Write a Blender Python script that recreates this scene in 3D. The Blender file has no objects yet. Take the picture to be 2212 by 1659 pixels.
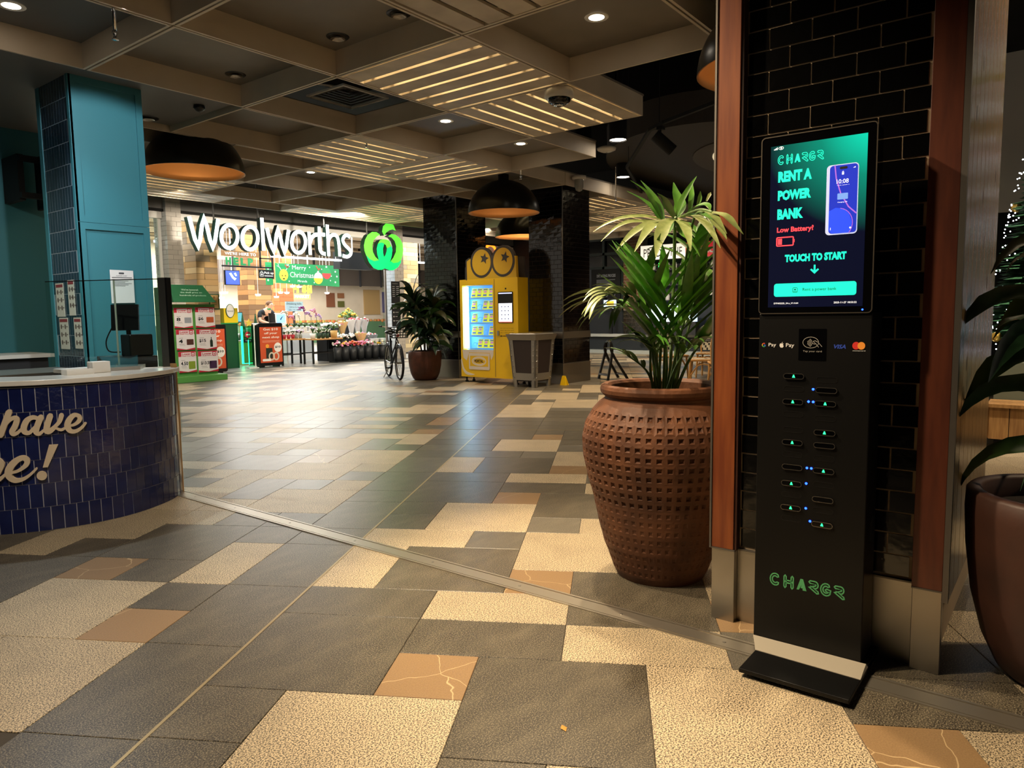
import bpy, math, random
from math import sin, cos, pi, radians, sqrt, atan2
from mathutils import Vector, Matrix, Quaternion
random.seed(11)
SC = bpy.context.scene
COL = SC.collection

# ------------------------------------------------------------------ camera
# world: Z up, X and Y along the building grid, camera foot at the origin
YAW, PITCH, ROLL = radians(37.79), radians(5.584), radians(.8206)
def _cam_axes():
    cp, sp, cr, sr = cos(PITCH), sin(PITCH), cos(ROLL), sin(ROLL)
    fwd = Vector((0, cp, -sp)); right = Vector((1, 0, 0)); down = Vector((0, -sp, -cp))
    r2 = cr * right + sr * down; d2 = -sr * right + cr * down
    ex = Vector((sin(YAW), cos(YAW), 0)); ey = Vector((sin(YAW - pi / 2), cos(YAW - pi / 2), 0)); ez = Vector((0, 0, 1))
    g = lambda a: Vector((a.dot(ex), a.dot(ey), a.dot(ez)))
    return g(r2), g(d2), g(fwd)
CR, CD, CF = _cam_axes()
CAMH = 1.25
camd = bpy.data.cameras.new('camera'); cam = bpy.data.objects.new('camera', camd); COL.objects.link(cam)
u_, b_ = -CD, -CF
cam.matrix_world = Matrix(((CR.x, u_.x, b_.x, 0), (CR.y, u_.y, b_.y, 0), (CR.z, u_.z, b_.z, CAMH), (0, 0, 0, 1)))
camd.sensor_width = 36; camd.lens = 1557.82 / 2212 * 36; camd.clip_start = .05; camd.clip_end = 200
SC.camera = cam
def proj(p):
    q = Vector(p) - Vector((0, 0, CAMH)); d = q.dot(CF)
    if d < .05: return None
    return 1106 + 1557.82 * q.dot(CR) / d, 829.5 + 1557.82 * q.dot(CD) / d, d

# ------------------------------------------------------------------ world, lights, exposure
w = bpy.data.worlds.new('world'); SC.world = w; w.use_nodes = True
w.node_tree.nodes['Background'].inputs[0].default_value = (1, .86, .70, 1)
w.node_tree.nodes['Background'].inputs[1].default_value = .27
SC.view_settings.view_transform = 'Standard'; SC.view_settings.look = 'None'
SC.view_settings.gamma = 1; SC.view_settings.use_curve_mapping = False
SC.view_settings.exposure = 1.0
WARM = (1, .77, .50); NEUT = (1, .86, .68); COOL = (.82, .93, 1)
def spot(name, loc, target, power, col=WARM, size=60, blend=.5, rad=.05):
    l = bpy.data.lights.new(name, 'SPOT'); l.energy = power; l.color = col; l.spot_size = radians(size); l.spot_blend = blend; l.shadow_soft_size = rad
    o = bpy.data.objects.new(name, l); COL.objects.link(o); o.location = loc
    o.rotation_euler = (Vector(target) - Vector(loc)).to_track_quat('-Z', 'Y').to_euler(); return o
def area(name, loc, target, power, col, sx, sy=None):
    l = bpy.data.lights.new(name, 'AREA'); l.energy = power; l.color = col; l.shape = 'RECTANGLE'; l.size = sx; l.size_y = sy or sx
    o = bpy.data.objects.new(name, l); COL.objects.link(o); o.location = loc
    o.rotation_euler = (Vector(target) - Vector(loc)).to_track_quat('-Z', 'Y').to_euler(); return o
# recessed ceiling spots plus added unseen fills (fittings that show are built further down)
spot('spot_light', (1.95, 2.55, 3.38), (2.95, 1.35, .8), 240, WARM, 72, .6, .035)
spot('spot_light', (3.55, 2.45, 3.38), (3.0, 1.4, .5), 230, WARM, 62, .6, .04)
spot('spot_light', (.9, 2.9, 3.38), (1.9, 4.75, .35), 95, NEUT, 80, .7, .05)  # unseen spot added to brighten the counter front
spot('spot_light', (1.15, 2.05, 3.38), (1.5, 1.0, 0), 230, WARM, 95, .8, .05)
spot('spot_light', (.3, 2.3, 3.38), (.6, 2.4, 0), 70, NEUT, 110, .8, .06)
spot('spot_light', (5.13, 3.08, 3.56), (5.13, 3.08, 0), 150, WARM, 100, .8, .05)
spot('spot_light', (6.63, 6.10, 3.56), (6.63, 6.10, 0), 130, NEUT, 110, .8, .05)
spot('spot_light', (8.13, 6.10, 3.56), (8.13, 6.10, 0), 130, WARM, 110, .8, .05)
spot('spot_light', (7.58, 9.99, 3.56), (7.58, 9.99, 0), 110, NEUT, 110, .8, .05)
spot('spot_light', (8.9, 5.0, 3.5), (9.2, 5.0, 0), 160, WARM, 90, .8, .05)
spot('spot_light', (11.7, 6.2, 3.45), (11.7, 5.4, 0), 220, WARM, 100, .8, .05)
spot('spot_light', (2.2, 6.41, 3.56), (2.2, 6.2, 0), 120, COOL, 120, .8, .05)
spot('spot_light', (2.5, 5.3, 3.38), (3.15, 7.3, 1.75), 120, (.92, .96, 1), 75, .25, .03)
spot('spot_light', (.6, 6.2, 3.38), (1.2, 8.5, .7), 130, NEUT, 100, .6, .05)
spot('spot_light', (8.7, 9.0, 3.38), (10.0, 8.3, .9), 70, NEUT, 60, .8, .06)
spot('spot_light', (6.0, 10.6, 3.38), (6.4, 11.4, 0), 150, COOL, 115, .8, .06)
spot('spot_light', (5.2, .2, 3.6), (5.5, -.2, 0), 130, WARM, 80, .8, .05)
spot('spot_light', (6.6, -.2, 4.6), (8.8, -.1, 1.6), 650, NEUT, 80, .8, .08)  # added in the void without a fitting, to light the tree
spot('spot_light', (16.5, 8.5, 3.5), (18.5, 9.0, 0), 350, NEUT, 120, .8, .08)
spot('spot_light', (10.2, 11.9, 3.33), (10.8, 15.2, 2.3), 330, NEUT, 120, .6, .06)  # unseen spot added to lift the dark fascia
spot('spot_light', (14.5, 11.9, 3.33), (15, 15.2, 2.3), 200, NEUT, 110, .6, .06)  # another unseen one, added for the right end of the shop front
spot('spot_light', (6.4, 11.9, 3.33), (7.2, 14.4, 1.2), 150, NEUT, 110, .6, .06)  # likewise added, for the left end of the shop front
spot('spot_light', (4.3, -.9, 3.6), (3.4, .3, .9), 110, WARM, 80, .7, .06)  # unseen spot added to brighten the pillar's side boards
# store interior: big fluorescent fields under its roof
area('store_light', (11.2, 17.6, 4.1), (11.2, 17.6, 0), 280, COOL, 6.5, 3.4)
area('store_light', (15.5, 24, 4.3), (15.5, 24, 0), 1900, (1, .93, .84), 9, 9)
area('store_light', (18.5, 17.6, 4.1), (18.5, 17.6, 0), 550, COOL, 5, 3.4)

# ------------------------------------------------------------------ mesh helpers
class MB:
    def __init__(s): s.v = []; s.f = []; s.m = []
    def add(s, vs, fs, mi=0):
        n = len(s.v); s.v += [tuple(a) for a in vs]; s.f += [tuple(i + n for i in f) for f in fs]; s.m += [mi] * len(fs); return s
    def box(s, x0, x1, y0, y1, z0, z1, mi=0):
        return s.add([(x0, y0, z0), (x1, y0, z0), (x1, y1, z0), (x0, y1, z0), (x0, y0, z1), (x1, y0, z1), (x1, y1, z1), (x0, y1, z1)],
                     [(0, 3, 2, 1), (4, 5, 6, 7), (0, 1, 5, 4), (1, 2, 6, 5), (2, 3, 7, 6), (3, 0, 4, 7)], mi)
    def hexa(s, lo, hi, mi=0):   # two quads (4 points each, same winding)
        return s.add(list(lo) + list(hi), [(0, 3, 2, 1), (4, 5, 6, 7), (0, 1, 5, 4), (1, 2, 6, 5), (2, 3, 7, 6), (3, 0, 4, 7)], mi)
    def prism(s, pts, fr, d0, d1, mi=0):   # 2-D outline in frame fr, extruded from d0 to d1
        n = len(pts); ar = sum(pts[i][0] * pts[(i + 1) % n][1] - pts[(i + 1) % n][0] * pts[i][1] for i in range(n))
        if ar < 0: pts = pts[::-1]
        vs = [fr(p[0], p[1], d0) for p in pts] + [fr(p[0], p[1], d1) for p in pts]
        return s.add(vs, [tuple(range(n))[::-1], tuple(range(n, 2 * n))] + [(i, (i + 1) % n, n + (i + 1) % n, n + i) for i in range(n)], mi)
    def flat(s, pts, fr, d, mi=0):
        n = len(pts); ar = sum(pts[i][0] * pts[(i + 1) % n][1] - pts[(i + 1) % n][0] * pts[i][1] for i in range(n))
        if ar < 0: pts = pts[::-1]
        return s.add([fr(p[0], p[1], d) for p in pts], [tuple(range(n))], mi)
    def rect(s, fr, u0, u1, v0, v1, d, mi=0): return s.flat([(u0, v0), (u1, v0), (u1, v1), (u0, v1)], fr, d, mi)
    def lathe(s, prof, c=(0, 0, 0), n=32, mi=0, cap0=False, cap1=False, ax=None):
        vs = []; fs = []
        for r, z in prof:
            for i in range(n):
                a = 2 * pi * i / n; vs.append((c[0] + r * cos(a), c[1] + r * sin(a), c[2] + z))
        for j in range(len(prof) - 1):
            for i in range(n):
                k = (i + 1) % n; fs.append((j * n + i, j * n + k, (j + 1) * n + k, (j + 1) * n + i))
        if cap0: fs.append(tuple(range(n))[::-1])
        if cap1: fs.append(tuple(range((len(prof) - 1) * n, len(prof) * n)))
        return s.add(vs, fs, mi)
    def tube(s, pts, r, n=8, mi=0, caps=True, closed=False):
        pts = [Vector(p) for p in pts]; m = len(pts); rs = r if isinstance(r, (list, tuple)) else [r] * m
        vs = []; fs = []; nrm = None
        for i, p in enumerate(pts):
            if closed: t = pts[(i + 1) % m] - pts[i - 1]
            else: t = pts[min(i + 1, m - 1)] - pts[max(i - 1, 0)]
            t.normalize()
            if nrm is None: nrm = t.orthogonal().normalized()
            else:
                nrm = nrm - t * nrm.dot(t)
                nrm = nrm.normalized() if nrm.length > 1e-6 else t.orthogonal().normalized()
            b = t.cross(nrm)
            for k in range(n):
                a = 2 * pi * k / n; vs.append(p + (nrm * cos(a) + b * sin(a)) * rs[i])
        for i in range(m if closed else m - 1):
            j = (i + 1) % m
            for k in range(n):
                l = (k + 1) % n; fs.append((i * n + k, i * n + l, j * n + l, j * n + k))
        if caps and not closed: fs += [tuple(range(n))[::-1], tuple(range((m - 1) * n, m * n))]
        return s.add(vs, fs, mi)
    def ball(s, c, r, n=12, m=8, mi=0, sz=1):
        pr = [(max(r * sin(pi * j / m), 1e-4), -r * sz * cos(pi * j / m)) for j in range(m + 1)]
        return s.lathe(pr, c, n, mi)
    def band(s, path, width, fr, d0, d1, closed=False, mi=0, round_end=True):   # flat stroke with mitred corners, extruded
        P = [Vector((p[0], p[1])) for p in path]; n = len(P); W = [p[2] if len(p) > 2 else width for p in path]
        L = []; R = []
        for i in range(n):
            a = P[i - 1] if (closed or i > 0) else None; b = P[(i + 1) % n] if (closed or i < n - 1) else None
            t1 = (P[i] - a).normalized() if a is not None else None; t2 = (b - P[i]).normalized() if b is not None else None
            if t1 is None: t1 = t2
            if t2 is None: t2 = t1
            n1 = Vector((-t1.y, t1.x)); n2 = Vector((-t2.y, t2.x)); m_ = n1 + n2
            m_ = m_.normalized() if m_.length > 1e-6 else n1
            k = 1 / max(m_.dot(n1), .45); L.append(P[i] + m_ * W[i] / 2 * k); R.append(P[i] - m_ * W[i] / 2 * k)
        if not closed and round_end:
            def cap(i, t):
                nn = Vector((-t.y, t.x)); return [P[i] + (nn * cos(a) + t * sin(a)) * W[i] / 2 for a in (pi * .3, pi * .5, pi * .7)]
            t0 = (P[0] - P[1]).normalized(); t1 = (P[-1] - P[-2]).normalized()
            e1 = cap(n - 1, t1); e0 = cap(0, t0)
        vs = []; fs = []
        for i in range(n): vs += [fr(L[i].x, L[i].y, d0), fr(R[i].x, R[i].y, d0), fr(L[i].x, L[i].y, d1), fr(R[i].x, R[i].y, d1)]
        for i in range(n if closed else n - 1):
            a, b = 4 * i, 4 * ((i + 1) % n)
            fs += [(a + 2, a + 3, b + 3, b + 2), (a + 1, a, b, b + 1), (a, a + 2, b + 2, b), (a + 3, a + 1, b + 1, b + 3)]
        if not closed:
            for i, e in ((0, e0 if round_end else None), (n - 1, e1 if round_end else None)):
                a = 4 * i
                if e:
                    k = len(vs); ee = e if i else e
                    for q in ee: vs += [fr(q.x, q.y, d0), fr(q.x, q.y, d1)]
                    st, en = (a, a + 1) if i else (a + 1, a)
                    ring0 = [st, k, k + 2, k + 4, en]; ring1 = [st + 2, k + 1, k + 3, k + 5, en + 2]
                    fs += [tuple(ring1[::-1]), tuple(ring0)] + [(ring0[q], ring1[q], ring1[q + 1], ring0[q + 1]) for q in range(4)]
                else: fs.append((a, a + 1, a + 3, a + 2) if i else (a + 1, a, a + 2, a + 3))
        return s.add(vs, fs, mi)
    def blade(s, pts, widths, up=(0, 0, 1), fold=.25, mi=0):   # leaf: spine points, half widths, folded along the spine
        pts = [Vector(p) for p in pts]; up = Vector(up); vs = []; fs = []; m = len(pts)
        for i, p in enumerate(pts):
            t = (pts[min(i + 1, m - 1)] - pts[max(i - 1, 0)]).normalized(); sd = t.cross(up)
            sd = sd.normalized() if sd.length > 1e-4 else t.orthogonal().normalized()
            nn = sd.cross(t); w_ = widths[i]
            vs += [p - sd * w_ + nn * w_ * fold, p, p + sd * w_ + nn * w_ * fold]
        for i in range(m - 1):
            a = 3 * i; fs += [(a, a + 1, a + 4, a + 3), (a + 1, a + 2, a + 5, a + 4)]
        return s.add(vs, fs, mi)

class Fr:   # a flat frame: origin, right, up, outwards
    def __init__(s, o, U, V, N): s.o = Vector(o); s.U = Vector(U); s.V = Vector(V); s.N = Vector(N)
    def __call__(s, u, v, d=0): return tuple(s.o + s.U * u + s.V * v + s.N * d)

def root_of(p):
    o = Vector((0, 0, 0))
    while p is not None: o += p.location; p = p.parent
    return o
def setp(o, label=None, cat=None, group=None, kind=None):
    for k, v in (('label', label), ('category', cat), ('group', group), ('kind', kind)):
        if v: o[k] = v
    return o
def meshof(mb, mats, smooth=False, name='m', org=(0, 0, 0)):
    me = bpy.data.meshes.new(name); ox, oy, oz = org
    me.from_pydata([(a - ox, b - oy, c - oz) for a, b, c in mb.v], [], mb.f)
    for m in (mats if isinstance(mats, (list, tuple)) else [mats]): me.materials.append(m)
    if any(mb.m): me.polygons.foreach_set('material_index', mb.m)
    if smooth: me.polygons.foreach_set('use_smooth', [True] * len(me.polygons))
    me.update(); return me
def obj(name, mb, mats, parent=None, label=None, cat=None, group=None, kind=None, smooth=False, bev=0, seg=2, angle=None):
    o = bpy.data.objects.new(name, meshof(mb, mats, smooth, name, root_of(parent))); COL.objects.link(o)
    if parent: o.parent = parent
    if bev:
        b = o.modifiers.new('b', 'BEVEL'); b.width = bev; b.segments = seg; b.limit_method = 'ANGLE'; b.angle_limit = radians(35)
    return setp(o, label, cat, group, kind)
def inst(name, me, loc, parent=None, rot=0, scale=None):
    o = bpy.data.objects.new(name, me); COL.objects.link(o)
    if parent: o.parent = parent
    o.location = Vector(loc) - root_of(parent)
    if rot: o.rotation_euler = (0, 0, rot) if not isinstance(rot, tuple) else rot
    if scale: o.scale = scale
    return o
def thing(name, label, cat, loc=(0, 0, 0), group=None, kind=None):
    o = bpy.data.objects.new(name, None); COL.objects.link(o); o.location = loc; o.empty_display_size = .1
    return setp(o, label, cat, group, kind)
def dup(root, loc=None, rotz=None, label=None, group=None):
    def cp(o, par):
        c = o.copy(); COL.objects.link(c)
        if par: c.parent = par
        for ch in list(o.children): cp(ch, c)
        return c
    r = cp(root, None)
    if loc is not None: r.location = loc
    if rotz is not None: r.rotation_euler = (0, 0, rotz)
    if label: r['label'] = label
    if group: r['group'] = group
    return r
_tc = {}
def textmesh(s, bold=0., shear=0.):
    k = (s, bold, shear)
    if k not in _tc:
        c = bpy.data.curves.new('t', 'FONT'); c.body = s; c.size = 1; c.offset = bold; c.shear = shear; c.resolution_u = 2
        o = bpy.data.objects.new('t', c); m = bpy.data.meshes.new_from_object(o)
        vs = [(v.co.x, v.co.y) for v in m.vertices]; fs = [tuple(p.vertices) for p in m.polygons]
        bpy.data.objects.remove(o); bpy.data.meshes.remove(m); bpy.data.curves.remove(c)
        x0 = min(v[0] for v in vs); x1 = max(v[0] for v in vs); y0 = min(v[1] for v in vs); y1 = max(v[1] for v in vs)
        _tc[k] = ([((x - x0) / (x1 - x0), (y - y0) / (y1 - y0)) for x, y in vs], fs, (x1 - x0) / (y1 - y0))
    return _tc[k]
def text(mb, s, fr, u0, u1, v0, v1, d, bold=0., shear=0., mi=0):   # lettering fitted to a rectangle
    vs, fs, asp = textmesh(s, bold, shear)
    if u1 is None: u1 = u0 + (v1 - v0) * asp
    mb.add([fr(u0 + x * (u1 - u0), v0 + y * (v1 - v0), d) for x, y in vs], fs, mi)
def arc(cx, cy, rx, ry, a0, a1, n=12):
    return [(cx + rx * cos(a0 + (a1 - a0) * i / n), cy + ry * sin(a0 + (a1 - a0) * i / n)) for i in range(n + 1)]
def circ(cx, cy, rx, ry=None, n=20): return arc(cx, cy, rx, ry or rx, 0, 2 * pi * (1 - 1 / n), n - 1)
def rrect(u0, u1, v0, v1, r, n=4):
    return arc(u1 - r, v1 - r, r, r, 0, pi / 2, n) + arc(u0 + r, v1 - r, r, r, pi / 2, pi, n) + arc(u0 + r, v0 + r, r, r, pi, 1.5 * pi, n) + arc(u1 - r, v0 + r, r, r, 1.5 * pi, 2 * pi, n)
def smooth_path(P, n=5, closed=False):
    out = []; m = len(P); dim = len(P[0])
    for i in range(m if closed else m - 1):
        g = lambda k: P[k % m] if closed else P[min(max(k, 0), m - 1)]
        p0, p1, p2, p3 = g(i - 1), g(i), g(i + 1), g(i + 2)
        for j in range(n):
            t = j / n
            out.append(tuple(.5 * (2 * p1[q] + (p2[q] - p0[q]) * t + (2 * p0[q] - 5 * p1[q] + 4 * p2[q] - p3[q]) * t * t + (3 * p1[q] - p0[q] - 3 * p2[q] + p3[q]) * t ** 3) for q in range(dim)))
    if not closed: out.append(tuple(P[-1]))
    return out

# ------------------------------------------------------------------ materials
def lin(h):
    if not isinstance(h, str): return (*h[:3], 1)
    h = h.lstrip('#'); c = [int(h[i:i + 2], 16) / 255 for i in (0, 2, 4)]
    return (*[x / 12.92 if x <= .04045 else ((x + .055) / 1.055) ** 2.4 for x in c], 1)
MATS = {}
def mat(name, col='#808080', rough=.5, metal=0, es=0, ecol=None, spec=.5, coat=0, col2=None, vs=4, stretch=None, bump=0, bs=60, trans=0, rand=0, ior=1.45, bstretch=None, detail=3, ramp=(.35, .65)):
    if name in MATS: return MATS[name]
    m = bpy.data.materials.new(name); m.use_nodes = True; nt = m.node_tree; N = nt.nodes; L = nt.links; b = N['Principled BSDF']
    b.inputs['Base Color'].default_value = lin(col); b.inputs['Roughness'].default_value = rough; b.inputs['Metallic'].default_value = metal
    b.inputs['Specular IOR Level'].default_value = spec; b.inputs['Coat Weight'].default_value = coat; b.inputs['Coat Roughness'].default_value = .08
    b.inputs['Transmission Weight'].default_value = trans; b.inputs['IOR'].default_value = ior
    if es: b.inputs['Emission Color'].default_value = lin(ecol or col); b.inputs['Emission Strength'].default_value = es
    src = None
    if col2 or bump or rand:
        geo = N.new('ShaderNodeNewGeometry')
        def noise(scale, st, det):
            mp = N.new('ShaderNodeMapping'); mp.inputs['Scale'].default_value = st or (1, 1, 1); L.new(geo.outputs['Position'], mp.inputs['Vector'])
            n = N.new('ShaderNodeTexNoise'); n.inputs['Scale'].default_value = scale; n.inputs['Detail'].default_value = det; L.new(mp.outputs[0], n.inputs['Vector']); return n
        if col2:
            n = noise(vs, stretch, detail); r = N.new('ShaderNodeValToRGB'); L.new(n.outputs['Fac'], r.inputs[0])
            r.color_ramp.elements[0].position, r.color_ramp.elements[1].position = ramp
            r.color_ramp.elements[0].color = lin(col); r.color_ramp.elements[1].color = lin(col2); src = r.outputs[0]
        if rand:
            oi = N.new('ShaderNodeObjectInfo'); hv = N.new('ShaderNodeHueSaturation'); mr = N.new('ShaderNodeMapRange')
            mr.inputs[3].default_value = 1 - rand; mr.inputs[4].default_value = 1 + rand; L.new(oi.outputs['Random'], mr.inputs[0]); L.new(mr.outputs[0], hv.inputs['Value'])
            if src: L.new(src, hv.inputs['Color'])
            else: hv.inputs['Color'].default_value = lin(col)
            src = hv.outputs[0]
        if src: L.new(src, b.inputs['Base Color'])
        if bump:
            n = noise(bs, bstretch, 3); bp = N.new('ShaderNodeBump'); bp.inputs['Strength'].default_value = bump; bp.inputs['Distance'].default_value = .01
            L.new(n.outputs['Fac'], bp.inputs['Height']); L.new(bp.outputs[0], b.inputs['Normal'])
    MATS[name] = m; return m
def glassmat(name, tint=(.9, 1, .97), rough=0., fres=.5):
    if name in MATS: return MATS[name]
    m = bpy.data.materials.new(name); m.use_nodes = True; nt = m.node_tree; N = nt.nodes; L = nt.links; N.remove(N['Principled BSDF'])
    t = N.new('ShaderNodeBsdfTransparent'); t.inputs[0].default_value = (*tint, 1); g = N.new('ShaderNodeBsdfGlossy'); g.inputs['Roughness'].default_value = rough
    lw = N.new('ShaderNodeLayerWeight'); lw.inputs[0].default_value = .5; pw = N.new('ShaderNodeMath'); pw.operation = 'POWER'; pw.inputs[1].default_value = 4; L.new(lw.outputs['Facing'], pw.inputs[0])
    f = N.new('ShaderNodeMath'); f.operation = 'MULTIPLY_ADD'; f.inputs[1].default_value = .8; f.inputs[2].default_value = .035; L.new(pw.outputs[0], f.inputs[0]); x = N.new('ShaderNodeMixShader')
    L.new(f.outputs[0], x.inputs[0]); L.new(t.outputs[0], x.inputs[1]); L.new(g.outputs[0], x.inputs[2]); L.new(x.outputs[0], N['Material Output'].inputs[0])
    MATS[name] = m; return m
def stone(name, c1, c2, scale, rough, lo=.42, hi=.58, streak=None, veins=None, rand=.12, bump=.12, bs=120):
    m = bpy.data.materials.new(name); m.use_nodes = True; nt = m.node_tree; N = nt.nodes; L = nt.links; b = N['Principled BSDF']
    geo = N.new('ShaderNodeNewGeometry'); n = N.new('ShaderNodeTexNoise'); n.inputs['Scale'].default_value = scale; n.inputs['Detail'].default_value = 2; n.inputs['Roughness'].default_value = .6
    L.new(geo.outputs['Position'], n.inputs['Vector']); r = N.new('ShaderNodeValToRGB'); L.new(n.outputs['Fac'], r.inputs[0])
    r.color_ramp.elements[0].position = lo; r.color_ramp.elements[1].position = hi; r.color_ramp.elements[0].color = lin(c1); r.color_ramp.elements[1].color = lin(c2)
    out = r.outputs[0]
    def mix(fac, col, mode='MIX'):
        nonlocal out
        x = N.new('ShaderNodeMix'); x.data_type = 'RGBA'; x.blend_type = mode; L.new(fac, x.inputs[0]); L.new(out, x.inputs[6]); x.inputs[7].default_value = lin(col); out = x.outputs[2]
    n2 = N.new('ShaderNodeTexNoise'); n2.inputs['Scale'].default_value = 5; n2.inputs['Detail'].default_value = 5
    mp = N.new('ShaderNodeMapping'); mp.inputs['Rotation'].default_value = (0, 0, radians(60)); mp.inputs['Scale'].default_value = streak or (1, 1, 1)
    L.new(geo.outputs['Position'], mp.inputs[0]); L.new(mp.outputs[0], n2.inputs['Vector'])
    mr = N.new('ShaderNodeMapRange'); mr.inputs[1].default_value = .45; mr.inputs[2].default_value = .75; mr.inputs[4].default_value = .22; L.new(n2.outputs['Fac'], mr.inputs[0])
    mix(mr.outputs[0], c2 if streak else c1)
    if veins:
        v = N.new('ShaderNodeTexVoronoi'); v.feature = 'DISTANCE_TO_EDGE'; v.inputs['Scale'].default_value = 2.3
        nd = N.new('ShaderNodeTexNoise'); nd.inputs['Scale'].default_value = 9; ad = N.new('ShaderNodeMix'); ad.data_type = 'VECTOR'; ad.inputs[0].default_value = .05
        L.new(geo.outputs['Position'], nd.inputs['Vector']); L.new(geo.outputs['Position'], ad.inputs[4]); L.new(nd.outputs['Color'], ad.inputs[5]); L.new(ad.outputs[1], v.inputs['Vector'])
        vr = N.new('ShaderNodeMapRange'); vr.inputs[1].default_value = 0; vr.inputs[2].default_value = .0045; vr.inputs[3].default_value = .6; vr.inputs[4].default_value = 0; L.new(v.outputs[0], vr.inputs[0])
        mix(vr.outputs[0], veins)
    oi = N.new('ShaderNodeObjectInfo'); hv = N.new('ShaderNodeHueSaturation'); mr2 = N.new('ShaderNodeMapRange'); mr2.inputs[3].default_value = 1 - rand; mr2.inputs[4].default_value = 1 + rand
    L.new(oi.outputs['Random'], mr2.inputs[0]); L.new(mr2.outputs[0], hv.inputs['Value']); L.new(out, hv.inputs['Color']); L.new(hv.outputs[0], b.inputs['Base Color'])
    b.inputs['Roughness'].default_value = rough
    nb = N.new('ShaderNodeTexNoise'); nb.inputs['Scale'].default_value = bs; nb.inputs['Detail'].default_value = 4; L.new(geo.outputs['Position'], nb.inputs['Vector'])
    bp = N.new('ShaderNodeBump'); bp.inputs['Strength'].default_value = bump; bp.inputs['Distance'].default_value = .004; L.new(nb.outputs['Fac'], bp.inputs['Height']); L.new(bp.outputs[0], b.inputs['Normal'])
    MATS[name] = m; return m

m_black = mat('black_satin', '#0b0b0c', .35)
m_blackm = mat('black_matt', '#0a0a0a', .75)
m_steel = mat('brushed_steel', '#a8a49c', .34, 1, bump=.05, bs=8, bstretch=(1, 1, 60))
m_alu = mat('aluminium', '#b5aea0', .36, .88)
m_chrome = mat('chrome', '#d8d8d8', .12, 1)
m_white = mat('white_paint', '#e8e6e0', .5)
m_leaf = mat('leaf_green', '#22441b', .38, col2='#3a6125', vs=9)
m_leafd = mat('leaf_dark', '#172c19', .35, col2='#26432a', vs=14)
m_terra = mat('terracotta', '#633c22', .66, col2='#4a2a16', vs=7, bump=.25, bs=40)
m_potb = mat('brown_pot', '#5a3121', .55, col2='#432417', vs=6, bump=.1, bs=30)
m_soil = mat('soil', '#1b130d', .95, bump=.8, bs=60)
m_dark = mat('dark_grey', '#26272a', .6)
# ================================================================== FLOOR
BX, BY = Vector((.5, -.8660254, 0)), Vector((.8660254, .5, 0))      # across / along the floor tiling
ROTF = -pi / 3
tL = stone('granite_light', '#4a4237', '#cbb998', 200, .42, .435, .545, bump=.0)
tD = stone('slate_dark', '#2b2721', '#8b816c', 210, .36, .46, .68, streak=(1, 2.5, 1), bump=.05, bs=200)
tT = stone('limestone_tan', '#7b6245', '#8f7452', 200, .36, .3, .7, veins='#e0c79a', rand=.08)
tG = stone('slate_grey', '#4b473f', '#8d8574', 230, .36, .46, .70, streak=(1, 4, 1), bump=.05, bs=200)
TM = {'L': tL, 'D': tD, 'T': tT, 'G': tG}
m_grout = mat('grout', '#3a352e', .8)
fl = MB().box(-14, 34, -22, 40, -.12, -.004)
floor = obj('floor', fl, m_grout, kind='structure')
A0, DA = 2.493, .303
BR = lambda m: -1.381 + .3011 * m           # right of the long brass joint
BL = lambda n: -1.784 + .303 * (n + 1)      # left of it (n <= -1)
tiles = []                                  # (b0, b1, a0, a1, colour)
occR, occL = {}, {}
def putR(m, n, k, l, c):
    tiles.append((BR(m), BR(m + n), A0 + DA * k, A0 + DA * (k + l), c))
    for i in range(n):
        for j in range(l): occR[(m + i, k + j)] = 1
def putL(m, n, k, l, c):
    tiles.append((BL(m), BL(m + n), A0 - .025 + DA * k, A0 - .025 + DA * (k + l), c))
    for i in range(n):
        for j in range(l): occL[(m + i, k + j)] = 1
for t in [(1, 2, 13, 2, 'L'), (2, 1, 15, 1, 'T'), (0, 1, 10, 2, 'L'), (2, 1, 12, 1, 'G'), (1, 2, 10, 2, 'D'), (3, 1, 11, 2, 'L'), (3, 1, 10, 1, 'T'), (2, 2, 9, 1, 'L'), (0, 2, 9, 1, 'D'),
          (2, 2, 8, 1, 'D'), (4, 1, 8, 1, 'L'), (2, 1, 7, 1, 'T'), (0, 2, 7, 2, 'D'), (1, 2, 5, 2, 'L'), (3, 2, 6, 2, 'D'), (3, 1, 5, 1, 'G'), (4, 1, 5, 1, 'L'), (0, 1, 6, 1, 'D'), (0, 1, 5, 1, 'D'), (0, 2, 4, 1, 'L'),
          (2, 1, 4, 1, 'G'), (3, 2, 3, 2, 'L'), (1, 2, 2, 2, 'D'), (0, 1, 2, 2, 'L'), (3, 1, 2, 1, 'T'), (4, 2, 1, 2, 'D'), (2, 2, 1, 1, 'L'), (0, 2, 1, 1, 'D'), (0, 2, -1, 2, 'D'), (2, 2, 0, 1, 'D'), (4, 2, 0, 1, 'L'),
          (6, 1, 1, 1, 'T'), (6, 1, 0, 1, 'G'), (2, 1, -1, 1, 'T'), (3, 2, -2, 2, 'D'), (5, 2, -2, 2, 'L'), (7, 1, -2, 1, 'T'), (7, 2, -1, 1, 'D'), (8, 1, -2, 1, 'L'), (1, 2, -3, 2, 'L'), (3, 1, -3, 1, 'D'), (4, 1, -3, 1, 'L'), (0, 1, -2, 1, 'D'), (0, 1, -3, 1, 'D'),
          (5, 2, -3, 1, 'L'), (0, 2, 15, 2, 'D'), (2, 1, 16, 1, 'D'), (0, 1, 13, 1, 'D'), (0, 1, 14, 1, 'D'), (0, 2, 12, 1, 'D'), (3, 1, 15, 1, 'D'), (3, 2, 14, 1, 'D'), (3, 1, 13, 1, 'G'), (3, 3, 16, 1, 'D')]: putR(*t)
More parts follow.
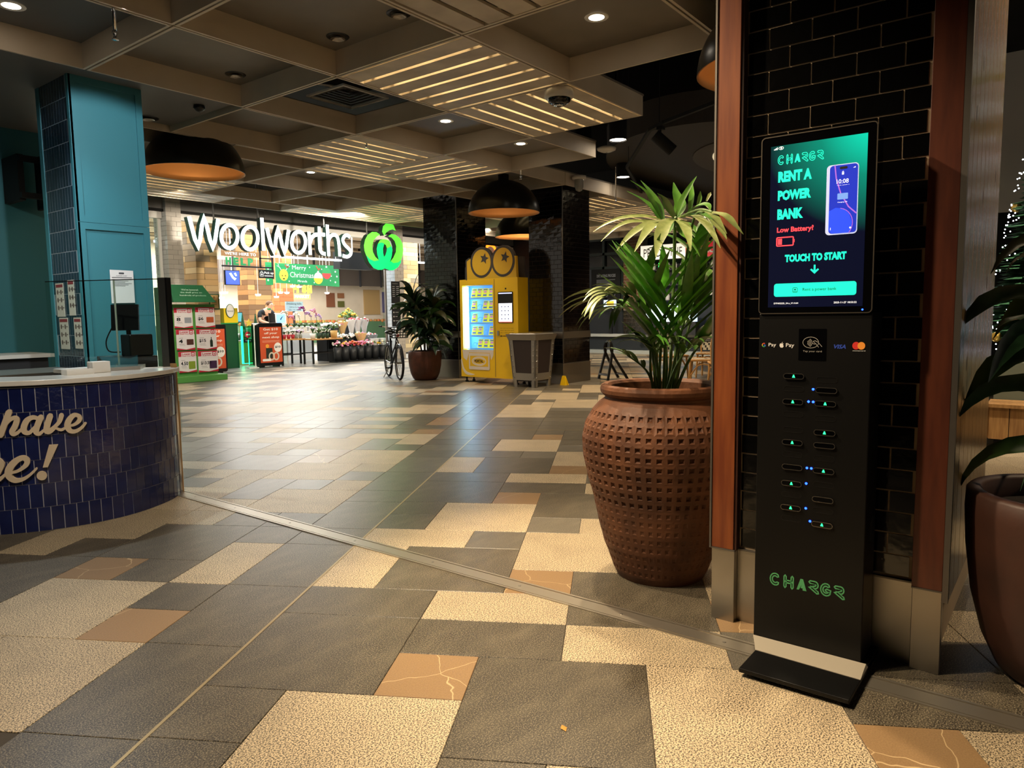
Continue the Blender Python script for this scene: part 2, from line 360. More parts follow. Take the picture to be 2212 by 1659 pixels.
for k in range(17, 20, 1):
    for m in range(-1, 30, 3): putR(m if m >= 0 else 0, 3 if m >= 0 else 2, k, 1, 'D')
for t in [(-4, 2, 0, 2, 'L'), (-2, 1, 0, 1, 'T'), (-2, 1, 1, 1, 'D'), (-3, 2, -2, 2, 'L'), (-4, 1, 2, 1, 'T'), (-3, 1, 2, 1, 'D'), (-2, 1, 2, 2, 'L'), (-5, 1, 3, 1, 'D'), (-4, 2, 3, 2, 'D'), (-4, 1, 5, 1, 'L'),
          (-6, 2, 1, 2, 'D'), (-5, 1, -1, 1, 'D'), (-6, 2, 4, 2, 'L'), (-6, 1, 3, 1, 'L'), (-2, 1, 4, 1, 'D'), (-3, 2, 6, 2, 'L'), (-2, 1, 8, 1, 'L'), (-4, 2, 9, 2, 'L'), (-3, 1, 8, 1, 'D'), (-3, 1, 5, 1, 'D'), (-2, 1, 5, 1, 'D'), (-4, 1, 7, 2, 'D'),
          (-5, 1, 8, 2, 'L'), (-6, 1, 9, 1, 'L'), (-2, 1, 9, 1, 'D'), (-2, 1, 10, 1, 'L'), (-3, 2, 11, 2, 'L'), (-2, 1, 13, 1, 'D'), (-2, 1, 14, 2, 'L'), (-2, 1, 16, 1, 'T')]: putL(*t)
k = -6
while k < 90:                                # the border column beside the brass joint
    l = 2 if k in (-2, 0, 2, 5, 8) or random.random() < .4 else 1
    tiles.append((BL(-1), BR(0), A0 - .02 + DA * k, A0 - .02 + DA * (k + l), 'D')); k += l
rr = random.Random(5)
def fill(occ, ms, put, ks):
    for k in ks:
        for m in ms:
            if (m, k) in occ: continue
            n, l = rr.choice([(2, 2), (2, 1), (2, 1), (1, 2), (1, 1), (1, 1), (2, 1)])
            while n > 1 and any((m + i, k) in occ or m + i > max(ms) for i in range(n)): n -= 1
            while l > 1 and any((m + i, k + j) in occ for i in range(n) for j in range(l)): l -= 1
            if n * l == 1: c = rr.choice('TTDDGGL')
            else: c = rr.choice('LLLDDDG')
            put(m, n, k, l, c)
fill(occR, range(0, 46), putR, range(-6, 92))
fill(occL, range(-44, -1), putL, range(-6, 92))
seen = []
for t in tiles:
    c = BX * ((t[0] + t[1]) / 2) + BY * ((t[2] + t[3]) / 2)
    if c.y > 16.6 or c.length > 31 or c.x > 22: continue
    q = proj((c.x, c.y, 0))
    if q is None or not (-260 < q[0] < 2480 and q[1] < 1950): continue
    seen.append((q[2] ** 3 / ((t[1] - t[0]) * (t[3] - t[2])), t, c))
seen.sort(key=lambda s: s[0])
_tm = {}
def tile_mesh(w_, h_, c):
    k = (round(w_, 4), round(h_, 4), c)
    if k not in _tm:
        a, b, g = w_ / 2 - .0012, h_ / 2 - .0012, .0016
        mb = MB().add([(-a, -b, -.012), (a, -b, -.012), (a, b, -.012), (-a, b, -.012), (-a, -b, -g), (a, -b, -g), (a, b, -g), (-a, b, -g), (-a + g, -b + g, 0), (a - g, -b + g, 0), (a - g, b - g, 0), (-a + g, b - g, 0)],
                      [(0, 1, 5, 4), (1, 2, 6, 5), (2, 3, 7, 6), (3, 0, 4, 7), (4, 5, 9, 8), (5, 6, 10, 9), (6, 7, 11, 10), (7, 4, 8, 11), (8, 9, 10, 11)])
        _tm[k] = meshof(mb, TM[c], name='tile')
    return _tm[k]
rest = MB(); MI = {'L': 0, 'D': 1, 'T': 2, 'G': 3}
for i, (_, t, c) in enumerate(seen):
    if i < 300: inst('tile', tile_mesh(t[1] - t[0], t[3] - t[2], t[4]), (c.x, c.y, 0), floor, ROTF)
    else:
        g = .0025; P = [BX * b + BY * a for b, a in ((t[0] + g, t[2] + g), (t[1] - g, t[2] + g), (t[1] - g, t[3] - g), (t[0] + g, t[3] - g))]
        rest.hexa([(p.x, p.y, -.01) for p in P], [(p.x, p.y, 0) for p in P], MI[t[4]])
obj('tile_field', rest, [tL, tD, tT, tG], floor, kind='stuff')
# store floor beyond the shop front
obj('store_floor', MB().box(5, 30, 15.32, 40, -.01, .002), mat('store_floor', '#8f8d86', .3, col2='#77756f', vs=3), floor)
# aluminium threshold channel and the brass movement joint
tr = obj('trim_1', MB().box(2.515, 2.585, -3.2, 5.06, -.01, .003), m_alu, kind='structure')
obj('lip', MB().box(2.497, 2.509, -3.2, 5.06, -.01, .004).box(2.591, 2.603, -3.2, 5.06, -.01, .004), m_alu, tr)
for y in (-.6, -.05, .98, 1.42, 1.95, 2.5, 3.1, 3.7, 4.3, 4.8): obj('screw', MB().lathe([(.007, 0), (.006, .0015), (.002, .001)], (2.55, y, .003), 10, cap1=True), m_steel, tr)
m_brass = mat('brass_joint', '#b49f77', .4, .7)
def fstrip(b0, b1, a0, a1, z0, z1, mb):
    P = [BX * b + BY * a for b, a in ((b0, a0), (b1, a0), (b1, a1), (b0, a1))]
    return mb.hexa([(p.x, p.y, z0) for p in P], [(p.x, p.y, z1) for p in P])
obj('trim_2', fstrip(-1.388, -1.376, -2, 24, -.01, .0012, MB()), m_brass, kind='structure')
obj('trim_3', fstrip(-8, 9, 7.638, 7.646, -.01, .0012, MB()), m_brass, kind='structure')
obj('floor_scrap', MB().add([(1.71, 1.14, .001), (1.73, 1.15, .001), (1.725, 1.165, .006), (1.71, 1.16, .004)], [(0, 1, 2, 3)]), mat('scrap', '#c98b3a', .7), label='tiny orange scrap lying on the dark floor tile in the foreground', cat='litter')

# ================================================================== CEILING
ZC, FH = 3.393, .21
GX = lambda i: 4.376 + 1.5 * i
GY = lambda j: 3.832 + 1.507 * j
m_board = mat('coffer_board', '#cabca7', .6, col2='#c0b19b', vs=2)
m_panel = mat('coffer_panel', '#7d7468', .55, col2='#6b6357', vs=1.2)
m_slat = mat('slat_wood', '#c7b8a2', .6, col2='#ac9d87', vs=3, stretch=(1, 1, 1), bump=.1, bs=12)
m_lit = mat('glow_panel', '#fff3d0', .5, es=1.9, ecol='#ffe9b8')
m_signglow = mat('sign_glow_panel', '#f4f6ff', .5, es=1.2, ecol='#e8eeff')  # cool glow stands in for the sign's light on the slats
m_soff = mat('soffit_grey', '#5d5a55', .6)
m_void = mat('void_black', '#060607', .8)
ceil = obj('ceiling', MB().box(-14, 24, -22, 15.1, 5.6, 5.7), m_void, kind='structure')
def slat_pts(x0, x1, y0, y1, alongx, n):
    r = []
    L_ = (y1 - y0) if alongx else (x1 - x0); st = L_ / n
    for i in range(n):
        a = i * st + .022; b = (i + 1) * st - .022
        r.append((x0, x1, y0 + a, y0 + b) if alongx else (x0 + a, x0 + b, y0, y1))
    return r
def coffer(i0, i1, j0, j1, kind):
    x0, x1, y0, y1 = GX(i0) + .008, GX(i1) - .008, GY(j0) + .008, GY(j1) - .008; t = .022
    z0, z1 = ZC, ZC + FH
    mb = MB().box(x0, x1, y0, y0 + t, z0, z1).box(x0, x1, y1 - t, y1, z0, z1).box(x0, x0 + t, y0 + t, y1 - t, z0, z1).box(x1 - t, x1, y0 + t, y1 - t, z0, z1)
    if (i1 - i0) > .9 and (j1 - j0) > .9:
        w = bpy.data.objects.new('coffer', None); COL.objects.link(w); w.parent = ceil; w.location = ((x0 + x1) / 2, (y0 + y1) / 2, z0)
    else:
        w = bpy.data.objects.new('coffer', None); COL.objects.link(w); w.parent = ceil; w.location = ((x0 + x1) / 2, (y0 + y1) / 2, z0)
    obj('coffer_frame', mb, m_board, w)
    if kind == 'V':
        obj('coffer_panel', MB().box(x0 - .008, x1 + .008, y0 - .008, y1 + .008, z1 + .25, z1 + .27), m_void, w); return w
    pm = m_soff if kind == 'B' else m_panel
    obj('coffer_panel', MB().box(x0 - .008, x1 + .008, y0 - .008, y1 + .008, z1, z1 + .02), pm, w)
    if kind[0] in 'XY':
        lit = len(kind) > 1
        if lit: obj('glow_panel', MB().box(x0 + .06, x1 - .06, y0 + .06, y1 - .06, z1 - .075, z1 - .06), m_signglow if kind[1] == 'c' else m_lit, w)
        ax = kind[0] == 'X'; W_ = (y1 - y0) if ax else (x1 - x0)
        n = 6 if W_ > 1 else 3
        for s in slat_pts(x0 + t, x1 - t, y0 + t, y1 - t, ax, n):
            obj('slat', MB().box(s[0], s[1], s[2], s[3], z0 + .004, z0 + .026), m_slat, w)
        bt = MB()
        for q in (.1, .9):
            if ax: bt.box(x0 + (x1 - x0) * q - .02, x0 + (x1 - x0) * q + .02, y0 + t, y1 - t, z0 + .026, z0 + .05)
            else: bt.box(x0 + t, x1 - t, y0 + (y1 - y0) * q - .02, y0 + (y1 - y0) * q + .02, z0 + .026, z0 + .05)
        obj('batten', bt, m_slat, w)
    return w
near = {(-1, 1): 'P', (-1, 0): 'P', (0, 0): 'YL', (0, 1): 'V', (0, 2): 'P', (1, 1): 'P', (1, 0): 'XL', (1, 2): 'XL', (2, 1): 'P', (2, 2): 'YL', (0, -1): 'P', (-1, -1): 'X', (-2, 1): 'B', (-2, 0): 'B', (-2, -1): 'P', (-1, -2): 'P', (-2, -2): 'Y', (0, -2): 'P',
        (3, 2): 'P', (4, 2): 'P', (5, 2): 'XL', (6, 2): 'YL', (7, 2): 'XL', (8, 2): 'P', (-3, 1): 'P', (-3, 0): 'P', (-3, -1): 'P'}
for (i, j), k in near.items(): coffer(i, i + 1, j, j + 1, k)
for i in range(-1, 9): coffer(i + .56, i + 1.56, 3, 3.44, 'XL' if i in (1, 4, 6, 8) else 'P')
pat = {0: 'PPPXPYXPP', 1: 'PVPPXPPLP'}
rows = [('P', 'P', 'P', 'V', 'P', 'XL', 'P', 'YL', 'P'), ('XL', 'V', 'P', 'XL', 'YL', 'P', 'P', 'P', 'P')]
for r_, row in enumerate(rows):
    for i in range(-1, 0): coffer(i + .56, i + 1.56, 3.44 + r_, 4.44 + r_, 'P')
    for i, k in enumerate(row): coffer(i + .56, i + 1.56, 3.44 + r_, 4.44 + r_, k)
for i in range(-1, 0): coffer(i + .06, i + 1.06, 5.44, 6.0, 'P')
for i, k in enumerate(['Yc', 'Xc', 'P', 'XL', 'YL', 'P', 'XL', 'P', 'P']): coffer(i + .06, i + 1.06, 5.44, 6.0, k)
# ceiling soffit over the kiosk counter with the lower dark bulkhead
sf = MB().box(-5, GX(0) - .03, GY(2) + .03, 8.25, 3.44, 3.6).box(-5, 3.56, 8.25, 9.9, 3.44, 3.6)
obj('soffit', sf, m_soff, ceil)
# ================================================================== FOREGROUND PILLAR
m_btile = mat('black_glazed_brick', '#060606', .12, coat=.3, bump=.25, bs=14, rand=.3)
m_mort = mat('mortar_brown', '#a08d74', .85)
m_timb = mat('red_timber', '#7c421f', .42, col2='#642f17', vs=5, stretch=(7, 7, .55), coat=.15)
m_timbd = mat('dark_red_timber', '#5a2c1b', .42, col2='#4a2216', vs=6, stretch=(6, 6, .8), coat=.15)
m_sidet = mat('grey_brown_board', '#7d6747', .22, col2='#604c33', vs=9, stretch=(8, 8, .35), coat=0, bump=.12, bs=30, bstretch=(6, 6, .3))
m_medge = mat('grey_metal_edge', '#6f6b66', .45, .8)
pil = thing('pillar', 'foreground pillar of black glazed bricks between two red timber posts', 'pillar', (3.4, .7, 0))
obj('core', MB().box(2.783, 3.95, .33, 1.10, 0, 5.0), m_mort, pil)
bw, bh = .1505, .0759
bm = meshof(MB().box(-.0028, .003, -bw / 2 + .0028, bw / 2 - .0028, -bh / 2 + .0028, bh / 2 - .0028), m_btile, name='brick')
def clipbrick(y0, y1):
    return meshof(MB().box(-.0028, .003, -(y1 - y0) / 2 + .0028, (y1 - y0) / 2 - .0028, -bh / 2 + .0028, bh / 2 - .0028), m_btile, name='brick')
br = random.Random(3); _cb = {}
for k in range(-6, 27):
    zc_ = 2.205 - bh * (k - .5)
    if zc_ - bh / 2 < .292 or zc_ > 2.70: continue
    ph = .932 if k % 2 == 0 else .858
    n0 = -1
    y = ph + bw * 2
    while y > .38:
        a, b = max(y - bw, .396), min(y, 1.012)
        if b - a > .02:
            full = abs(b - a - bw) < 1e-4
            me = bm if full else _cb.setdefault((round(b - a, 4)), clipbrick(a, b))
            o = inst('brick', me, (2.783 - br.uniform(0, .001), (a + b) / 2, zc_), pil)
            o.rotation_euler = (br.uniform(-.003, .003), br.uniform(-.008, .008), br.uniform(-.006, .006))
        y -= bw
# timber posts, their metal corner strips and steel plinths
p1 = obj('timber_post', MB().box(2.738, 2.80, 1.022, 1.112, .30, 4.6), m_timb, pil, bev=.002)
obj('screw_hole', MB().lathe([(.004, 0), (.004, .002)], (0, 0, 0), 10, cap1=True), m_blackm, p1).rotation_euler = (0, -pi / 2, 0)
pil.children[-1].children[0].location = Vector((2.7375, 1.067, .80)) - root_of(p1) if False else (2.7375 - 3.4, 1.067 - .7, .80)
obj('return_board', MB().box(2.745, 2.80, 1.012, 1.0215, .30, 4.6), mat('dark_edge_board', '#3a1c10', .5), pil)
obj('metal_edge', MB().box(2.734, 2.80, 1.1125, 1.120, .295, 4.6), m_medge, pil)
obj('timber_post', MB().box(2.738, 2.80, .302, .394, .295, 4.6), m_timbd, pil, bev=.002, label='darker red timber post')
obj('metal_edge', MB().box(2.734, 2.76, .284, .3015, .26, 4.6), m_medge, pil)
obj('plinth_panel', MB().box(2.742, 2.78, 1.018, 1.112, 0, .294), m_steel, pil, bev=.002)
obj('plinth_panel', MB().box(2.742, 2.78, .302, .392, 0, .290), m_steel, pil, bev=.002)
obj('plinth_panel', MB().box(2.776, 2.79, .393, 1.017, 0, .294), m_steel, pil)
obj('plinth_cap', MB().box(2.736, 2.79, .302, .394, .290, .295).box(2.736, 2.79, 1.016, 1.114, .294, .30).box(2.768, 2.79, .394, 1.016, .294, .30), m_medge, pil)
for i in range(9):
    x0 = 2.762 + i * .135
    o = obj('side_board', MB().box(x0 + .0015, x0 + .1335, .287, .31, .25, 4.6), m_sidet, pil, bev=.002)
kn = MB()
for x, z in ((2.95, 1.9), (3.1, 2.1), (3.28, 1.66), (3.4, 1.5), (3.52, 2.5), (3.2, 1.2), (3.0, 1.05), (3.6, 1.35), (3.3, .62), (2.9, .7), (3.75, 1.8), (3.45, .9)):
    kn.add([(x + .009 * cos(a), .2866, z + .026 * sin(a)) for a in [2 * pi * q / 10 for q in range(10)]], [tuple(range(10))])
obj('knot', kn, m_blackm, pil, kind='stuff')

# ================================================================== CHARGING KIOSK
KF = Fr((2.60, 0, 0), (0, -1, 0), (0, 0, 1), (-1, 0, 0))          # u = -Y
ku = lambda y: -y
kio = thing('charging_kiosk', 'tall black power bank rental kiosk with a lit upright screen', 'kiosk', (2.62, .703, 0))
m_kbody = mat('kiosk_black', '#070707', .42, spec=.35)
m_kgloss = mat('kiosk_gloss', '#050506', .08)
m_teal = mat('screen_teal', '#19e3bd', .4, es=0.52, ecol='#14dcb8')
m_red = mat('screen_red', '#ff4a55', .4, es=0.47, ecol='#ff3d4c')
m_scw = mat('screen_white', '#ffffff', .4, es=0.52)
m_navyink = mat('screen_navy_ink', '#0a2a30', .4, es=.05)
obj('body', MB().box(2.60, 2.755, .517, .888, .035, 1.236), m_kbody, kio, bev=.003)
hs = obj('screen_housing', MB().prism(rrect(-.889, -.519, 1.236, 1.846, .014), KF, -.085, .004), m_kgloss, kio)
obj('bezel_rim', MB().band(rrect(-.8885, -.5195, 1.2365, 1.8455, .013), .0035, KF, .002, .0055, closed=True), mat('rim_grey', '#8a8175', .3, .9), hs)
# screen with the teal glow in its upper right corner
def screen_grad():
    m = bpy.data.materials.new('screen_gradient'); m.use_nodes = True; nt = m.node_tree; N = nt.nodes; L = nt.links; b = N['Principled BSDF']
    g = N.new('ShaderNodeNewGeometry'); d = N.new('ShaderNodeVectorMath'); d.operation = 'DISTANCE'; d.inputs[1].default_value = (2.6, .52, 1.86); L.new(g.outputs['Position'], d.inputs[0])
    r = N.new('ShaderNodeValToRGB'); L.new(d.outputs['Value'], r.inputs[0])
    cr_ = r.color_ramp; cr_.elements[0].position = .06; cr_.elements[0].color = lin('#0fdcb4'); cr_.elements[1].position = .36; cr_.elements[1].color = lin('#060b22')
    e = cr_.elements.new(.18); e.color = lin('#0a8f74')
    b.inputs['Base Color'].default_value = (.004, .004, .006, 1); b.inputs['Roughness'].default_value = .08
    L.new(r.outputs[0], b.inputs['Emission Color']); b.inputs['Emission Strength'].default_value = .52; return m
scr = obj('screen', MB().rect(KF, -.857, -.5475, 1.258, 1.813, .0046), screen_grad(), kio)
D1 = .0052
s = MB()
def chargr(mb, u0, u1, v0, v1, d0, d1, th):      # outlined logo lettering: C H A R G R
    W = (u1 - u0); H_ = v1 - v0; lw = W * .118
    def outline(path, closed=False):
        # capsule outline around a centre line
        P = [Vector(p) for p in path]; n = len(P); Lf = []; Rt = []; hw = .115
        for i in range(n):
            a = P[max(i - 1, 0)]; b = P[min(i + 1, n - 1)]; t = (b - a).normalized(); nn = Vector((-t.y, t.x)); Lf.append(P[i] + nn * hw); Rt.append(P[i] - nn * hw)
        t0 = (P[0] - P[1]).normalized(); t1 = (P[-1] - P[-2]).normalized()
        lp = Lf + [P[-1] + t1 * hw] + Rt[::-1] + [P[0] + t0 * hw]
        return [(q.x, q.y) for q in lp]
    let = {'C': [arc(.5, .5, .42, .42, radians(50), radians(310), 12)],
           'H': [[(.12, .95), (.12, .05)], [(.88, .95), (.88, .05)], [(.22, .5), (.78, .5)]],
           'R': [[(.1, .9), (.6, .9)] + arc(.6, .7, .22, .2, pi / 2, -pi / 2, 6) + [(.12, .48), (.88, .06)]],
           'G': [arc(.5, .5, .42, .42, radians(55), radians(345), 12) + [(.55, .45)]]}
    px = [0, .19, .37, .535, .695, .87]
    for ch, x in zip('CHARGR', px):
        cw = .13 * W
        f = lambda p: (u0 + x * W + p[0] * cw, v0 + p[1] * H_)
        if ch == 'A':
            mb.prism([f(p) for p in ((.36, 1), (.64, 1), (1.02, 0), (.62, 0), (.62, .18), (.40, .18), (.5, .5), (.22, 0), (-.02, 0))], lambda a, b, d: KF(a, b, d), d0, d1); continue
        for pth in let[ch]:
            mb.band([f(p) for p in outline(pth)], th, KF, d0, d1, closed=True)
chargr(s, -.831, -.682, 1.750, 1.778, .0046, D1, .0022)
T = lambda mb, st, y0, y1, z0, z1, bold=.0, sh=0: text(mb, st, KF, -y0, -y1, z0, z1, D1, bold, sh)
obj('logo_lettering', s, m_teal, scr)
for st_, a_ in (('RENT A', (.830, .718, 1.6885, 1.7255, .06)), ('POWER', (.830, .719, 1.626, 1.661, .06)), ('BANK', (.8305, .744, 1.5615, 1.5975, .06)), ('TOUCH TO START', (.8015, .6015, 1.4135, 1.4400, .06))):
    s = MB(); T(s, st_, *a_); obj('screen_line', s, m_teal, scr)
s = MB()
s.flat([(-.7045, 1.4005), (-.6985, 1.4005), (-.6985, 1.382), (-.691, 1.388), (-.687, 1.384), (-.7015, 1.370), (-.716, 1.384), (-.712, 1.388), (-.7045, 1.382)], KF, D1)
obj('arrow', s, m_teal, scr)
obj('screen_button', MB().flat(rrect(-.8366, -.5678, 1.295, 1.3407, .009), KF, D1), m_teal, scr)
s = MB(); T(s, 'Low Battery?', .8305, .7078, 1.512, 1.535, .03)
s.band(rrect(-.8304, -.7745, 1.4713, 1.500, .003), .004, KF, .0046, D1, closed=True); s.rect(KF, -.7735, -.7700, 1.481, 1.492, D1); s.rect(KF, -.8265, -.8125, 1.4755, 1.4958, D1)
obj('battery_warning', s, m_red, scr)
s = MB(); T(s, 'DTN02225_S4.x_V1.0.64', .836, .753, 1.2685, 1.2745); obj('status_text', s, m_scw, scr); s = MB(); T(s, '2025-11-27 18:53:22', .637, .566, 1.2685, 1.2745); obj('status_text', s, m_scw, scr); s = MB()
for i in range(4): s.rect(KF, -.8465 + i * .0035, -.8440 + i * .0035, 1.8, 1.803 + i * .0018, D1)
s.band(circ(-.822, 1.8045, .008, .005, 12), .0012, KF, .0046, D1, closed=True); s.flat(circ(-.822, 1.8045, .003, n=8), KF, D1)
obj('signal_icon', s, m_scw, scr)
s = MB(); text(s, 'Rent a power bank', KF, -.739, -.630, 1.310, 1.3235, .0056); s.band(rrect(-.772, -.757, 1.309, 1.325, .003), .0012, KF, .0052, .0056, closed=True); s.rect(KF, -.7705, -.7585, 1.3115, 1.3127, .0056)
s.flat([(-.7645, 1.322), (-.761, 1.3185), (-.7645, 1.315), (-.768, 1.3185)], KF, .0056)
obj('button_text', s, m_navyink, scr)
# picture of a phone on the screen
ph = MB().flat(rrect(-.6705, -.5715, 1.496, 1.7245, .012), KF, D1)
obj('phone_picture', ph, mat('phone_frame', '#c9d4f2', .4, es=0.29, ecol='#9fb4ea'), scr)
ps = obj('phone_display', MB().flat(rrect(-.6605, -.5745, 1.5005, 1.7215, .010), KF, .0056), mat('phone_blue', '#1a2fb8', .4, es=0.44, ecol='#1428a8'), scr)
obj('phone_wallpaper', MB().flat([(-.6605, 1.574), (-.64, 1.584), (-.615, 1.580), (-.597, 1.562), (-.588, 1.535), (-.590, 1.508), (-.597, 1.5005), (-.650, 1.5005), (-.6605, 1.511)], KF, .0059), mat('phone_royal', '#2a49e6', .4, es=0.44, ecol='#1f42e8'), scr)
obj('phone_wallpaper_edge', MB().band([(-.645, 1.7215), (-.640, 1.68), (-.625, 1.63), (-.600, 1.585), (-.576, 1.562)], .004, KF, .0056, .0060).band(arc(-.632, 1.532, .046, .05, radians(-40), radians(80), 10), .0022, KF, .0056, .0060), mat('phone_violet', '#a56bd6', .4, es=0.36, ecol='#9356cf'), scr)
s = MB(); text(s, '10:08', KF, -.6385, -.6015, 1.662, 1.676, .0062); obj('phone_clock', s, m_scw, scr); s = MB(); text(s, 'Tuesday, september 12', KF, -.637, -.599, 1.655, 1.6575, .0062); text(s, 'Charging, 0%', KF, -.634, -.604, 1.599, 1.603, .0062)
s.rect(KF, -.6225, -.6165, 1.690, 1.697, .0062); s.band(arc(-.6195, 1.697, .0022, .004, 0, pi, 6), .0012, KF, .006, .0062); s.rect(KF, -.655, -.6535, 1.512, 1.520, .0062); s.flat(circ(-.5925, 1.516, .003, n=8), KF, .0062)
for i in range(3): s.rect(KF, -.588 + i * .0025, -.5865 + i * .0025, 1.708, 1.7095 + i * .0012, .0062)
obj('phone_text', s, m_scw, scr, kind='stuff')
obj('phone_battery', MB().flat(rrect(-.635, -.602, 1.610, 1.630, .002), KF, .0062), mat('phone_battery', '#6f9be8', .4, es=0.36, ecol='#6a92e0'), scr)
obj('phone_notch', MB().flat(rrect(-.630, -.606, 1.708, 1.716, .0039), KF, .0062), m_blackm, scr)
# payment marks and tap plate
D2 = .0007
pay = obj('tap_plate', MB().prism(rrect(-.7493, -.6576, 1.0728, 1.1829, .003), KF, -.002, D2), m_kgloss, kio)
m_pr = mat('print_white', '#d6d2ca', .6, es=.05)
s = MB(); s.band(circ(-.709, 1.1356, .026, .019, 24), .0016, KF, 0, .0012, closed=True)
for i in range(4): s.band(arc(-.722, 1.1346, .004 + i * .0045, .006 + i * .0035, -.9, .9, 6), .0016, KF, 0, .0012)
s.band([(-.701, 1.140), (-.694, 1.142), (-.684, 1.136), (-.672, 1.122)], .0016, KF, 0, .0012).band([(-.700, 1.1385), (-.692, 1.131), (-.683, 1.120)], .0016, KF, 0, .0012).band([(-.704, 1.134), (-.697, 1.130), (-.692, 1.133)], .0016, KF, 0, .0012)
text(s, 'Tap your card', KF, -.734, -.672, 1.101, 1.1085, .0012)
obj('tap_symbol', s, mat('tap_print', '#9a968d', .6, es=.02), pay)
s = MB(); text(s, 'Pay', KF, -.853, -.8265, 1.1165, 1.1325, D2, .01); obj('payment_print', s, m_pr, kio); s = MB(); text(s, 'Pay', KF, -.7925, -.764, 1.1150, 1.1325, D2, .01); obj('payment_print', s, m_pr, kio); s = MB(); text(s, 'mastercard', KF, -.574, -.5355, 1.1085, 1.1118, D2, .01); obj('payment_print', s, m_pr, kio); s = MB()
s.flat([(-.807 + x, 1.125 + y) for x, y in ((0, .0055), (-.003, .0068), (-.0065, .0045), (-.0075, -.001), (-.0055, -.0065), (-.0028, -.009), (0, -.0082), (.0028, -.009), (.0055, -.006), (.0068, -.0025), (.0045, 0), (.0045, .003), (.0062, .0052), (.003, .0068))], KF, D2)
s.flat([(-.8068, 1.1322), (-.8065, 1.1345), (-.804, 1.1368), (-.8042, 1.1342)], KF, D2)
obj('payment_print', s, m_pr, kio)
gq = [('#d9463a', 50, 140), ('#d8a92c', 140, 210), ('#3a9a55', 210, 310), ('#3f74d8', 310, 365)]
for c, a0, a1 in gq: obj('payment_mark', MB().band(arc(-.8699, 1.1246, .0055, .0062, radians(a0), radians(a1), 8), .0026, KF, 0, D2, round_end=False), mat('print' + c, c, .6, es=.04), kio)
obj('payment_mark', MB().rect(KF, -.8699, -.8632, 1.1234, 1.1258, D2), mat('print#3f74d8', '#3f74d8', .6), kio)
s = MB(); text(s, 'VISA', KF, -.6335, -.5955, 1.1160, 1.1300, D2, .035, .25); obj('payment_mark', s, mat('print_blue', '#24409a', .6, es=.06), kio)
obj('payment_mark', MB().flat(circ(-.5640, 1.1268, .0118, .0128), KF, D2), mat('print_red', '#c52a22', .6, es=.05), kio)
obj('payment_mark', MB().flat(circ(-.5480, 1.1268, .0118, .0128), KF, D2 + .0002), mat('print_orange', '#e08a2c', .6, es=.05), kio)
# power banks in their slots
m_rim = mat('bank_rim', '#8b857b', .25, .9)
m_grn = mat('led_green', '#2fe07a', .4, es=3.0, ecol='#18d060')
m_blue = mat('led_blue', '#2a4cff', .4, es=9, ecol='#1030ff')
KL = [[.7622, 1.0167, 1], [.7631, .9263, 1], [.7617, .7814, 1], [.7602, .6927, 0], [.7613, .6337, 1], [.7618, .5454, 1]]
KR = [[.653, .9724, 0], [.6551, .9262, 1], [.6548, .8254, 1], [.6545, .7808, 0], [.6545, .6916, 1], [.6547, .59, 0], [.6548, .501, 1]]
for y, z, g in KL + KR:
    b = obj('power_bank', MB().prism(rrect(-y - .035, -y + .035, z - .0095, z + .0095, .0094), KF, -.004, .005), m_kgloss, kio)
    obj('rim', MB().band(rrect(-y - .0345, -y + .0345, z - .009, z + .009, .0089), .0022, KF, .004, .0062, closed=True), m_rim, b)
    if g: obj('ready_light', MB().flat([(-y - .005, z - .0045), (-y + .005, z - .0045), (-y + .0015, z + .0055), (-y - .0015, z + .0055)], KF, .0058), m_grn, b)
for y, z in [[.6968, .974], [.7111, .9301], [.6957, .9301], [.7107, .6956], [.6961, .6958], [.7118, .6399], [.7111, .5507], [.6957, .5066]]:
    obj('slot_light', MB().flat(circ(-y, z, .0042, n=12), KF, .0012), m_blue, kio)
obj('slot_light', MB().flat(circ(-.5475, 1.2465, .003, n=10), KF, .0052), m_blue, kio)
for y, z in [(.762, .972), (.762, .882), (.762, .826), (.762, .738), (.762, .592), (.762, .505), (.653, 1.0085), (.6548, .875), (.6548, .735), (.6548, .642), (.6548, .55)]:
    obj('empty_slot', MB().band(rrect(-y - .034, -y + .034, z - .009, z + .009, .0088), .0012, KF, 0, .0008, closed=True), mat('slot_edge', '#1d1c1b', .3), kio)
s = MB(); chargr(s, -.8285, -.5755, .2500, .2910, .0002, .0012, .0042); obj('logo_lettering', s, mat('logo_green', '#4f9c62', .6, es=.03), kio)
obj('side_hatch', MB().add([(2.67, .5165, .44), (2.72, .5165, .44), (2.72, .5165, .52), (2.67, .5165, .52)], [(0, 1, 2, 3)]), m_blackm, kio)
bp = obj('base_plate', MB().box(2.335, 2.77, .494, .846, .016, .030).box(2.60, 2.77, .494, .888, .016, .036), m_kbody, kio, bev=.002)
obj('foot_pad', MB().box(2.37, 2.75, .51, .83, 0, .016), m_blackm, bp)
obj('kick_strip', MB().hexa([(2.49, .494, .030), (2.60, .494, .030), (2.60, .888, .030), (2.50, .846, .030)], [(2.49, .4945, .0315), (2.598, .5, .040), (2.598, .888, .040), (2.50, .8455, .0315)]), mat('kick_silver', '#c9c0ae', .35, .45), kio, label='silver bevelled strip at the foot')

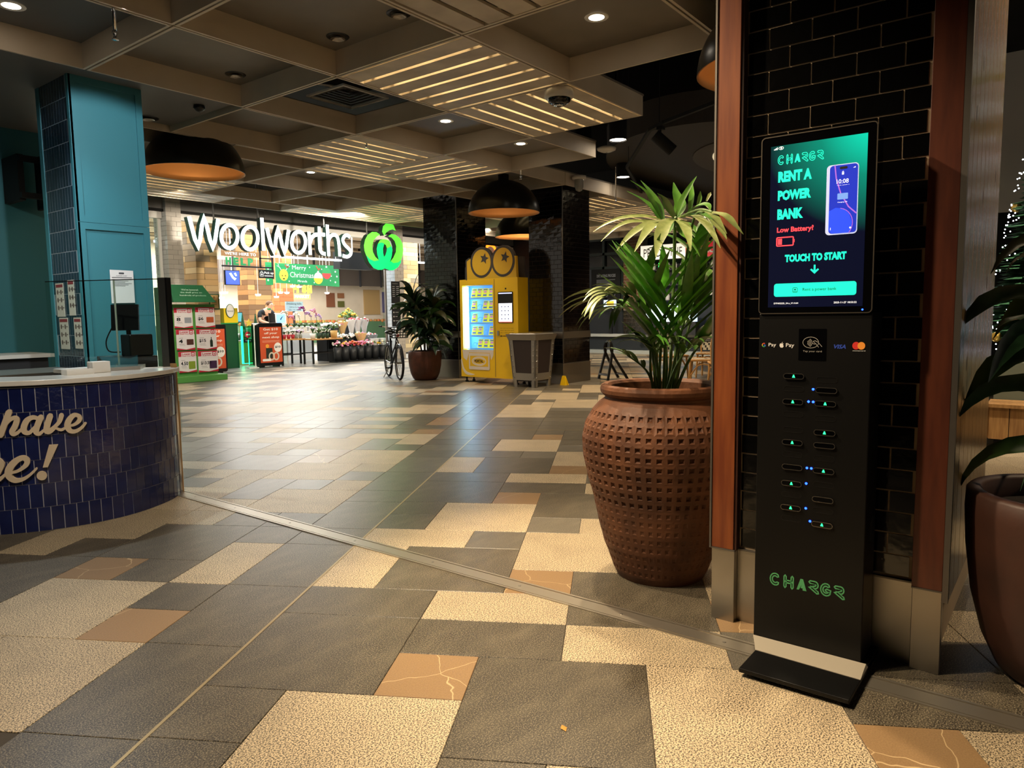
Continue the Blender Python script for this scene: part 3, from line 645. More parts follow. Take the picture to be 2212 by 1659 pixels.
# ================================================================== JAR WITH PALM
JX, JY = 3.10, 1.515
prof = [(.0, .205), (.03, .222), (.10, .245), (.163, .270), (.27, .297), (.376, .318), (.48, .347), (.58, .368), (.66, .372), (.73, .358), (.79, .325), (.835, .286), (.852, .268)]
def rz(z):
    for (z0, r0), (z1, r1) in zip(prof, prof[1:]):
        if z <= z1: t = (z - z0) / (z1 - z0); t = t * t * (3 - 2 * t) * .3 + t * .7; return r0 + (r1 - r0) * t
    return prof[-1][1]
jar = thing('palm_pot', 'big terracotta jar with rows of square dimples holding the palm', 'pot', (JX, JY, 0))
mb = MB(); NC, NR = 50, 18; z_lo, z_hi = .035, .805
zs = [z_lo + (z_hi - z_lo) * k / NR for k in range(NR + 1)]
def pt(a, z, dr=0): r = rz(z) + dr; return (JX + r * cos(a), JY + r * sin(a), z)
for k in range(NR):
    for i in range(NC):
        off = 0; a0 = 2 * pi * (i + off) / NC; a1 = 2 * pi * (i + 1 + off) / NC; z0, z1 = zs[k], zs[k + 1]; da = (a1 - a0) * .235; dz = (z1 - z0) * .23
        dep = -.0105 if k >= 8 else -.0035
        o = [pt(a0, z0), pt(a1, z0), pt(a1, z1), pt(a0, z1)]; n = [pt(a0 + da, z0 + dz), pt(a1 - da, z0 + dz), pt(a1 - da, z1 - dz), pt(a0 + da, z1 - dz)]
        q = [pt(a0 + 1.65 * da, z0 + 1.65 * dz, dep), pt(a1 - 1.65 * da, z0 + 1.65 * dz, dep), pt(a1 - 1.65 * da, z1 - 1.65 * dz, dep), pt(a0 + 1.65 * da, z1 - 1.65 * dz, dep)]
        fs = [(0, 1, 5, 4), (1, 2, 6, 5), (2, 3, 7, 6), (3, 0, 4, 7), (4, 5, 9, 8), (5, 6, 10, 9), (6, 7, 11, 10), (7, 4, 8, 11), (8, 9, 10, 11)]
        mb.add(o + n + q, fs)
mb.lathe([(.0, 0), (.205, 0), (rz(z_lo), z_lo)], (JX, JY, 0), 50).lathe([(rz(z_hi), z_hi), (rz(.83), .83), (.264, .848), (.262, .857), (.272, .864), (.283, .876), (.286, .893), (.281, .908), (.268, .915), (.250, .912), (.240, .900), (.236, .86), (.25, .80)], (JX, JY, 0), 50)
obj('jar', mb, m_terra, jar)
obj('soil', MB().lathe([(.249, 0), (.15, .012), (.02, .02)], (JX, JY, .838), 32, cap1=True), m_soil, jar)

palm = thing('potted_palm', 'kentia palm with long drooping leaflets growing from the terracotta jar', 'plant', (JX, JY, .845))
VR = Vector((CR.x, CR.y, 0)).normalized(); VF = Vector((CF.x, CF.y, 0)).normalized()
def jp(dx, z, dd=0): return Vector((JX, JY, 0)) + VR * dx + VF * dd + Vector((0, 0, z))      # right of the axis / height / away from the viewer
pr = random.Random(21)
def frond(path, n, length, droop, w_=.017, start=.35, spread=1.0, m=None, lift=.35):
    pts = [Vector(p) for p in smooth_path([tuple(p) for p in path], 8)]
    N_ = len(pts); rad = [.0085 * (1 - .75 * i / N_) for i in range(N_)]
    f = obj('frond', MB().tube(pts, rad, 6), mat('palm_stem', '#3f5a24', .5), palm, smooth=True)
    for i in range(n):
        t = start + (1 - start) * i / max(n - 1, 1); k = min(int(t * (N_ - 1)), N_ - 2); p = pts[k].lerp(pts[k + 1], t * (N_ - 1) - k); tan = (pts[k + 1] - pts[k]).normalized()
        side = tan.cross(Vector((0, 0, 1)))
        if side.length < .25: side = (VR + side * .5)
        side.normalize(); up = side.cross(tan).normalized()
        s_ = 1 if i % 2 else -1; L_ = length * (sin(pi * (.22 + .68 * (t - start) / (1 - start + 1e-6))) ** .7) * pr.uniform(.85, 1.12)
        if i == n - 1: d = tan
        else: d = (tan * .75 + side * s_ * spread + up * lift * pr.uniform(.6, 1.3)).normalized()
        sp = []; q = p.copy(); dd = d.copy(); seg = 9
        for j in range(seg):
            sp.append(q.copy()); q += dd * L_ / (seg - 1); dd = (dd + Vector((0, 0, -droop * (.25 + j / seg)))).normalized()
        ws = [w_ * v for v in (.45, .8, 1, 1, .95, .82, .62, .36, .04)]
        obj('leaflet', MB().blade(sp, ws, up=(0, 0, 1), fold=.35), m or m_palm, f, smooth=True)
m_palm = mat('palm_leaf', '#2f5a1a', .34, col2='#4c7a2a', vs=16, stretch=(1, 1, .3), rand=.25, spec=.6)
m_palmp = mat('palm_leaf_pale', '#626f3c', .36, col2='#77824c', vs=30, rand=.12, spec=.6)
m_palmb = mat('palm_leaf_bright', '#3f8420', .36, col2='#5fa030', vs=16, rand=.12)
# crown frond leaning towards the viewer
CROWN = [[[[3.134,1.535,1.672],[3.069,1.577,1.687],[2.979,1.646,1.68],[2.899,1.699,1.648],[2.839,1.726,1.611]],0.014,"p"],[[[3.124,1.53,1.668],[3.026,1.574,1.66],[2.938,1.604,1.651],[2.853,1.627,1.617],[2.768,1.644,1.557]],0.015,"p"],[[[3.12,1.519,1.667],[3.013,1.535,1.649],[2.902,1.553,1.601],[2.806,1.55,1.553],[2.718,1.537,1.508]],0.018,"p"],[[[3.12,1.519,1.667],[2.975,1.504,1.631],[2.837,1.475,1.571],[2.7,1.444,1.496]],0.022,"p"],[[[3.14,1.478,1.671],[3.028,1.462,1.641],[2.921,1.434,1.579],[2.821,1.399,1.522],[2.724,1.359,1.471]],0.03,"p"],[[[3.147,1.469,1.671],[3.046,1.385,1.63],[2.934,1.312,1.566],[2.814,1.248,1.495]],0.024,"p"],[[[3.13,1.442,1.673],[2.978,1.308,1.655],[2.793,1.175,1.592],[2.633,1.075,1.526],[2.566,1.023,1.476]],0.022,"p"],[[[2.848,1.229,1.659],[2.654,1.095,1.612],[2.61,1.047,1.572],[2.585,1.007,1.527]],0.017,"p"],[[[2.655,1.095,1.619],[2.626,1.03,1.596],[2.606,0.984,1.555],[2.601,0.952,1.522]],0.016,"p"],[[[2.669,1.106,1.595],[2.626,1.058,1.561],[2.606,1.03,1.534],[2.583,1.006,1.506]],0.014,"p"],[[[3.147,1.551,1.677],[3.155,1.588,1.731],[3.151,1.639,1.778],[3.129,1.714,1.825]],0.014,"d"],[[[3.158,1.538,1.68],[3.187,1.578,1.752],[3.204,1.633,1.825],[3.219,1.689,1.884]],0.017,"d"],[[[3.154,1.543,1.68],[3.148,1.585,1.757],[3.142,1.625,1.819],[3.116,1.688,1.87]],0.013,"d"],[[[3.193,1.493,1.685],[3.249,1.496,1.745],[3.281,1.532,1.811],[3.316,1.562,1.872]],0.028,"d"],[[[3.191,1.496,1.682],[3.163,1.524,1.738],[3.144,1.538,1.772],[3.123,1.552,1.796]],0.03,"d"],[[[3.193,1.493,1.682],[3.24,1.484,1.766],[3.295,1.464,1.844],[3.34,1.453,1.892]],0.013,"d"],[[[3.255,1.45,1.71],[3.298,1.462,1.782],[3.335,1.475,1.829],[3.372,1.489,1.868]],0.013,"d"],[[[3.225,1.454,1.697],[3.199,1.393,1.723],[3.171,1.332,1.724],[3.121,1.293,1.694]],0.03,"d"],[[[3.3,1.431,1.744],[3.318,1.429,1.775],[3.331,1.432,1.8],[3.343,1.436,1.82]],0.01,"d"],[[[3.308,1.39,1.764],[3.32,1.38,1.793],[3.322,1.378,1.799],[3.325,1.376,1.806]],0.008,"p"],[[[3.198,1.454,1.683],[3.127,1.349,1.684],[3.039,1.259,1.645],[2.928,1.196,1.583]],0.026,"d"],[[[3.168,1.491,1.672],[3.1,1.483,1.619],[3.027,1.485,1.591],[2.944,1.506,1.598]],0.014,"d"],[[[3.175,1.482,1.671],[3.087,1.415,1.602],[3.013,1.333,1.551],[2.931,1.257,1.477]],0.016,"d"]]
RACH = [[3.14, 1.494, 0.851], [3.197, 1.507, 1.189], [3.209, 1.505, 1.473], [3.17, 1.484, 1.641], [3.138, 1.465, 1.679]]
ARM = [[3.13, 1.442, 1.676], [2.973, 1.317, 1.673], [2.826, 1.209, 1.658], [2.676, 1.101, 1.623]]
SIDE = [[3.211, 1.49, 1.189], [3.226, 1.453, 1.493], [3.123, 1.368, 1.668], [2.986, 1.266, 1.67]]
cf = obj('frond', MB().tube(smooth_path([tuple(p) for p in RACH], 6), .008, 6).tube(smooth_path([tuple(p) for p in SIDE], 6), .006, 6).tube(smooth_path([tuple(p) for p in ARM], 6), .005, 6), mat('palm_stem', '#3f5a24', .5), palm, smooth=True)
for pts, w_, k_ in CROWN:
    sp_ = smooth_path([tuple(p) for p in pts], 5); n_ = len(sp_); ws = [w_ * max(.06, min(1, .45 + 2.2 * i / n_) * min(1, 1.9 * (1 - i / (n_ - 1)) + .02)) for i in range(n_)]
    obj('leaflet', MB().blade(sp_, ws, up=(-CF.x * .6, -CF.y * .6, .8), fold=.28), m_palmp if k_ == 'p' else m_palm, cf, smooth=True)
frond([jp(.05, .85), jp(.10, 1.25, .06), jp(.16, 1.52, .10), jp(.20, 1.62, .12)], 12, .34, .22, .024, .5, 1.1, m_palm, .4)
# low left frond arching out over the floor
frond([jp(-.02, .85), jp(-.045, 1.05, -.02), jp(-.08, 1.22, -.04), jp(-.14, 1.32, -.08), jp(-.24, 1.335, -.1), jp(-.30, 1.31, -.12)], 15, .30, .16, .016, .6, .7, m_palmp, .2)
frond([jp(-.01, .85), jp(-.04, 1.1, .03), jp(-.12, 1.26, .02), jp(-.20, 1.27, .0)], 9, .30, .30, .016, .6, .9, m_palm, .1)
# bright young fronds in the middle
frond([jp(.01, .85), jp(.005, 1.05, -.05), jp(.0, 1.22, -.08), jp(-.01, 1.36, -.10)], 13, .44, .04, .024, .38, .55, m_palmb, .25)
frond([jp(.03, .85), jp(.06, 1.05, -.04), jp(.10, 1.22, -.05), jp(.16, 1.36, -.06)], 13, .42, .05, .024, .38, .58, m_palm, .25)
frond([jp(-.01, .85), jp(-.03, 1.0, -.04), jp(-.06, 1.2, -.06), jp(-.12, 1.40, -.08)], 11, .40, .06, .022, .4, .55, m_palm, .2)
# right-hand fronds behind the post
frond([jp(.06, .85), jp(.12, 1.1, .05), jp(.20, 1.32, .08), jp(.30, 1.42, .08)], 14, .38, .22, .028, .45, 1.0, m_palm, .3)
frond([jp(.06, .85), jp(.13, 1.02, 0), jp(.22, 1.14, -.02), jp(.30, 1.18, -.04)], 12, .34, .12, .024, .45, .85, m_palm, .3)
# small low fronds
frond([jp(-.02, .85), jp(-.03, .98, -.06), jp(-.05, 1.08, -.1), jp(-.10, 1.13, -.14)], 9, .26, .26, .013, .6, 1.1, m_palm, .1)
frond([jp(.02, .85), jp(.05, .98, -.06), jp(.09, 1.07, -.1), jp(.15, 1.11, -.12)], 9, .24, .2, .013, .55, 1.0, m_palm, .2)
frond([jp(-.02, .85), jp(-.06, .95, -.03), jp(-.10, 1.0, -.05), jp(-.17, 1.05, -.06)], 6, .2, .16, .011, .6, .7, m_palm, .1)
st = MB()
for i in range(9):
    a = pr.uniform(0, 6.28); r = pr.uniform(.01, .06); x, y = r * cos(a), r * sin(a)
    st.tube([jp(x, .845, y), jp(x * 1.6, .98, y * 1.6), jp(x * 2.2 + pr.uniform(-.02, .02), 1.12 + pr.uniform(0, .15), y * 2)], [.008, .006, .004], 6)
obj('stem', st, mat('palm_stem', '#3f5a24', .5), palm, kind='stuff', smooth=True)

# ================================================================== BROWN POT AT THE RIGHT EDGE
def broad_plant(parent, c, n, zmin, zmax, lmin, lmax, wid, rnd, mats, crowns, droop=.22):
    cx, cy, cz = c
    for cr_ in crowns:
        o = Vector((cx + cr_[0], cy + cr_[1], cr_[2]))
        stem = obj('stem', MB().tube([(cx + cr_[0] * .3, cy + cr_[1] * .3, cz), (cx + cr_[0] * .7, cy + cr_[1] * .7, (cz + cr_[2]) / 2), o], [.014, .012, .009], 7), mat('cane', '#5c5240', .8), parent, smooth=True)
        for i in range(n):
            a = i * 2.399 + rnd.uniform(-.2, .2); t = i / n; base = o - Vector((0, 0, t * (zmax - zmin)))
            el = radians(70 - 75 * t + rnd.uniform(-10, 10)); d = Vector((cos(a) * cos(el), sin(a) * cos(el), sin(el))); L_ = rnd.uniform(lmin, lmax)
            sp = []; q = base.copy()
            for j in range(8):
                sp.append(q.copy()); q += d * L_ / 7; d = (d + Vector((0, 0, -droop * (.3 + j * .16)))).normalized()
            ws = [wid * v for v in (.35, .75, 1, 1, .9, .7, .4, .03)]
            obj('leaf', MB().blade(sp, ws, up=(rnd.uniform(-.8, .8), rnd.uniform(-.8, .8), .6), fold=.3), mats[i % len(mats)], parent, smooth=True)
PX, PY = 2.95, -.05
pot2 = thing('planter_pot', 'shade-darkened brown round pot cut by the right edge of the photo', 'pot', (PX, PY, 0))
pp = [(a * 1.02, b * 1.09) for a, b in [(0, 0), (.17, 0), (.205, .03), (.25, .12), (.285, .25), (.305, .40), (.312, .52), (.310, .575), (.300, .585), (.272, .585), (.262, .575), (.262, .50)]]
obj('pot', MB().lathe(pp, (PX, PY, 0), 48), mat('brown_pot_shaded', '#3c2218', .55, col2='#2e1a12', vs=6, bump=.1, bs=30), pot2, smooth=True)  # brown pot made darker: the shade it stands in is in its colour
obj('soil', MB().lathe([(.262, 0), (.1, .012), (.01, .015)], (PX, PY, .565), 28, cap1=True), m_soil, pot2)
pl2 = thing('leafy_plant', 'dark broad-leaved plant in the pot at the right edge', 'plant', (PX, PY, .58))
broad_plant(pl2, (PX, PY, .58), 13, 0, .40, .32, .46, .042, random.Random(9), [m_leafd, m_leafd, m_leaf], [(.0, .05, 1.42), (.1, -.06, 1.62), (-.02, .02, 1.12)], .46)
# ================================================================== BLUE TILED COUNTER
D_counter = [[0.633,6.024],[0.662,5.976],[0.701,5.909],[0.748,5.83],[0.798,5.747],[0.847,5.666],[0.892,5.596],[0.932,5.533],[0.972,5.473],[1.011,5.415],[1.049,5.361],[1.084,5.311],[1.118,5.264],[1.148,5.223],[1.175,5.186],[1.201,5.153],[1.225,5.123],[1.249,5.094],[1.273,5.065],[1.298,5.037],[1.323,5.01],[1.347,4.985],[1.371,4.961],[1.394,4.939],[1.416,4.919],[1.437,4.901],[1.456,4.886],[1.475,4.872],[1.493,4.859],[1.512,4.846],[1.531,4.834],[1.55,4.822],[1.569,4.81],[1.589,4.799],[1.609,4.789],[1.631,4.779],[1.656,4.769],[1.683,4.759],[1.712,4.749],[1.743,4.739],[1.776,4.731],[1.809,4.723],[1.843,4.718],[1.878,4.715],[1.915,4.712],[1.953,4.712],[1.991,4.712],[2.029,4.716],[2.066,4.721],[2.104,4.729],[2.141,4.741],[2.179,4.754],[2.215,4.769],[2.251,4.785],[2.284,4.8],[2.315,4.816],[2.345,4.833],[2.374,4.851],[2.401,4.869],[2.426,4.887],[2.449,4.905],[2.468,4.922],[2.486,4.939],[2.501,4.956],[2.514,4.972],[2.527,4.988],[2.539,5.002],[2.551,5.015],[2.562,5.028],[2.573,5.04],[2.582,5.051],[2.589,5.059],[2.595,5.066]]
D_script = [[[1.464,0.724,0.05],[1.437,0.654,0.05],[1.414,0.592,0.05]],[[1.438,0.645,0.03],[1.459,0.674,0.035],[1.485,0.688,0.04],[1.499,0.677,0.045],[1.489,0.642,0.048],[1.472,0.611,0.045],[1.478,0.594,0.04],[1.499,0.602,0.03],[1.518,0.622,0.022]],[[1.602,0.676,0.03],[1.577,0.685,0.04],[1.549,0.671,0.048],[1.531,0.633,0.05],[1.532,0.604,0.045],[1.554,0.596,0.035],[1.581,0.627,0.025]],[[1.614,0.683,0.05],[1.594,0.632,0.048],[1.587,0.599,0.045],[1.601,0.586,0.035],[1.624,0.605,0.022]],[[1.66,0.687,0.05],[1.644,0.639,0.05],[1.638,0.601,0.05],[1.654,0.593,0.035],[1.683,0.617,0.022]],[[1.638,0.596,0.03],[1.675,0.618,0.03],[1.703,0.649,0.035],[1.716,0.687,0.04]],[[1.685,0.611,0.02],[1.71,0.599,0.025],[1.734,0.612,0.02]],[[1.747,0.62,0.022],[1.776,0.623,0.025],[1.802,0.645,0.035],[1.803,0.671,0.038],[1.78,0.681,0.04],[1.755,0.659,0.048],[1.741,0.624,0.05],[1.75,0.592,0.045],[1.776,0.582,0.035],[1.809,0.598,0.025],[1.834,0.627,0.018]],[[1.394,0.444,0.05],[1.408,0.419,0.045],[1.397,0.384,0.03],[1.386,0.364,0.03]],[[1.384,0.331,0.045],[1.405,0.345,0.03],[1.424,0.364,0.022]],[[1.442,0.369,0.025],[1.481,0.375,0.028],[1.523,0.404,0.04],[1.534,0.433,0.045],[1.514,0.452,0.045],[1.477,0.435,0.055],[1.444,0.393,0.06],[1.439,0.351,0.055],[1.465,0.322,0.045],[1.505,0.325,0.033],[1.542,0.348,0.025],[1.574,0.381,0.02]]]
D_bang = [[1.644,0.516],[1.689,0.514],[1.63,0.384],[1.605,0.384]]
D_bangdot = [[1.623,0.333],[1.62,0.323],[1.614,0.315],[1.606,0.31],[1.596,0.309],[1.587,0.312],[1.579,0.319],[1.574,0.328],[1.573,0.339],[1.575,0.349],[1.581,0.358],[1.59,0.363],[1.6,0.364],[1.609,0.361],[1.617,0.354],[1.622,0.344]]
CO = [Vector((p[0], p[1])) for p in D_counter]
CS = [0.]
for a, b in zip(CO, CO[1:]): CS.append(CS[-1] + (b - a).length)
def cfr(s, z, d=0):
    s = min(max(s, 0), CS[-1] - 1e-6); i = max(j for j in range(len(CS) - 1) if CS[j] <= s); t = (s - CS[i]) / (CS[i + 1] - CS[i])
    def nrm(j):
        a = CO[max(j - 1, 0)]; b = CO[min(j + 1, len(CO) - 1)]; q = (b - a).normalized(); return Vector((q.y, -q.x))
    p = CO[i].lerp(CO[i + 1], t); n = nrm(i).lerp(nrm(i + 1), t).normalized()
    return (p.x + n.x * d, p.y + n.y * d, z)
def cang(s):
    a = Vector(cfr(s - .02, 0)); b = Vector(cfr(s + .02, 0)); return atan2(b.y - a.y, b.x - a.x)
m_blue_t = mat('cobalt_glazed_tile', '#151c47', .13, coat=.35, bump=.22, bs=22, col2='#1a2454', vs=7, rand=.10)
m_grout2 = mat('grout_grey', '#a3a3aa', .8)
m_top = mat('white_stone_top', '#d8d5ce', .16)
m_cream = mat('cream_sign', '#d9c6aa', .6)
ctr = thing('counter', 'curved counter faced with upright dark blue glazed tiles', 'counter', (1.6, 5.2, 0))
def cstrip(d0, d1, z0, z1, s0=0, s1=None, n=70):
    s1 = s1 or CS[-1]; mb = MB(); P = [s0 + (s1 - s0) * i / n for i in range(n + 1)]; vs = []; fs = []
    for q in P: vs += [cfr(q, z0, d0), cfr(q, z0, d1), cfr(q, z1, d1), cfr(q, z1, d0)]
    for i in range(n):
        a = 4 * i; b = a + 4; fs += [(a + k, b + k, b + (k + 1) % 4, a + (k + 1) % 4) for k in range(4)]
    fs += [(3, 2, 1, 0), (4 * n, 4 * n + 1, 4 * n + 2, 4 * n + 3)]
    return mb.add(vs, fs)
obj('body', cstrip(-.12, .0075, 0, .862), m_grout2, ctr)
tw, th = .0655, .1432
tmesh = meshof(MB().box(-tw / 2 + .0018, tw / 2 - .0018, -.010, -.0055, -th / 2 + .0018, th / 2 - .0018), m_blue_t, name='tile')
br = random.Random(8)
s_lo = CS[-1] - 2.35
for r in range(6):
    s_ = CS[-1] - tw * (.5 if r % 2 else 1.0) * .98
    while s_ > s_lo:
        x, y, z = cfr(s_, th * (r + .5) + .001)
        o = inst('tile', tmesh, (x, y, z), ctr, cang(s_)); o.rotation_euler = (br.uniform(-.004, .004), 0, cang(s_) + br.uniform(-.006, .006)); s_ -= tw
obj('shadow_gap', cstrip(-.10, -.004, .860, .872), m_blackm, ctr)
obj('countertop', cstrip(-.36, .028, .872, .902), m_top, ctr, bev=.004)
for k, p in enumerate(D_script):
    mb = MB().band(smooth_path([(q[0], q[1], q[2] * .62) for q in p], 6), .04, cfr, .0105, .024 + .0004 * k)
    if k == 0: wd = thing('sign_lettering', 'cream cut-out script word on the blue counter reading have', 'lettering', (1.5, 4.8, .6))
    if k == 8: wd2 = thing('sign_lettering', 'cream cut-out script letters ending in an exclamation mark, lower line on the counter', 'lettering', (1.5, 4.8, .3))
    if k < 8: nm = 'letter' if k < 7 else 'letter'
    obj('letter_stroke' if k in (1, 3, 5, 6) else 'letter', mb, m_cream, wd if k < 8 else wd2)
obj('exclamation_mark', MB().prism([tuple(p) for p in D_bang], cfr, .0105, .024), m_cream, wd2)
obj('exclamation_dot', MB().prism([tuple(p) for p in D_bangdot], cfr, .0105, .024), m_cream, wd2)
# end trims and acrylic leaflet holder
obj('end_trim', MB().box(2.556, 2.572, 5.01, 5.10, 0, .872), m_chrome, ctr)
obj('end_trim', MB().box(2.574, 2.592, 5.03, 5.09, 0, .93), mat('tan_edge', '#b08a58', .5), ctr, label='tan timber edge strip')
lh = thing('leaflet_holder', 'clear acrylic leaflet holder on the end of the blue counter', 'holder', (2.60, 5.07, .45))
m_acr = glassmat('acrylic', (.93, .97, .95), .02, .45)
obj('front_sheet', MB().box(2.596, 2.600, 5.02, 5.16, .42, .72), m_acr, lh)
obj('leaflet', MB().box(2.5935, 2.5955, 5.03, 5.15, .43, .66), mat('leaflet_tan', '#a9825a', .7), lh)
# glass screen on the counter
m_glass = glassmat('clear_glass', (.90, .97, .95), 0, .5)
m_gedge = mat('glass_edge', '#9fb8ae', .15, trans=.0)
gs = thing('glass_screen', 'clear glass sneeze screen standing on the end of the counter', 'screen', (2.45, 5.45, .90))
def wallquad(a, b, t, z0, z1):
    d = (Vector(b) - Vector(a)).normalized(); n = Vector((d.y, -d.x)) * t / 2; a, b = Vector(a), Vector(b)
    P = [a + n, b + n, b - n, a - n]
    return MB().hexa([(p.x, p.y, z0) for p in P][::-1], [(p.x, p.y, z1) for p in P][::-1])
ga, gb, gc = (2.15, 6.02), (2.405, 5.50), (2.585, 5.19)
obj('glass_pane', wallquad(ga, gb, .01, .905, 1.53), m_glass, gs)
obj('glass_pane', wallquad(gb, gc, .01, .905, 1.53), m_glass, gs)
obj('glass_edge', wallquad(ga, gb, .013, 1.53, 1.536), m_blackm, gs); obj('glass_edge', wallquad(gb, gc, .013, 1.53, 1.536), m_blackm, gs)
obj('glass_joint', MB().tube([(gb[0], gb[1], .905), (gb[0], gb[1], 1.53)], .007, 8), m_gedge, gs)
obj('end_post', wallquad((2.585, 5.19), (2.605, 5.125), .035, .902, 1.54), m_steel, gs, label='steel end post of the glass screen')
obj('end_post_edge', wallquad((2.605, 5.125), (2.61, 5.11), .04, .902, 1.54), m_black, gs)
obj('shelf', wallquad((2.50, 5.45), (2.66, 5.22), .12, 1.27, 1.278), m_glass, gs)
# bench behind the counter, along the teal wall, and the things on it
m_bench = mat('bench_white', '#c9c8c2', .3)
bk = thing('back_bench', 'white topped service bench along the teal wall behind the counter', 'bench', (1.6, 9.3, 0))
obj('cabinet', MB().box(-2.5, 3.2, 9.05, 9.72, 0, .84), m_dark, bk); obj('worktop', MB().box(-2.5, 3.25, 9.0, 9.72, .84, .88), m_bench, bk)
fr_ = thing('display_counter', 'black fronted service counter with a stainless top behind the blue counter', 'counter', (1.2, 6.7, 0))
obj('cabinet', MB().box(-.6, 2.5, 6.4, 7.0, 0, .80), m_blackm, fr_); obj('worktop', MB().box(-.65, 2.55, 6.35, 7.05, .80, .84), m_steel, fr_); obj('rail', MB().box(-.6, 2.5, 6.37, 6.385, .60, .63), m_steel, fr_)
sb = thing('service_bench', 'low white bench beside the glass screen that carries the register', 'bench', (2.52, 5.95, 0))
obj('cabinet', MB().box(2.28, 2.80, 5.70, 6.25, 0, .84), m_dark, sb); obj('worktop', MB().box(2.25, 2.82, 5.66, 6.28, .84, .87), m_bench, sb)
rg = thing('cash_register', 'black cash register seen through the glass screen', 'register', (2.62, 5.9, .87))
obj('till_drawer', MB().box(2.50, 2.80, 5.72, 6.10, .872, .96), m_black, rg, bev=.006)
obj('printer', MB().box(2.60, 2.78, 5.74, 5.90, .96, 1.13), m_black, rg, bev=.01)
pt_ = [Vector((2.56, 5.93, 1.16)), Vector((2.70, 5.78, 1.16)), Vector((2.72, 5.81, 1.36)), Vector((2.58, 5.96, 1.36))]
n_ = (pt_[1] - pt_[0]).cross(pt_[3] - pt_[0]).normalized() * .02
obj('display', MB().hexa([tuple(p) for p in pt_], [tuple(p + n_) for p in pt_]), m_black, rg)
obj('display_arm', MB().tube([(2.66, 5.9, .96), (2.67, 5.9, 1.1), (2.66, 5.89, 1.22)], .018, 8), m_black, rg)
obj('cable', MB().tube(smooth_path([(2.56, 5.94, 1.18), (2.53, 5.98, 1.08), (2.55, 5.99, 1.0), (2.62, 5.95, .99)], 5), .005, 6), m_black, rg)
tr_ = thing('straw_tray', 'small white tray on the countertop behind the blue tiles', 'tray', (1.93, 5.02, .902))
obj('tray', MB().box(1.86, 2.02, 4.98, 5.07, .902, .915).box(1.86, 2.02, 4.98, 4.985, .915, .935).box(1.86, 2.02, 5.065, 5.07, .915, .935).box(1.86, 1.865, 4.985, 5.065, .915, .935).box(2.015, 2.02, 4.985, 5.065, .915, .935), m_white, tr_)
bx_ = obj('napkin_box', MB().box(2.03, 2.14, 5.02, 5.11, .902, .975), m_white, label='plain white box on the countertop next to the small tray', cat='box', bev=.004)
gd = thing('glass_display', 'low sloped glass food display lying behind the glass screen', 'display', (2.36, 5.3, .902))
obj('base', MB().hexa([(2.16, 5.12, .902), (2.36, 5.08, .902), (2.50, 5.30, .902), (2.20, 5.42, .902)], [(2.16, 5.12, .925), (2.36, 5.08, .925), (2.50, 5.30, .925), (2.20, 5.42, .925)]), m_steel, gd)
obj('glass_lid', MB().hexa([(2.17, 5.13, .926), (2.35, 5.09, .926), (2.44, 5.28, .985), (2.22, 5.38, .985)], [(2.17, 5.13, .932), (2.35, 5.09, .932), (2.44, 5.28, .991), (2.22, 5.38, .991)]), m_glass, gd)
# ------------------------------------------------------------------ teal wall, teal column
m_tealp = mat('teal_paint', '#33707a', .5)
m_tealw = mat('teal_wall_paint', '#26626a', .55)
m_navy_t = mat('navy_glazed_tile', '#1b2b38', .14, coat=.3, bump=.35, bs=24, rand=.25)
obj('wall_left', MB().box(-5, 3.56, 9.73, 9.85, 0, 3.6), m_tealw, kind='structure')
tc = thing('column', 'teal panelled column with navy upright tiles on its left side', 'column', (3.19, 7.55, 0))
obj('shaft', MB().box(2.885, 3.50, 7.205, 7.92, 0, 3.44), m_tealp, tc)
TF = Fr((0, 7.205, 0), (1, 0, 0), (0, 0, 1), (0, -1, 0))
def panel_frame(mb, u0, u1, v0, v1, wd, fr, d0, d1):
    for a in ((u0, u0 + wd, v0, v1), (u1 - wd, u1, v0, v1), (u0 + wd, u1 - wd, v0, v0 + wd), (u0 + wd, u1 - wd, v1 - wd, v1)):
        mb.prism([(a[0], a[2]), (a[1], a[2]), (a[1], a[3]), (a[0], a[3])], fr, d0, d1)
    return mb
obj('panel_frame', panel_frame(MB(), 2.868, 3.515, 2.14, 3.44, .06, TF, 0, .014), m_tealp, tc)
obj('panel_frame', panel_frame(MB(), 2.868, 3.515, .0, 2.137, .06, TF, 0, .014), m_tealp, tc)
obj('corner_strip', MB().box(2.862, 2.886, 7.191, 7.235, 0, 3.44).box(2.862, 2.886, 7.845, 7.92, 0, 3.44), m_tealp, tc)
obj('tile_bed', MB().box(2.8687, 2.886, 7.235, 7.846, 0, 3.44), mat('grout_blue', '#7d8b93', .8), tc)
nt_ = meshof(MB().box(-.0065, .002, -.0268, .0268, -.0935, .0945), m_navy_t, name='tile')
for r in range(9, 18):
    z = .03 + .195 * r + .0
    if z > 3.40: break
    for c in range(11):
        y = 7.238 + .0605 * c + (.03 if r % 2 else 0)
        if y + .03 > 7.845: continue
        o = inst('tile', nt_, (2.874, y + .03, z), tc); o.rotation_euler = (0, br.uniform(-.008, .008), br.uniform(-.015, .015))
lo = MB()
for r in range(0, 9):
    for c in range(10):
        y = 7.238 + .0605 * c + (.03 if r % 2 else 0); z = .03 + .195 * r
        if y + .0605 <= 7.845: lo.box(2.8675, 2.876, y + .0025, y + .058, z - .0945, z + .0945)
obj('tile_field', lo, m_navy_t, tc, kind='stuff')
mp_ = [((7.60, 7.78, 1.28, 1.60), 'upper left menu sheet on the tiled side of the teal column'), ((7.36, 7.50, 1.29, 1.62), 'upper right menu sheet on the tiled side of the teal column'), ((7.55, 7.75, .97, 1.27), 'lower left menu sheet on the tiled side of the teal column'), ((7.26, 7.42, .98, 1.27), 'lower right menu sheet on the tiled side of the teal column')]
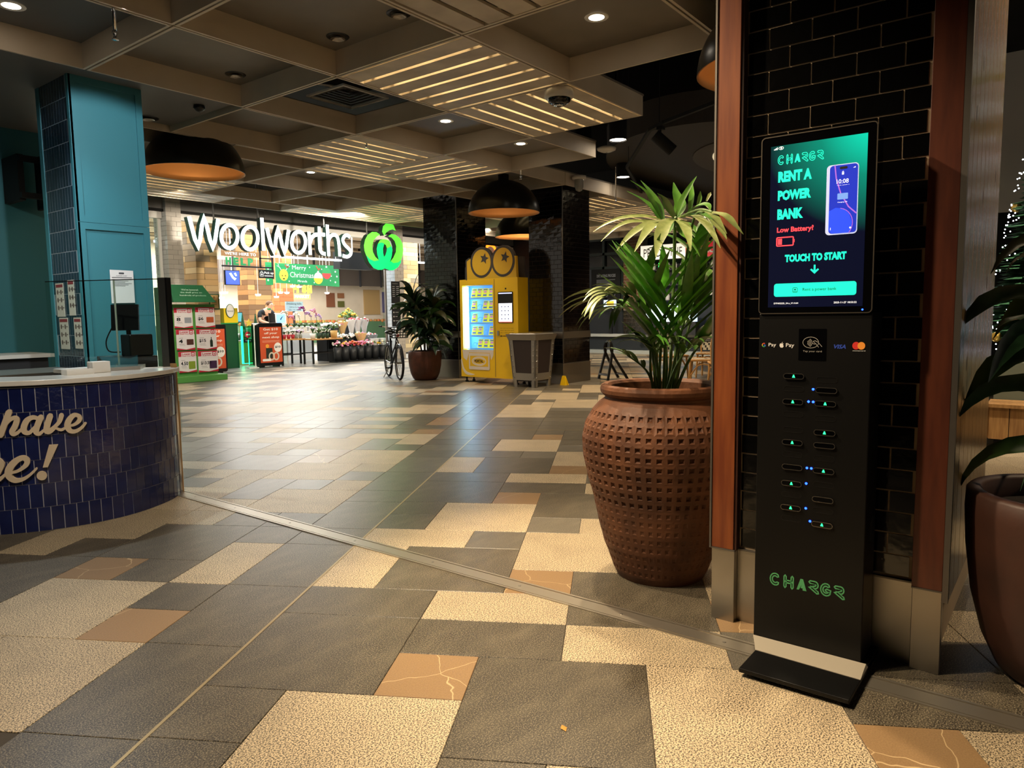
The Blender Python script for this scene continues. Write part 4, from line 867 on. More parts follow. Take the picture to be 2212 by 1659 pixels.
LF = Fr((2.864, 0, 0), (0, -1, 0), (0, 0, 1), (-1, 0, 0))
for (y0, y1, z0, z1), lb in mp_:
    s = thing('menu_sheet', lb, 'poster', (2.86, (y0 + y1) / 2, z0))
    obj('sheet', MB().prism([(-y1, z0), (-y0, z0), (-y0, z1), (-y1, z1)], LF, 0, .003), mat('menu_paper', '#b9b2a6', .5), s)
    obj('header', MB().rect(LF, -y1 + .01, -y0 - .01, z1 - .04, z1 - .012, .0036), mat('menu_red', '#7a2f33', .6), s)
    ink = MB()
    for k in range(3):
        for q in range(2):
            u = -y1 + .02 + q * (y1 - y0 - .02) * .5; ink.flat(circ(u + .022, z1 - .085 - k * .075, .018, .024, 10), LF, .0036); ink.rect(LF, u + .048, u + .075, z1 - .09 - k * .075, z1 - .08 - k * .075, .0036)
    obj('menu_print', ink, mat('menu_ink', '#5d4f49', .7), s, kind='stuff')
nt2 = thing('notice', 'white paper notice taped to the front of the teal column', 'notice', (3.22, 7.19, 1.4))
obj('sheet', MB().prism([(3.115, 1.40), (3.33, 1.405), (3.33, 1.712), (3.115, 1.715)], TF, .0145, .016), mat('paper', '#d4d0cc', .7), nt2)
s = MB().prism(rrect(3.195, 3.245, 1.676, 1.692, .008), TF, .016, .0165); s.rect(TF, 3.13, 3.315, 1.640, 1.646, .0167)
for k in range(6): s.rect(TF, 3.135, 3.31 - .03 * (k % 3), 1.622 - .012 * k, 1.626 - .012 * k, .0167)
text(s, 'ALLERGEN CHART', TF, 3.17, 3.27, 1.655, 1.665, .0167); obj('notice_print', s, mat('ink', '#3a3a3e', .7), nt2, kind='stuff')
mn = thing('monitor', 'thin black monitor seen edge-on beside the teal wall', 'monitor', (3.42, 9.2, 2.3))
obj('screen_back', MB().box(3.40, 3.45, 8.95, 9.60, 2.52, 3.12), m_blackm, mn, bev=.01); obj('bracket', MB().box(3.12, 3.40, 9.20, 9.27, 3.0, 3.06).box(3.12, 3.40, 9.20, 9.27, 2.60, 2.66).box(3.12, 3.18, 9.27, 9.73, 2.58, 3.08), m_blackm, mn)

# ================================================================== LAMPS AND CEILING FITTINGS
m_shade = mat('shade_black', '#26251f', .3, .6)
m_copper = mat('copper_lining', '#a06f3d', .42, .6)
m_bulb = mat('bulb_glow', '#ffd9a0', .4, es=10, ecol='#ffb866')
def dome(loc, label, R=.6, h=.54, top=5.55, pw=14):
    x, y, z = loc; t = thing('pendant_lamp', label, 'lamp', loc, 'black dome pendant lamps')
    pr_ = [(R * cos(a), h * sin(a)) for a in [pi / 2 * i / 14 for i in range(14)]] + [(.05, h)]
    obj('shade', MB().lathe(pr_, loc, 48), m_shade, t, smooth=True)
    obj('lining', MB().lathe([(r * .985, z_ * .975) for r, z_ in pr_][::-1] + [(R, 0)], loc, 48, cap0=True), m_copper, t, smooth=True)
    obj('cap', MB().lathe([(.09, h - .03), (.09, h + .09), (.03, h + .11)], loc, 20, cap1=True), m_shade, t)
    obj('cord', MB().tube([(x, y, z + h + .1), (x, y, top)], .008, 6), m_blackm, t)
    obj('bulb', MB().ball((x, y, z + h - .18), .05), m_bulb, t, smooth=True)
    l = bpy.data.lights.new('bulb_light', 'POINT'); l.energy = pw; l.color = (1, .78, .5); l.shadow_soft_size = .06
    o = bpy.data.objects.new('bulb_light', l); COL.objects.link(o); o.location = (x, y, z + h - .26); return t
dome((4.90, 8.78, 3.06), 'black dome lamp with copper lining hanging right of the teal column', top=5.55, pw=10)
dome((9.65, 7.60, 2.92), 'black dome lamp with copper lining hanging before the black tiled columns', top=5.55, pw=8)
dome((14.45, 10.6, 3.33), 'smaller-looking upper dome lamp with yellow lining seen between the black columns', top=5.55, pw=45)
dome((12.21, 9.10, 2.83), 'smaller-looking lower dome lamp with yellow lining seen between the black columns', top=5.55, pw=45)
dome((5.48, 1.74, 2.97), 'dome lamp mostly hidden behind the red timber post', top=5.55, pw=6)
m_dl = mat('downlight_glow', '#ffffff', .4, es=14, ecol='#fff0dc')
m_refl = mat('reflector', '#9c948a', .2, .9)
def downlight(x, y, z, label, on=True, r=.075, grp='recessed ceiling downlights'):
    t = thing('downlight', label, 'downlight', (x, y, z), grp)
    obj('trim_ring', MB().lathe([(r * .82, -.001), (r * 1.25, -.004), (r * 1.3, 0)], (x, y, z), 24), m_black if not on else m_white, t, smooth=True)
    obj('lens' if on else 'reflector', MB().lathe([(r * .82, 0), (r * .4, -.004 if on else .02), (.002, -.006 if on else .015)], (x, y, z - .002 if on else z - .02), 24), m_dl if on else m_refl, t, smooth=True)
ZL = ZC + FH - .002
downlight(5.21, 3.13, ZL, 'lit downlight in the large dark coffer at the top of the photo')
downlight(6.71, 6.17, ZL, 'lit downlight in the coffer behind the slatted light panels')
downlight(8.26, 6.19, ZL, 'lit downlight in the coffer next to the stepped ceiling edge')
downlight(7.58, 9.99, ZL, 'small lit downlight in a coffer far back near the shop sign')
downlight(2.20, 6.41, ZL, 'bright cool downlight at the top left corner of the photo')
downlight(4.15, 5.03, ZL, 'unlit spotlight, nearer the middle of the dark coffer at top', False)
downlight(4.15, 4.29, ZL, 'unlit spotlight half hidden by the slatted panel at the top', False)
downlight(4.13, 6.55, ZL, 'unlit spotlight in the coffer above the teal column', False)
downlight(4.02, 8.12, 3.438, 'unlit round downlight in the soffit beside the teal column', False, .09)
def fitting(name, label, cat, loc, parts):
    t = thing(name, label, cat, loc)
    for n, mb, m in parts: obj(n, mb, m, t, smooth=True)
    return t
m_wplast = mat('white_plastic', '#c9c4ba', .45)
c_ = (5.99, 4.02, ZC)
fitting('ceiling_camera', 'large round white multi-lens camera under the ceiling beam crossing', 'camera', c_, [('housing', MB().lathe([(.13, 0), (.14, -.02), (.14, -.075), (.125, -.09), (.02, -.09)], c_, 32), m_wplast), ('black_dome', MB().lathe([(.115, -.091), (.105, -.12), (.07, -.14), (.01, -.145)], c_, 32), m_kgloss), ('lens_bezel', MB().lathe([(.045, -.143), (.05, -.155), (.02, -.16), (.001, -.16)], c_, 20), m_chrome)])
c_ = (4.14, 7.26, 3.44)
fitting('dome_camera', 'small black dome camera under the grey soffit', 'camera', c_, [('housing', MB().lathe([(.055, 0), (.06, -.03), (.05, -.04), (.03, -.06), (.01, -.065)], c_, 20), m_black)])
c_ = (10.6, 6.72, 3.50)
fitting('dome_camera', 'white dome camera bracketed to the ceiling edge before the black void', 'camera', c_, [('arm', MB().tube([(10.6, 6.86, 3.56), (10.6, 6.72, 3.56)], .015), m_wplast), ('cap', MB().lathe([(.06, .06), (.12, .05), (.12, 0), (.08, -.01)], c_, 24, cap0=True), m_wplast), ('glass_dome', MB().lathe([(.08, -.01), (.075, -.13), (.055, -.19), (.01, -.21)], c_, 20), mat('smoked_dome', '#8d8a84', .15))])
c_ = (9.29, 5.42, 3.60)
fitting('smoke_detector', 'white round detector hanging in the black void', 'detector', c_, [('body', MB().lathe([(.09, .02), (.14, 0), (.13, -.03), (.07, -.055), (.01, -.06)], c_, 24, cap0=True), m_wplast), ('hanger', MB().tube([(9.29, 5.42, 3.62), (9.29, 5.42, 5.6)], .006, 6), m_blackm)])
def can(loc, label, r=.12, h=.3):
    x, y, z = loc; t = thing('hanging_can_light', label, 'downlight', loc, 'black can lights in the void')
    obj('can', MB().lathe([(r, 0), (r, h), (r * .8, h + .03)], loc, 24, cap1=True), m_blackm, t, smooth=True); obj('lens', MB().lathe([(r * .9, .012), (r * .5, .002), (.002, 0)], loc, 24), m_dl, t, smooth=True)
    obj('hanger', MB().tube([(x, y, z + h), (x, y, 5.6)], .006, 6), m_blackm, t)
can((8.91, 5.02, 3.58), 'lit black can light hanging nearest in the black void'); can((11.76, 6.52, 3.66), 'lit black can light hanging farther back, above the palm')
c_ = (8.95, 5.60, 3.66)
fitting('ceiling_speaker', 'black hanging speaker next to the stepped ceiling corner', 'speaker', c_, [('body', MB().lathe([(.15, 0), (.16, .015), (.12, .03), (.12, .22), (.05, .25)], c_, 24, cap0=True), m_blackm), ('hanger', MB().tube([(8.95, 5.6, 3.9), (8.95, 5.6, 5.6)], .006, 6), m_blackm)])
# oval bulkhead, angled track and its spotlight
bk_ = thing('oval_bulkhead', 'dark grey oval ceiling bulkhead with a pale recess, right of the void', 'bulkhead', (14.2, 4.6, 3.9))
ov = [(14.2 + 4.3 * cos(a), 4.75 + 2.5 * sin(a)) for a in [2 * pi * i / 64 for i in range(64)]]
XY = Fr((0, 0, 0), (1, 0, 0), (0, 1, 0), (0, 0, 1))
obj('rim', MB().prism(ov, XY, 3.9, 4.35), mat('bulkhead_grey', '#37332f', .7), bk_)
obj('recess', MB().prism([(13.2 + 2.0 * cos(a), 4.3 + 1.25 * sin(a)) for a in [2 * pi * i / 48 for i in range(48)]], XY, 3.885, 3.899), mat('recess_dark', '#55504a', .7), bk_)
obj('recess_panel', MB().prism([(12.9 + 1.45 * cos(a), 4.15 + 1.0 * sin(a)) for a in [2 * pi * i / 48 for i in range(48)]], XY, 3.87, 3.884), mat('recess_cream', '#cfc3a2', .6, es=.35, ecol='#ffe9bd'), bk_)
tk = thing('track_rail', 'angular black lighting track round the oval bulkhead', 'track', (9, 4.6, 3.6))
tp = [(8.11, 3.30, 3.6), (8.52, 4.15, 3.6), (8.75, 4.46, 3.6), (10.70, 5.86, 3.6), (13.2, 6.9, 3.6)]
for a, b in zip(tp, tp[1:]): obj('track_length', wallquad(a[:2], b[:2], .045, 3.58, 3.62), m_blackm, tk)
obj('hanger', MB().tube([(8.6, 4.25, 3.62), (8.6, 4.25, 5.6)], .005, 6).tube([(10.6, 5.78, 3.62), (10.6, 5.78, 5.6)], .005, 6), m_blackm, tk)
ts = thing('track_spotlight', 'black cylinder spotlight clipped to the angular track', 'spotlight', (8.62, 4.24, 3.5))
obj('adapter', MB().box(8.58, 8.66, 4.20, 4.28, 3.54, 3.58), m_blackm, ts); obj('stem', MB().tube([(8.62, 4.24, 3.55), (8.62, 4.24, 3.46)], .01), m_blackm, ts)
obj('cylinder', MB().tube([(8.57, 4.30, 3.48), (8.72, 4.12, 3.28)], .075, 20), m_blackm, ts)
# vent grille in the open coffer, sprinkler heads
vg = thing('vent_grille', 'square louvred air vent in the open black coffer', 'vent', (5.5, 6.55, 3.70))
obj('frame', panel_frame(MB(), 5.18, 5.83, 6.22, 6.86, .03, Fr((0, 0, 3.70), (1, 0, 0), (0, 1, 0), (0, 0, -1)), 0, .02), mat('vent_grey', '#a9a79f', .5), vg)
for i in range(7):
    d = .05 + i * .04
    if d > .29: break
    obj('louvre', panel_frame(MB(), 5.18 + d, 5.83 - d, 6.22 + d, 6.86 - d, .018, Fr((0, 0, 3.70), (1, 0, 0), (0, 1, 0), (0, 0, -1)), -.01 - .012 * i, .0 - .012 * i), mat('louvre_dark', '#2b2726', .5), vg)
obj('duct_pipe', MB().tube([(4.6, 6.9, 3.8), (6.4, 6.3, 3.8)], .012, 6), m_wplast, vg)
def sprinkler(x, y, z0, z1, label):
    t = thing('sprinkler', label, 'sprinkler', (x, y, z0), 'ceiling sprinkler heads')
    obj('pipe', MB().tube([(x, y, z1), (x, y, z0 + .06)], .012, 10), m_chrome, t, smooth=True); obj('head', MB().lathe([(.016, .06), (.02, .045), (.012, .03), (.012, .012), (.022, .006), (.022, 0), (.002, 0)], (x, y, z0), 14), m_chrome, t, smooth=True)
sprinkler(2.46, 5.35, 3.18, ZC + FH, 'chrome sprinkler pipe in the dark coffer at the upper left')
sprinkler(6.25, 7.10, 3.33, ZC + FH, 'small sprinkler head in the coffer behind the open vent')
sprinkler(9.0, 6.75, 3.28, 5.6, 'dark sprinkler head hanging left of the middle dome lamp')
sprinkler(11.9, 6.75, 3.28, 5.6, 'dark sprinkler head hanging above the palm leaves')
D_sign = [["W",0,[[[7.371,3.191],[7.522,2.637],[7.672,3.19],[7.824,2.636],[7.969,3.195]]]],["o",1,[[[8.379,2.887],[8.376,2.947],[8.36,3.001],[8.334,3.047],[8.298,3.08],[8.256,3.1],[8.209,3.103],[8.162,3.092],[8.118,3.065],[8.079,3.026],[8.048,2.976],[8.027,2.92],[8.017,2.86],[8.02,2.802],[8.034,2.748],[8.06,2.702],[8.095,2.668],[8.137,2.648],[8.183,2.643],[8.23,2.654],[8.276,2.68],[8.316,2.719],[8.347,2.769],[8.369,2.826]]]],["o",1,[[[8.841,2.888],[8.838,2.949],[8.823,3.004],[8.796,3.05],[8.76,3.084],[8.717,3.104],[8.67,3.108],[8.623,3.096],[8.578,3.069],[8.538,3.029],[8.507,2.979],[8.486,2.922],[8.477,2.862],[8.479,2.803],[8.494,2.748],[8.52,2.702],[8.555,2.667],[8.598,2.647],[8.644,2.642],[8.692,2.652],[8.738,2.678],[8.778,2.718],[8.81,2.769],[8.832,2.827]]]],["l",0,[[[8.954,3.315],[8.964,2.638]]]],["w",0,[[[9.062,3.113],[9.207,2.639],[9.331,3.106],[9.472,2.634],[9.599,3.114]]]],["o",1,[[[10.028,2.883],[10.024,2.943],[10.009,2.997],[9.982,3.043],[9.946,3.077],[9.903,3.096],[9.857,3.1],[9.81,3.089],[9.766,3.063],[9.727,3.024],[9.696,2.974],[9.675,2.918],[9.666,2.859],[9.669,2.8],[9.684,2.746],[9.71,2.701],[9.745,2.666],[9.787,2.646],[9.834,2.641],[9.881,2.651],[9.926,2.677],[9.966,2.716],[9.997,2.766],[10.018,2.823]]]],["r",0,[[[10.128,3.115],[10.142,2.616]],[[10.142,2.877],[10.199,3.001],[10.271,3.055],[10.36,3.079]]]],["t",0,[[[10.412,3.258],[10.404,2.837],[10.421,2.724],[10.481,2.667],[10.561,2.66]],[[10.254,3.061],[10.342,3.078],[10.564,3.089]]]],["h",0,[[[10.637,3.32],[10.648,2.615]],[[10.648,2.94],[10.715,3.06],[10.817,3.108],[10.907,3.067],[10.947,2.931],[10.966,2.624]]]],["s",0,[[[11.284,3.084],[11.2,3.126],[11.113,3.09],[11.068,2.998],[11.123,2.899],[11.233,2.817],[11.297,2.739],[11.265,2.67],[11.168,2.627],[11.046,2.646]]]]]
D_apple = {"A":[[12.216,3.218],[12.115,3.264],[11.972,3.263],[11.827,3.18],[11.741,3.06],[11.699,2.921],[11.71,2.8],[11.755,2.696],[11.862,2.61],[12.003,2.563],[12.159,2.597],[12.048,2.666],[11.971,2.785],[11.957,2.922],[12.004,3.063],[12.111,3.163]],"B":[[11.755,2.696],[11.839,2.532],[11.975,2.4],[12.118,2.362],[12.243,2.367],[12.371,2.416],[12.504,2.532],[12.587,2.726],[12.615,2.885],[12.586,2.962],[12.434,2.898],[12.413,2.81],[12.376,2.73],[12.33,2.68],[12.254,2.622],[12.159,2.597],[12.003,2.563],[11.862,2.61]],"C":[[12.586,2.962],[12.516,3.084],[12.422,3.116],[12.317,3.116],[12.21,3.078],[12.14,2.988],[12.25,3.029],[12.333,3.016],[12.405,2.974],[12.434,2.898]],"D":[[12.14,2.988],[12.098,2.869],[12.113,2.731],[12.159,2.597],[12.254,2.622],[12.33,2.68],[12.304,2.773],[12.302,2.882],[12.343,2.986],[12.333,3.016],[12.25,3.029]],"E":[[12.489,3.199],[12.598,3.258],[12.728,3.249],[12.878,3.172],[12.972,3.035],[12.989,2.892],[12.949,2.745],[12.901,2.638],[12.788,2.569],[12.634,2.546],[12.549,2.589],[12.64,2.681],[12.733,2.829],[12.749,2.973],[12.7,3.096],[12.595,3.176]],"F":[[12.36,2.4],[12.46,2.498],[12.549,2.589],[12.634,2.546],[12.788,2.569],[12.901,2.638],[12.887,2.565],[12.783,2.449],[12.627,2.371],[12.497,2.366]],"G":[[12.352,3.205],[12.293,3.301],[12.33,3.428],[12.439,3.515],[12.546,3.533],[12.673,3.489],[12.743,3.353],[12.646,3.376],[12.538,3.352],[12.429,3.289]]}
D_rods = [[7.911,3.221],[8.898,3.352],[10.589,3.319],[11.858,3.265]]
# ================================================================== STORE FRONT
m_wbrick = mat('white_brick', '#b9b2a8', .3, bump=.2, bs=20, rand=.08)
m_wbrick2 = mat('white_gloss_brick', '#c4c7c8', .12, bump=.35, bs=22, rand=.06)
m_gfascia = mat('fascia_grey', '#6f6d6b', .5, rand=.06)
m_gl = mat('frame_white', '#d9d7d2', .45)
def brickface(parent, fr, u0, u1, v0, v1, bw_, bh_, m, gap=.006, proud=.008, limit=None, jit=.0):
    """courses of single bricks on a flat face; pieces share mesh data"""
    ms = {}; r = 0; n = 0; v = v0
    while v < v1 - .01:
        h = min(bh_, v1 - v); u = u0 - (bw_ / 2 if r % 2 else 0)
        while u < u1 - .005:
            a, b = max(u, u0), min(u + bw_, u1)
            if b - a > .015:
                k = (round(b - a, 3), round(h, 3))
                if k not in ms:
                    q = MB(); w2, h2 = (b - a) / 2 - gap / 2, h / 2 - gap / 2; loc = Fr((0, 0, 0), fr.U, fr.V, fr.N)
                    q.hexa([loc(-w2, -h2, 0), loc(w2, -h2, 0), loc(w2, h2, 0), loc(-w2, h2, 0)], [loc(-w2, -h2, proud), loc(w2, -h2, proud), loc(w2, h2, proud), loc(-w2, h2, proud)])
                    ms[k] = meshof(q, m, name='brick')
                if limit is None or n < limit: inst('brick', ms[k], fr((a + b) / 2, v + h / 2, br.uniform(0, jit)), parent)
                n += 1
            u += bw_
        v += bh_; r += 1
def wcol(x0, x1, y0, y1, label, mm=None):
    t = thing('brick_column', label, 'column', ((x0 + x1) / 2, (y0 + y1) / 2, 0))
    obj('core', MB().box(x0 + .009, x1 - .009, y0 + .009, y1 - .009, 0, 4.3), mat('grout_white', '#8b867f', .8), t)
    brickface(t, Fr((0, y0 + .009, 0), (1, 0, 0), (0, 0, 1), (0, -1, 0)), x0, x1, 0, 3.95, .22, .1, m_wbrick)
    brickface(t, Fr((x0 + .009, 0, 0), (0, -1, 0), (0, 0, 1), (-1, 0, 0)), -y1, -y0, 0, 3.95, .22, .1, m_wbrick2, jit=.003)
    return t
wcol(7.79, 8.12, 15.2, 15.75, 'pale brick column left of the lit store entrance')
wcol(14.27, 14.62, 15.2, 15.6, 'pale brick column right of the store entrance')
fa = thing('fascia', 'grey boarded fascia above the store entrance', 'fascia', (11, 15.3, 3.5))
for x0, x1 in ((3.4, 7.78), (8.13, 10.2), (10.2, 12.3), (12.3, 14.26), (14.63, 18.0), (18.0, 22.5)):
    for k in range(4): obj('fascia_board', MB().box(x0 + .004, x1 - .004, 15.28, 15.36, 3.555 + .2 * k, 3.75 + .2 * k), m_gfascia, fa)
obj('shadow_bar', MB().box(8.13, 14.26, 15.27, 15.36, 3.50, 3.55).box(3.4, 7.78, 15.27, 15.36, 3.50, 3.55).box(14.63, 22.5, 15.27, 15.36, 3.50, 3.55), m_blackm, fa)
obj('head_frame', MB().box(3.4, 7.78, 15.36, 15.5, 3.36, 3.50).box(8.13, 14.26, 15.36, 15.5, 3.36, 3.50).box(14.63, 22.5, 15.36, 15.5, 3.36, 3.50), m_gl, fa)
obj('slot_cover', MB().box(-14, 24, 15.0, 15.28, 4.36, 4.5), m_void, fa)
# lit name over the entrance
SF = Fr((0, 13.5, 0), (1, 0, 0), (0, 0, 1), (0, -1, 0))
m_lface = mat('letter_face', '#f2ffff', .4, es=1.3, ecol='#dcf8ff'); m_lside = mat('letter_side', '#1f3d35', .45)
sgn = thing('shop_sign', 'white lit shop name letters hanging over the store entrance', 'sign', (9.4, 13.5, 2.6))
for ch, cl, paths in D_sign:
    b = MB(); f = MB(); w_ = .088
    for p in paths:
        q = [tuple(a) for a in p]
        if len(q) > 4 and not cl: q = smooth_path(q, 3)
        b.band(q, w_, SF, -.12, 0, closed=bool(cl), round_end=False); f.band(q, w_ * .90, SF, .0, .004, closed=bool(cl), round_end=False)
    o = obj('letter', b, m_lside, sgn); obj('face', f, m_lface, o)
for x, z in D_rods[:3]: obj('hanger_rod', MB().tube([(x, 13.56, z - .05), (x, 13.56, 5.6)], .018, 8), mat('rod_grey', '#6a6a6a', .4, .6), sgn)
m_gl1 = mat('leaf_lime', '#57e83a', .4, es=.9, ecol='#4df22f'); m_gl2 = mat('leaf_emerald', '#10d860', .4, es=.9, ecol='#06d65a'); m_gside = mat('emblem_side', '#0e2a1a', .5)
emb = thing('emblem', 'green lit apple-like ribbon emblem right of the shop name', 'sign', (12.4, 13.5, 2.4))
for k, pts in D_apple.items():
    p = [tuple(a) for a in pts]
    o = obj('ribbon', MB().prism(p, SF, -.14, 0), m_gside, emb); obj('face', MB().flat(p, SF, .004 if k not in 'BF' else .006), m_gl2 if k in 'BFD' else m_gl1, o)
x, z = D_rods[3]; obj('hanger_rod', MB().tube([(x, 13.56, z - .1), (x, 13.56, 5.6)], .018, 8), MATS['rod_grey'], emb)
# ------------------------------------------------------------------ store shell
m_ivory = mat('store_wall_ivory', '#d8c9b4', .6, col2='#cbbba5', vs=1)
obj('wall_back', MB().box(5, 31, 29.5, 29.6, 0, 4.7), m_ivory, kind='structure')
obj('wall_right', MB().box(30.9, 31, 15.4, 29.5, 0, 4.7), m_ivory, kind='structure')
obj('wall_store_left', MB().box(4.0, 4.1, 15.4, 29.5, 0, 4.7), m_ivory, kind='structure')
m_sceil = mat('store_ceiling', '#cfb79c', .6, col2='#9d8a75', vs=1.2, stretch=(.3, 6, 1))
obj('store_ceiling', MB().box(4, 31, 15.38, 29.6, 4.6, 4.7), m_sceil, ceil)
for i in range(14): obj('ceiling_plank', MB().box(5.2, 30, 16.0 + i * .95, 16.5 + i * .95, 4.32 + (i % 3) * .05, 4.35 + (i % 3) * .05), m_sceil, ceil)
bh_ = thing('bulkhead', 'dark bulkhead hanging above the fresh food counters deep in the store', 'bulkhead', (22, 28.6, 2.9))
obj('panel', MB().box(15, 30, 28.6, 28.7, 2.75, 3.7), mat('bulkhead_brown', '#4a423c', .6), bh_)
for i in range(10): obj('post', MB().box(16 + i * 1.4, 16.06 + i * 1.4, 28.5, 28.6, 2.7, 4.6), m_dark, bh_)
m_tubel = mat('tube_light', '#ffffff', .4, es=5, ecol='#f2f7ff')
k = 0
for x0, x1, y, z in ((11.5, 13.85, 17.0, 2.87), (8.4, 9.4, 17.0, 3.05), (14.9, 17.5, 17.2, 2.98), (6.2, 7.4, 18, 3.15), (6.6, 7.6, 19, 2.75), (6.6, 7.6, 20, 2.35)):
    lb = ['long white tube light crossing under the shop name', 'short white tube light seen left of the wooden pillar', 'white tube light right of the green emblem', 'upper tube light glimpsed left of the pale brick column', 'middle tube light glimpsed left of the pale brick column', 'lower tube light glimpsed left of the pale brick column'][k]; k += 1
    t = thing('tube_light', lb, 'light', ((x0 + x1) / 2, y, z)); obj('tube', MB().box(x0, x1, y - .03, y + .03, z - .03, z + .02), m_tubel, t); obj('wire', MB().tube([(x0 + .2, y, z), (x0 + .2, y, 4.6)], .006, 5).tube([(x1 - .2, y, z), (x1 - .2, y, 4.6)], .006, 5), m_wplast, t)
m_spotw = mat('spot_white', '#ffffff', .4, es=6, ecol='#fff6ea')
for i, (x, y, z) in enumerate([(15.0, 19.5, 2.62), (15.35, 19.8, 2.62), (15.1, 20.3, 2.45), (15.0, 21, 2.3), (15.4, 21.2, 2.3), (15.2, 22, 2.12), (15.6, 22.2, 2.12), (15.3, 22.4, 1.98), (17.6, 22.5, 2.15), (11.9, 20.8, 2.02), (12.3, 20.8, 2.04), (12.5, 21, 2.05), (11.6, 20.2, 1.88), (11.9, 20.2, 1.86), (13.4, 20.6, 1.98)]):
    t = thing('track_spot', ['top left of the three upper spotlights right of the christmas banner', 'top right of the three upper spotlights right of the christmas banner', 'lower one of the three upper spotlights right of the christmas banner', 'left one of the second pair of spotlights below the emblem', 'right one of the second pair of spotlights below the emblem', 'left one of the third pair of spotlights below the emblem', 'right one of the third pair of spotlights below the emblem', 'lowest spotlight hanging alone under the third pair', 'spotlight far right beside the entrance jamb inside the store', 'left spotlight of the three under the blue wall screen', 'middle spotlight of the three under the blue wall screen', 'right spotlight of the three under the blue wall screen', 'lower left small spotlight under the blue wall screen', 'lower right small spotlight under the blue wall screen', 'single spotlight hanging above the standing person'][i], 'spotlight', (x, y, z), 'small spotlights inside the store')
    obj('lens', MB().lathe([(.09, 0), (.07, -.05), (.01, -.06)], (x, y, z), 12), m_spotw, t); obj('stem', MB().tube([(x, y, z), (x, y, 4.6)], .006, 5), m_wplast, t)
# plank clad pillars
def plank_pillar(label, x0, x1, y0, y1, cols, h=3.9, ph=.14, pw=.55):
    t = thing('plank_pillar', label, 'pillar', ((x0 + x1) / 2, (y0 + y1) / 2, 0)); ms = [mat('plank' + c, c, .6, rand=.15, col2=None) for c in cols]
    obj('core', MB().box(x0 + .012, x1 - .012, y0 + .012, y1 - .012, 0, h), m_dark, t); rn = random.Random(int(x0 * 100))
    for fr, a, b in ((Fr((0, y0 + .012, 0), (1, 0, 0), (0, 0, 1), (0, -1, 0)), x0, x1), (Fr((x0 + .012, 0, 0), (0, -1, 0), (0, 0, 1), (-1, 0, 0)), -y1, -y0)):
        v = .05
        while v < h - .05:
            u = a - rn.choice([0, .2, .35])
            while u < b - .01:
                e = u + pw
                p, q = max(u, a), min(e, b)
                if q - p > .02: obj('plank', MB().prism([(p + .003, v + .003), (q - .003, v + .003), (q - .003, v + ph - .003), (p + .003, v + ph - .003)], fr, 0, .01 + rn.uniform(0, .004)), rn.choice(ms), t)
                u = e
            v += ph
plank_pillar('pale plank-clad pillar just inside the store entrance on the left', 8.95, 9.49, 16.2, 16.9, ['#c9a976', '#b8945f', '#a08a6a', '#d6b884', '#8f7d62'])
plank_pillar('brown plank-clad pillar in mid store below the pick-up sign', 13.3, 14.2, 21, 21.6, ['#7a5630', '#936a3c', '#6a4a2a', '#a67b48'], 3.9, .16, .6)
plank_pillar('reddish plank-clad pillar behind the standing person', 15.6, 16.45, 23, 23.6, ['#9c5a2a', '#86491f', '#a96a36'], 3.9, .16, .6)
plank_pillar('pale plank-clad pillar seen right of the entrance behind the leafy plant', 16.3, 17.0, 17, 17.6, ['#c9a976', '#b8945f', '#a08a6a', '#d6b884'])
# ------------------------------------------------------------------ signs inside the store
def SX(y): return Fr((0, y, 0), (1, 0, 0), (0, 0, 1), (0, -1, 0))
m_green = mat('store_green', '#1f8a4c', .5); m_greend = mat('store_green_dark', '#12502f', .5)
h = thing('help_sign', 'open frame sign reading WE\'RE HERE TO HELP', 'sign', (11, 17.6, 2.6))
obj('frame', MB().box(10.43, 11.95, 17.59, 17.63, 2.58, 2.62).box(11.55, 11.59, 17.59, 17.63, 2.58, 3.1).box(11.93, 11.97, 17.59, 17.63, 2.3, 3.1).box(11.55, 11.95, 17.59, 17.63, 2.83, 2.86), m_blackm, h)
obj('board', MB().box(10.43, 11.55, 17.6, 17.62, 2.86, 3.0), mat('sign_wood', '#8a6236', .6), h)
s = MB(); text(s, "WE'RE HERE TO", SX(17.595), 10.52, 11.44, 2.89, 2.97, 0, .02); obj('sign_text', s, m_white, h)
for i, ch in enumerate('HELP'):
    b = MB(); text(b, ch, SX(17.6), 10.55 + i * .215, 10.70 + i * .215, 2.63, 2.83, 0, .06); o = obj('letter', b, m_green, h); sd = o.modifiers.new('s', 'SOLIDIFY'); sd.thickness = .02
obj('suspension', MB().tube([(10.6, 17.61, 3.0), (10.6, 17.61, 4.6)], .006, 5).tube([(11.9, 17.61, 3.0), (11.9, 17.61, 4.6)], .006, 5), m_wplast, h)
p = thing('pickup_sign', 'small black hanging sign reading Pick up', 'sign', (11.73, 17.6, 2.3))
obj('panel', MB().box(11.49, 11.97, 17.585, 17.60, 2.31, 2.54), m_blackm, p)
s = MB(); text(s, 'Pick up', SX(17.58), 11.66, 11.95, 2.41, 2.49, 0, .02); obj('sign_text', s, m_white, p); s = MB(); s.rect(SX(17.58), 11.66, 11.93, 2.365, 2.385, 0); obj('subtitle', s, m_white, p)
obj('bag_icon', MB().band(rrect(11.53, 11.63, 2.36, 2.46, .01), .01, SX(17.583), 0, .003, closed=True).band(arc(11.58, 2.46, .03, .04, 0, pi, 6), .01, SX(17.583), 0, .003).flat(circ(11.58, 2.41, .025), SX(17.58), 0), m_white, p)
t = thing('wall_screen', 'blue screen tilted on the store wall under the HELP sign', 'screen', (11.56, 19, 2.2))
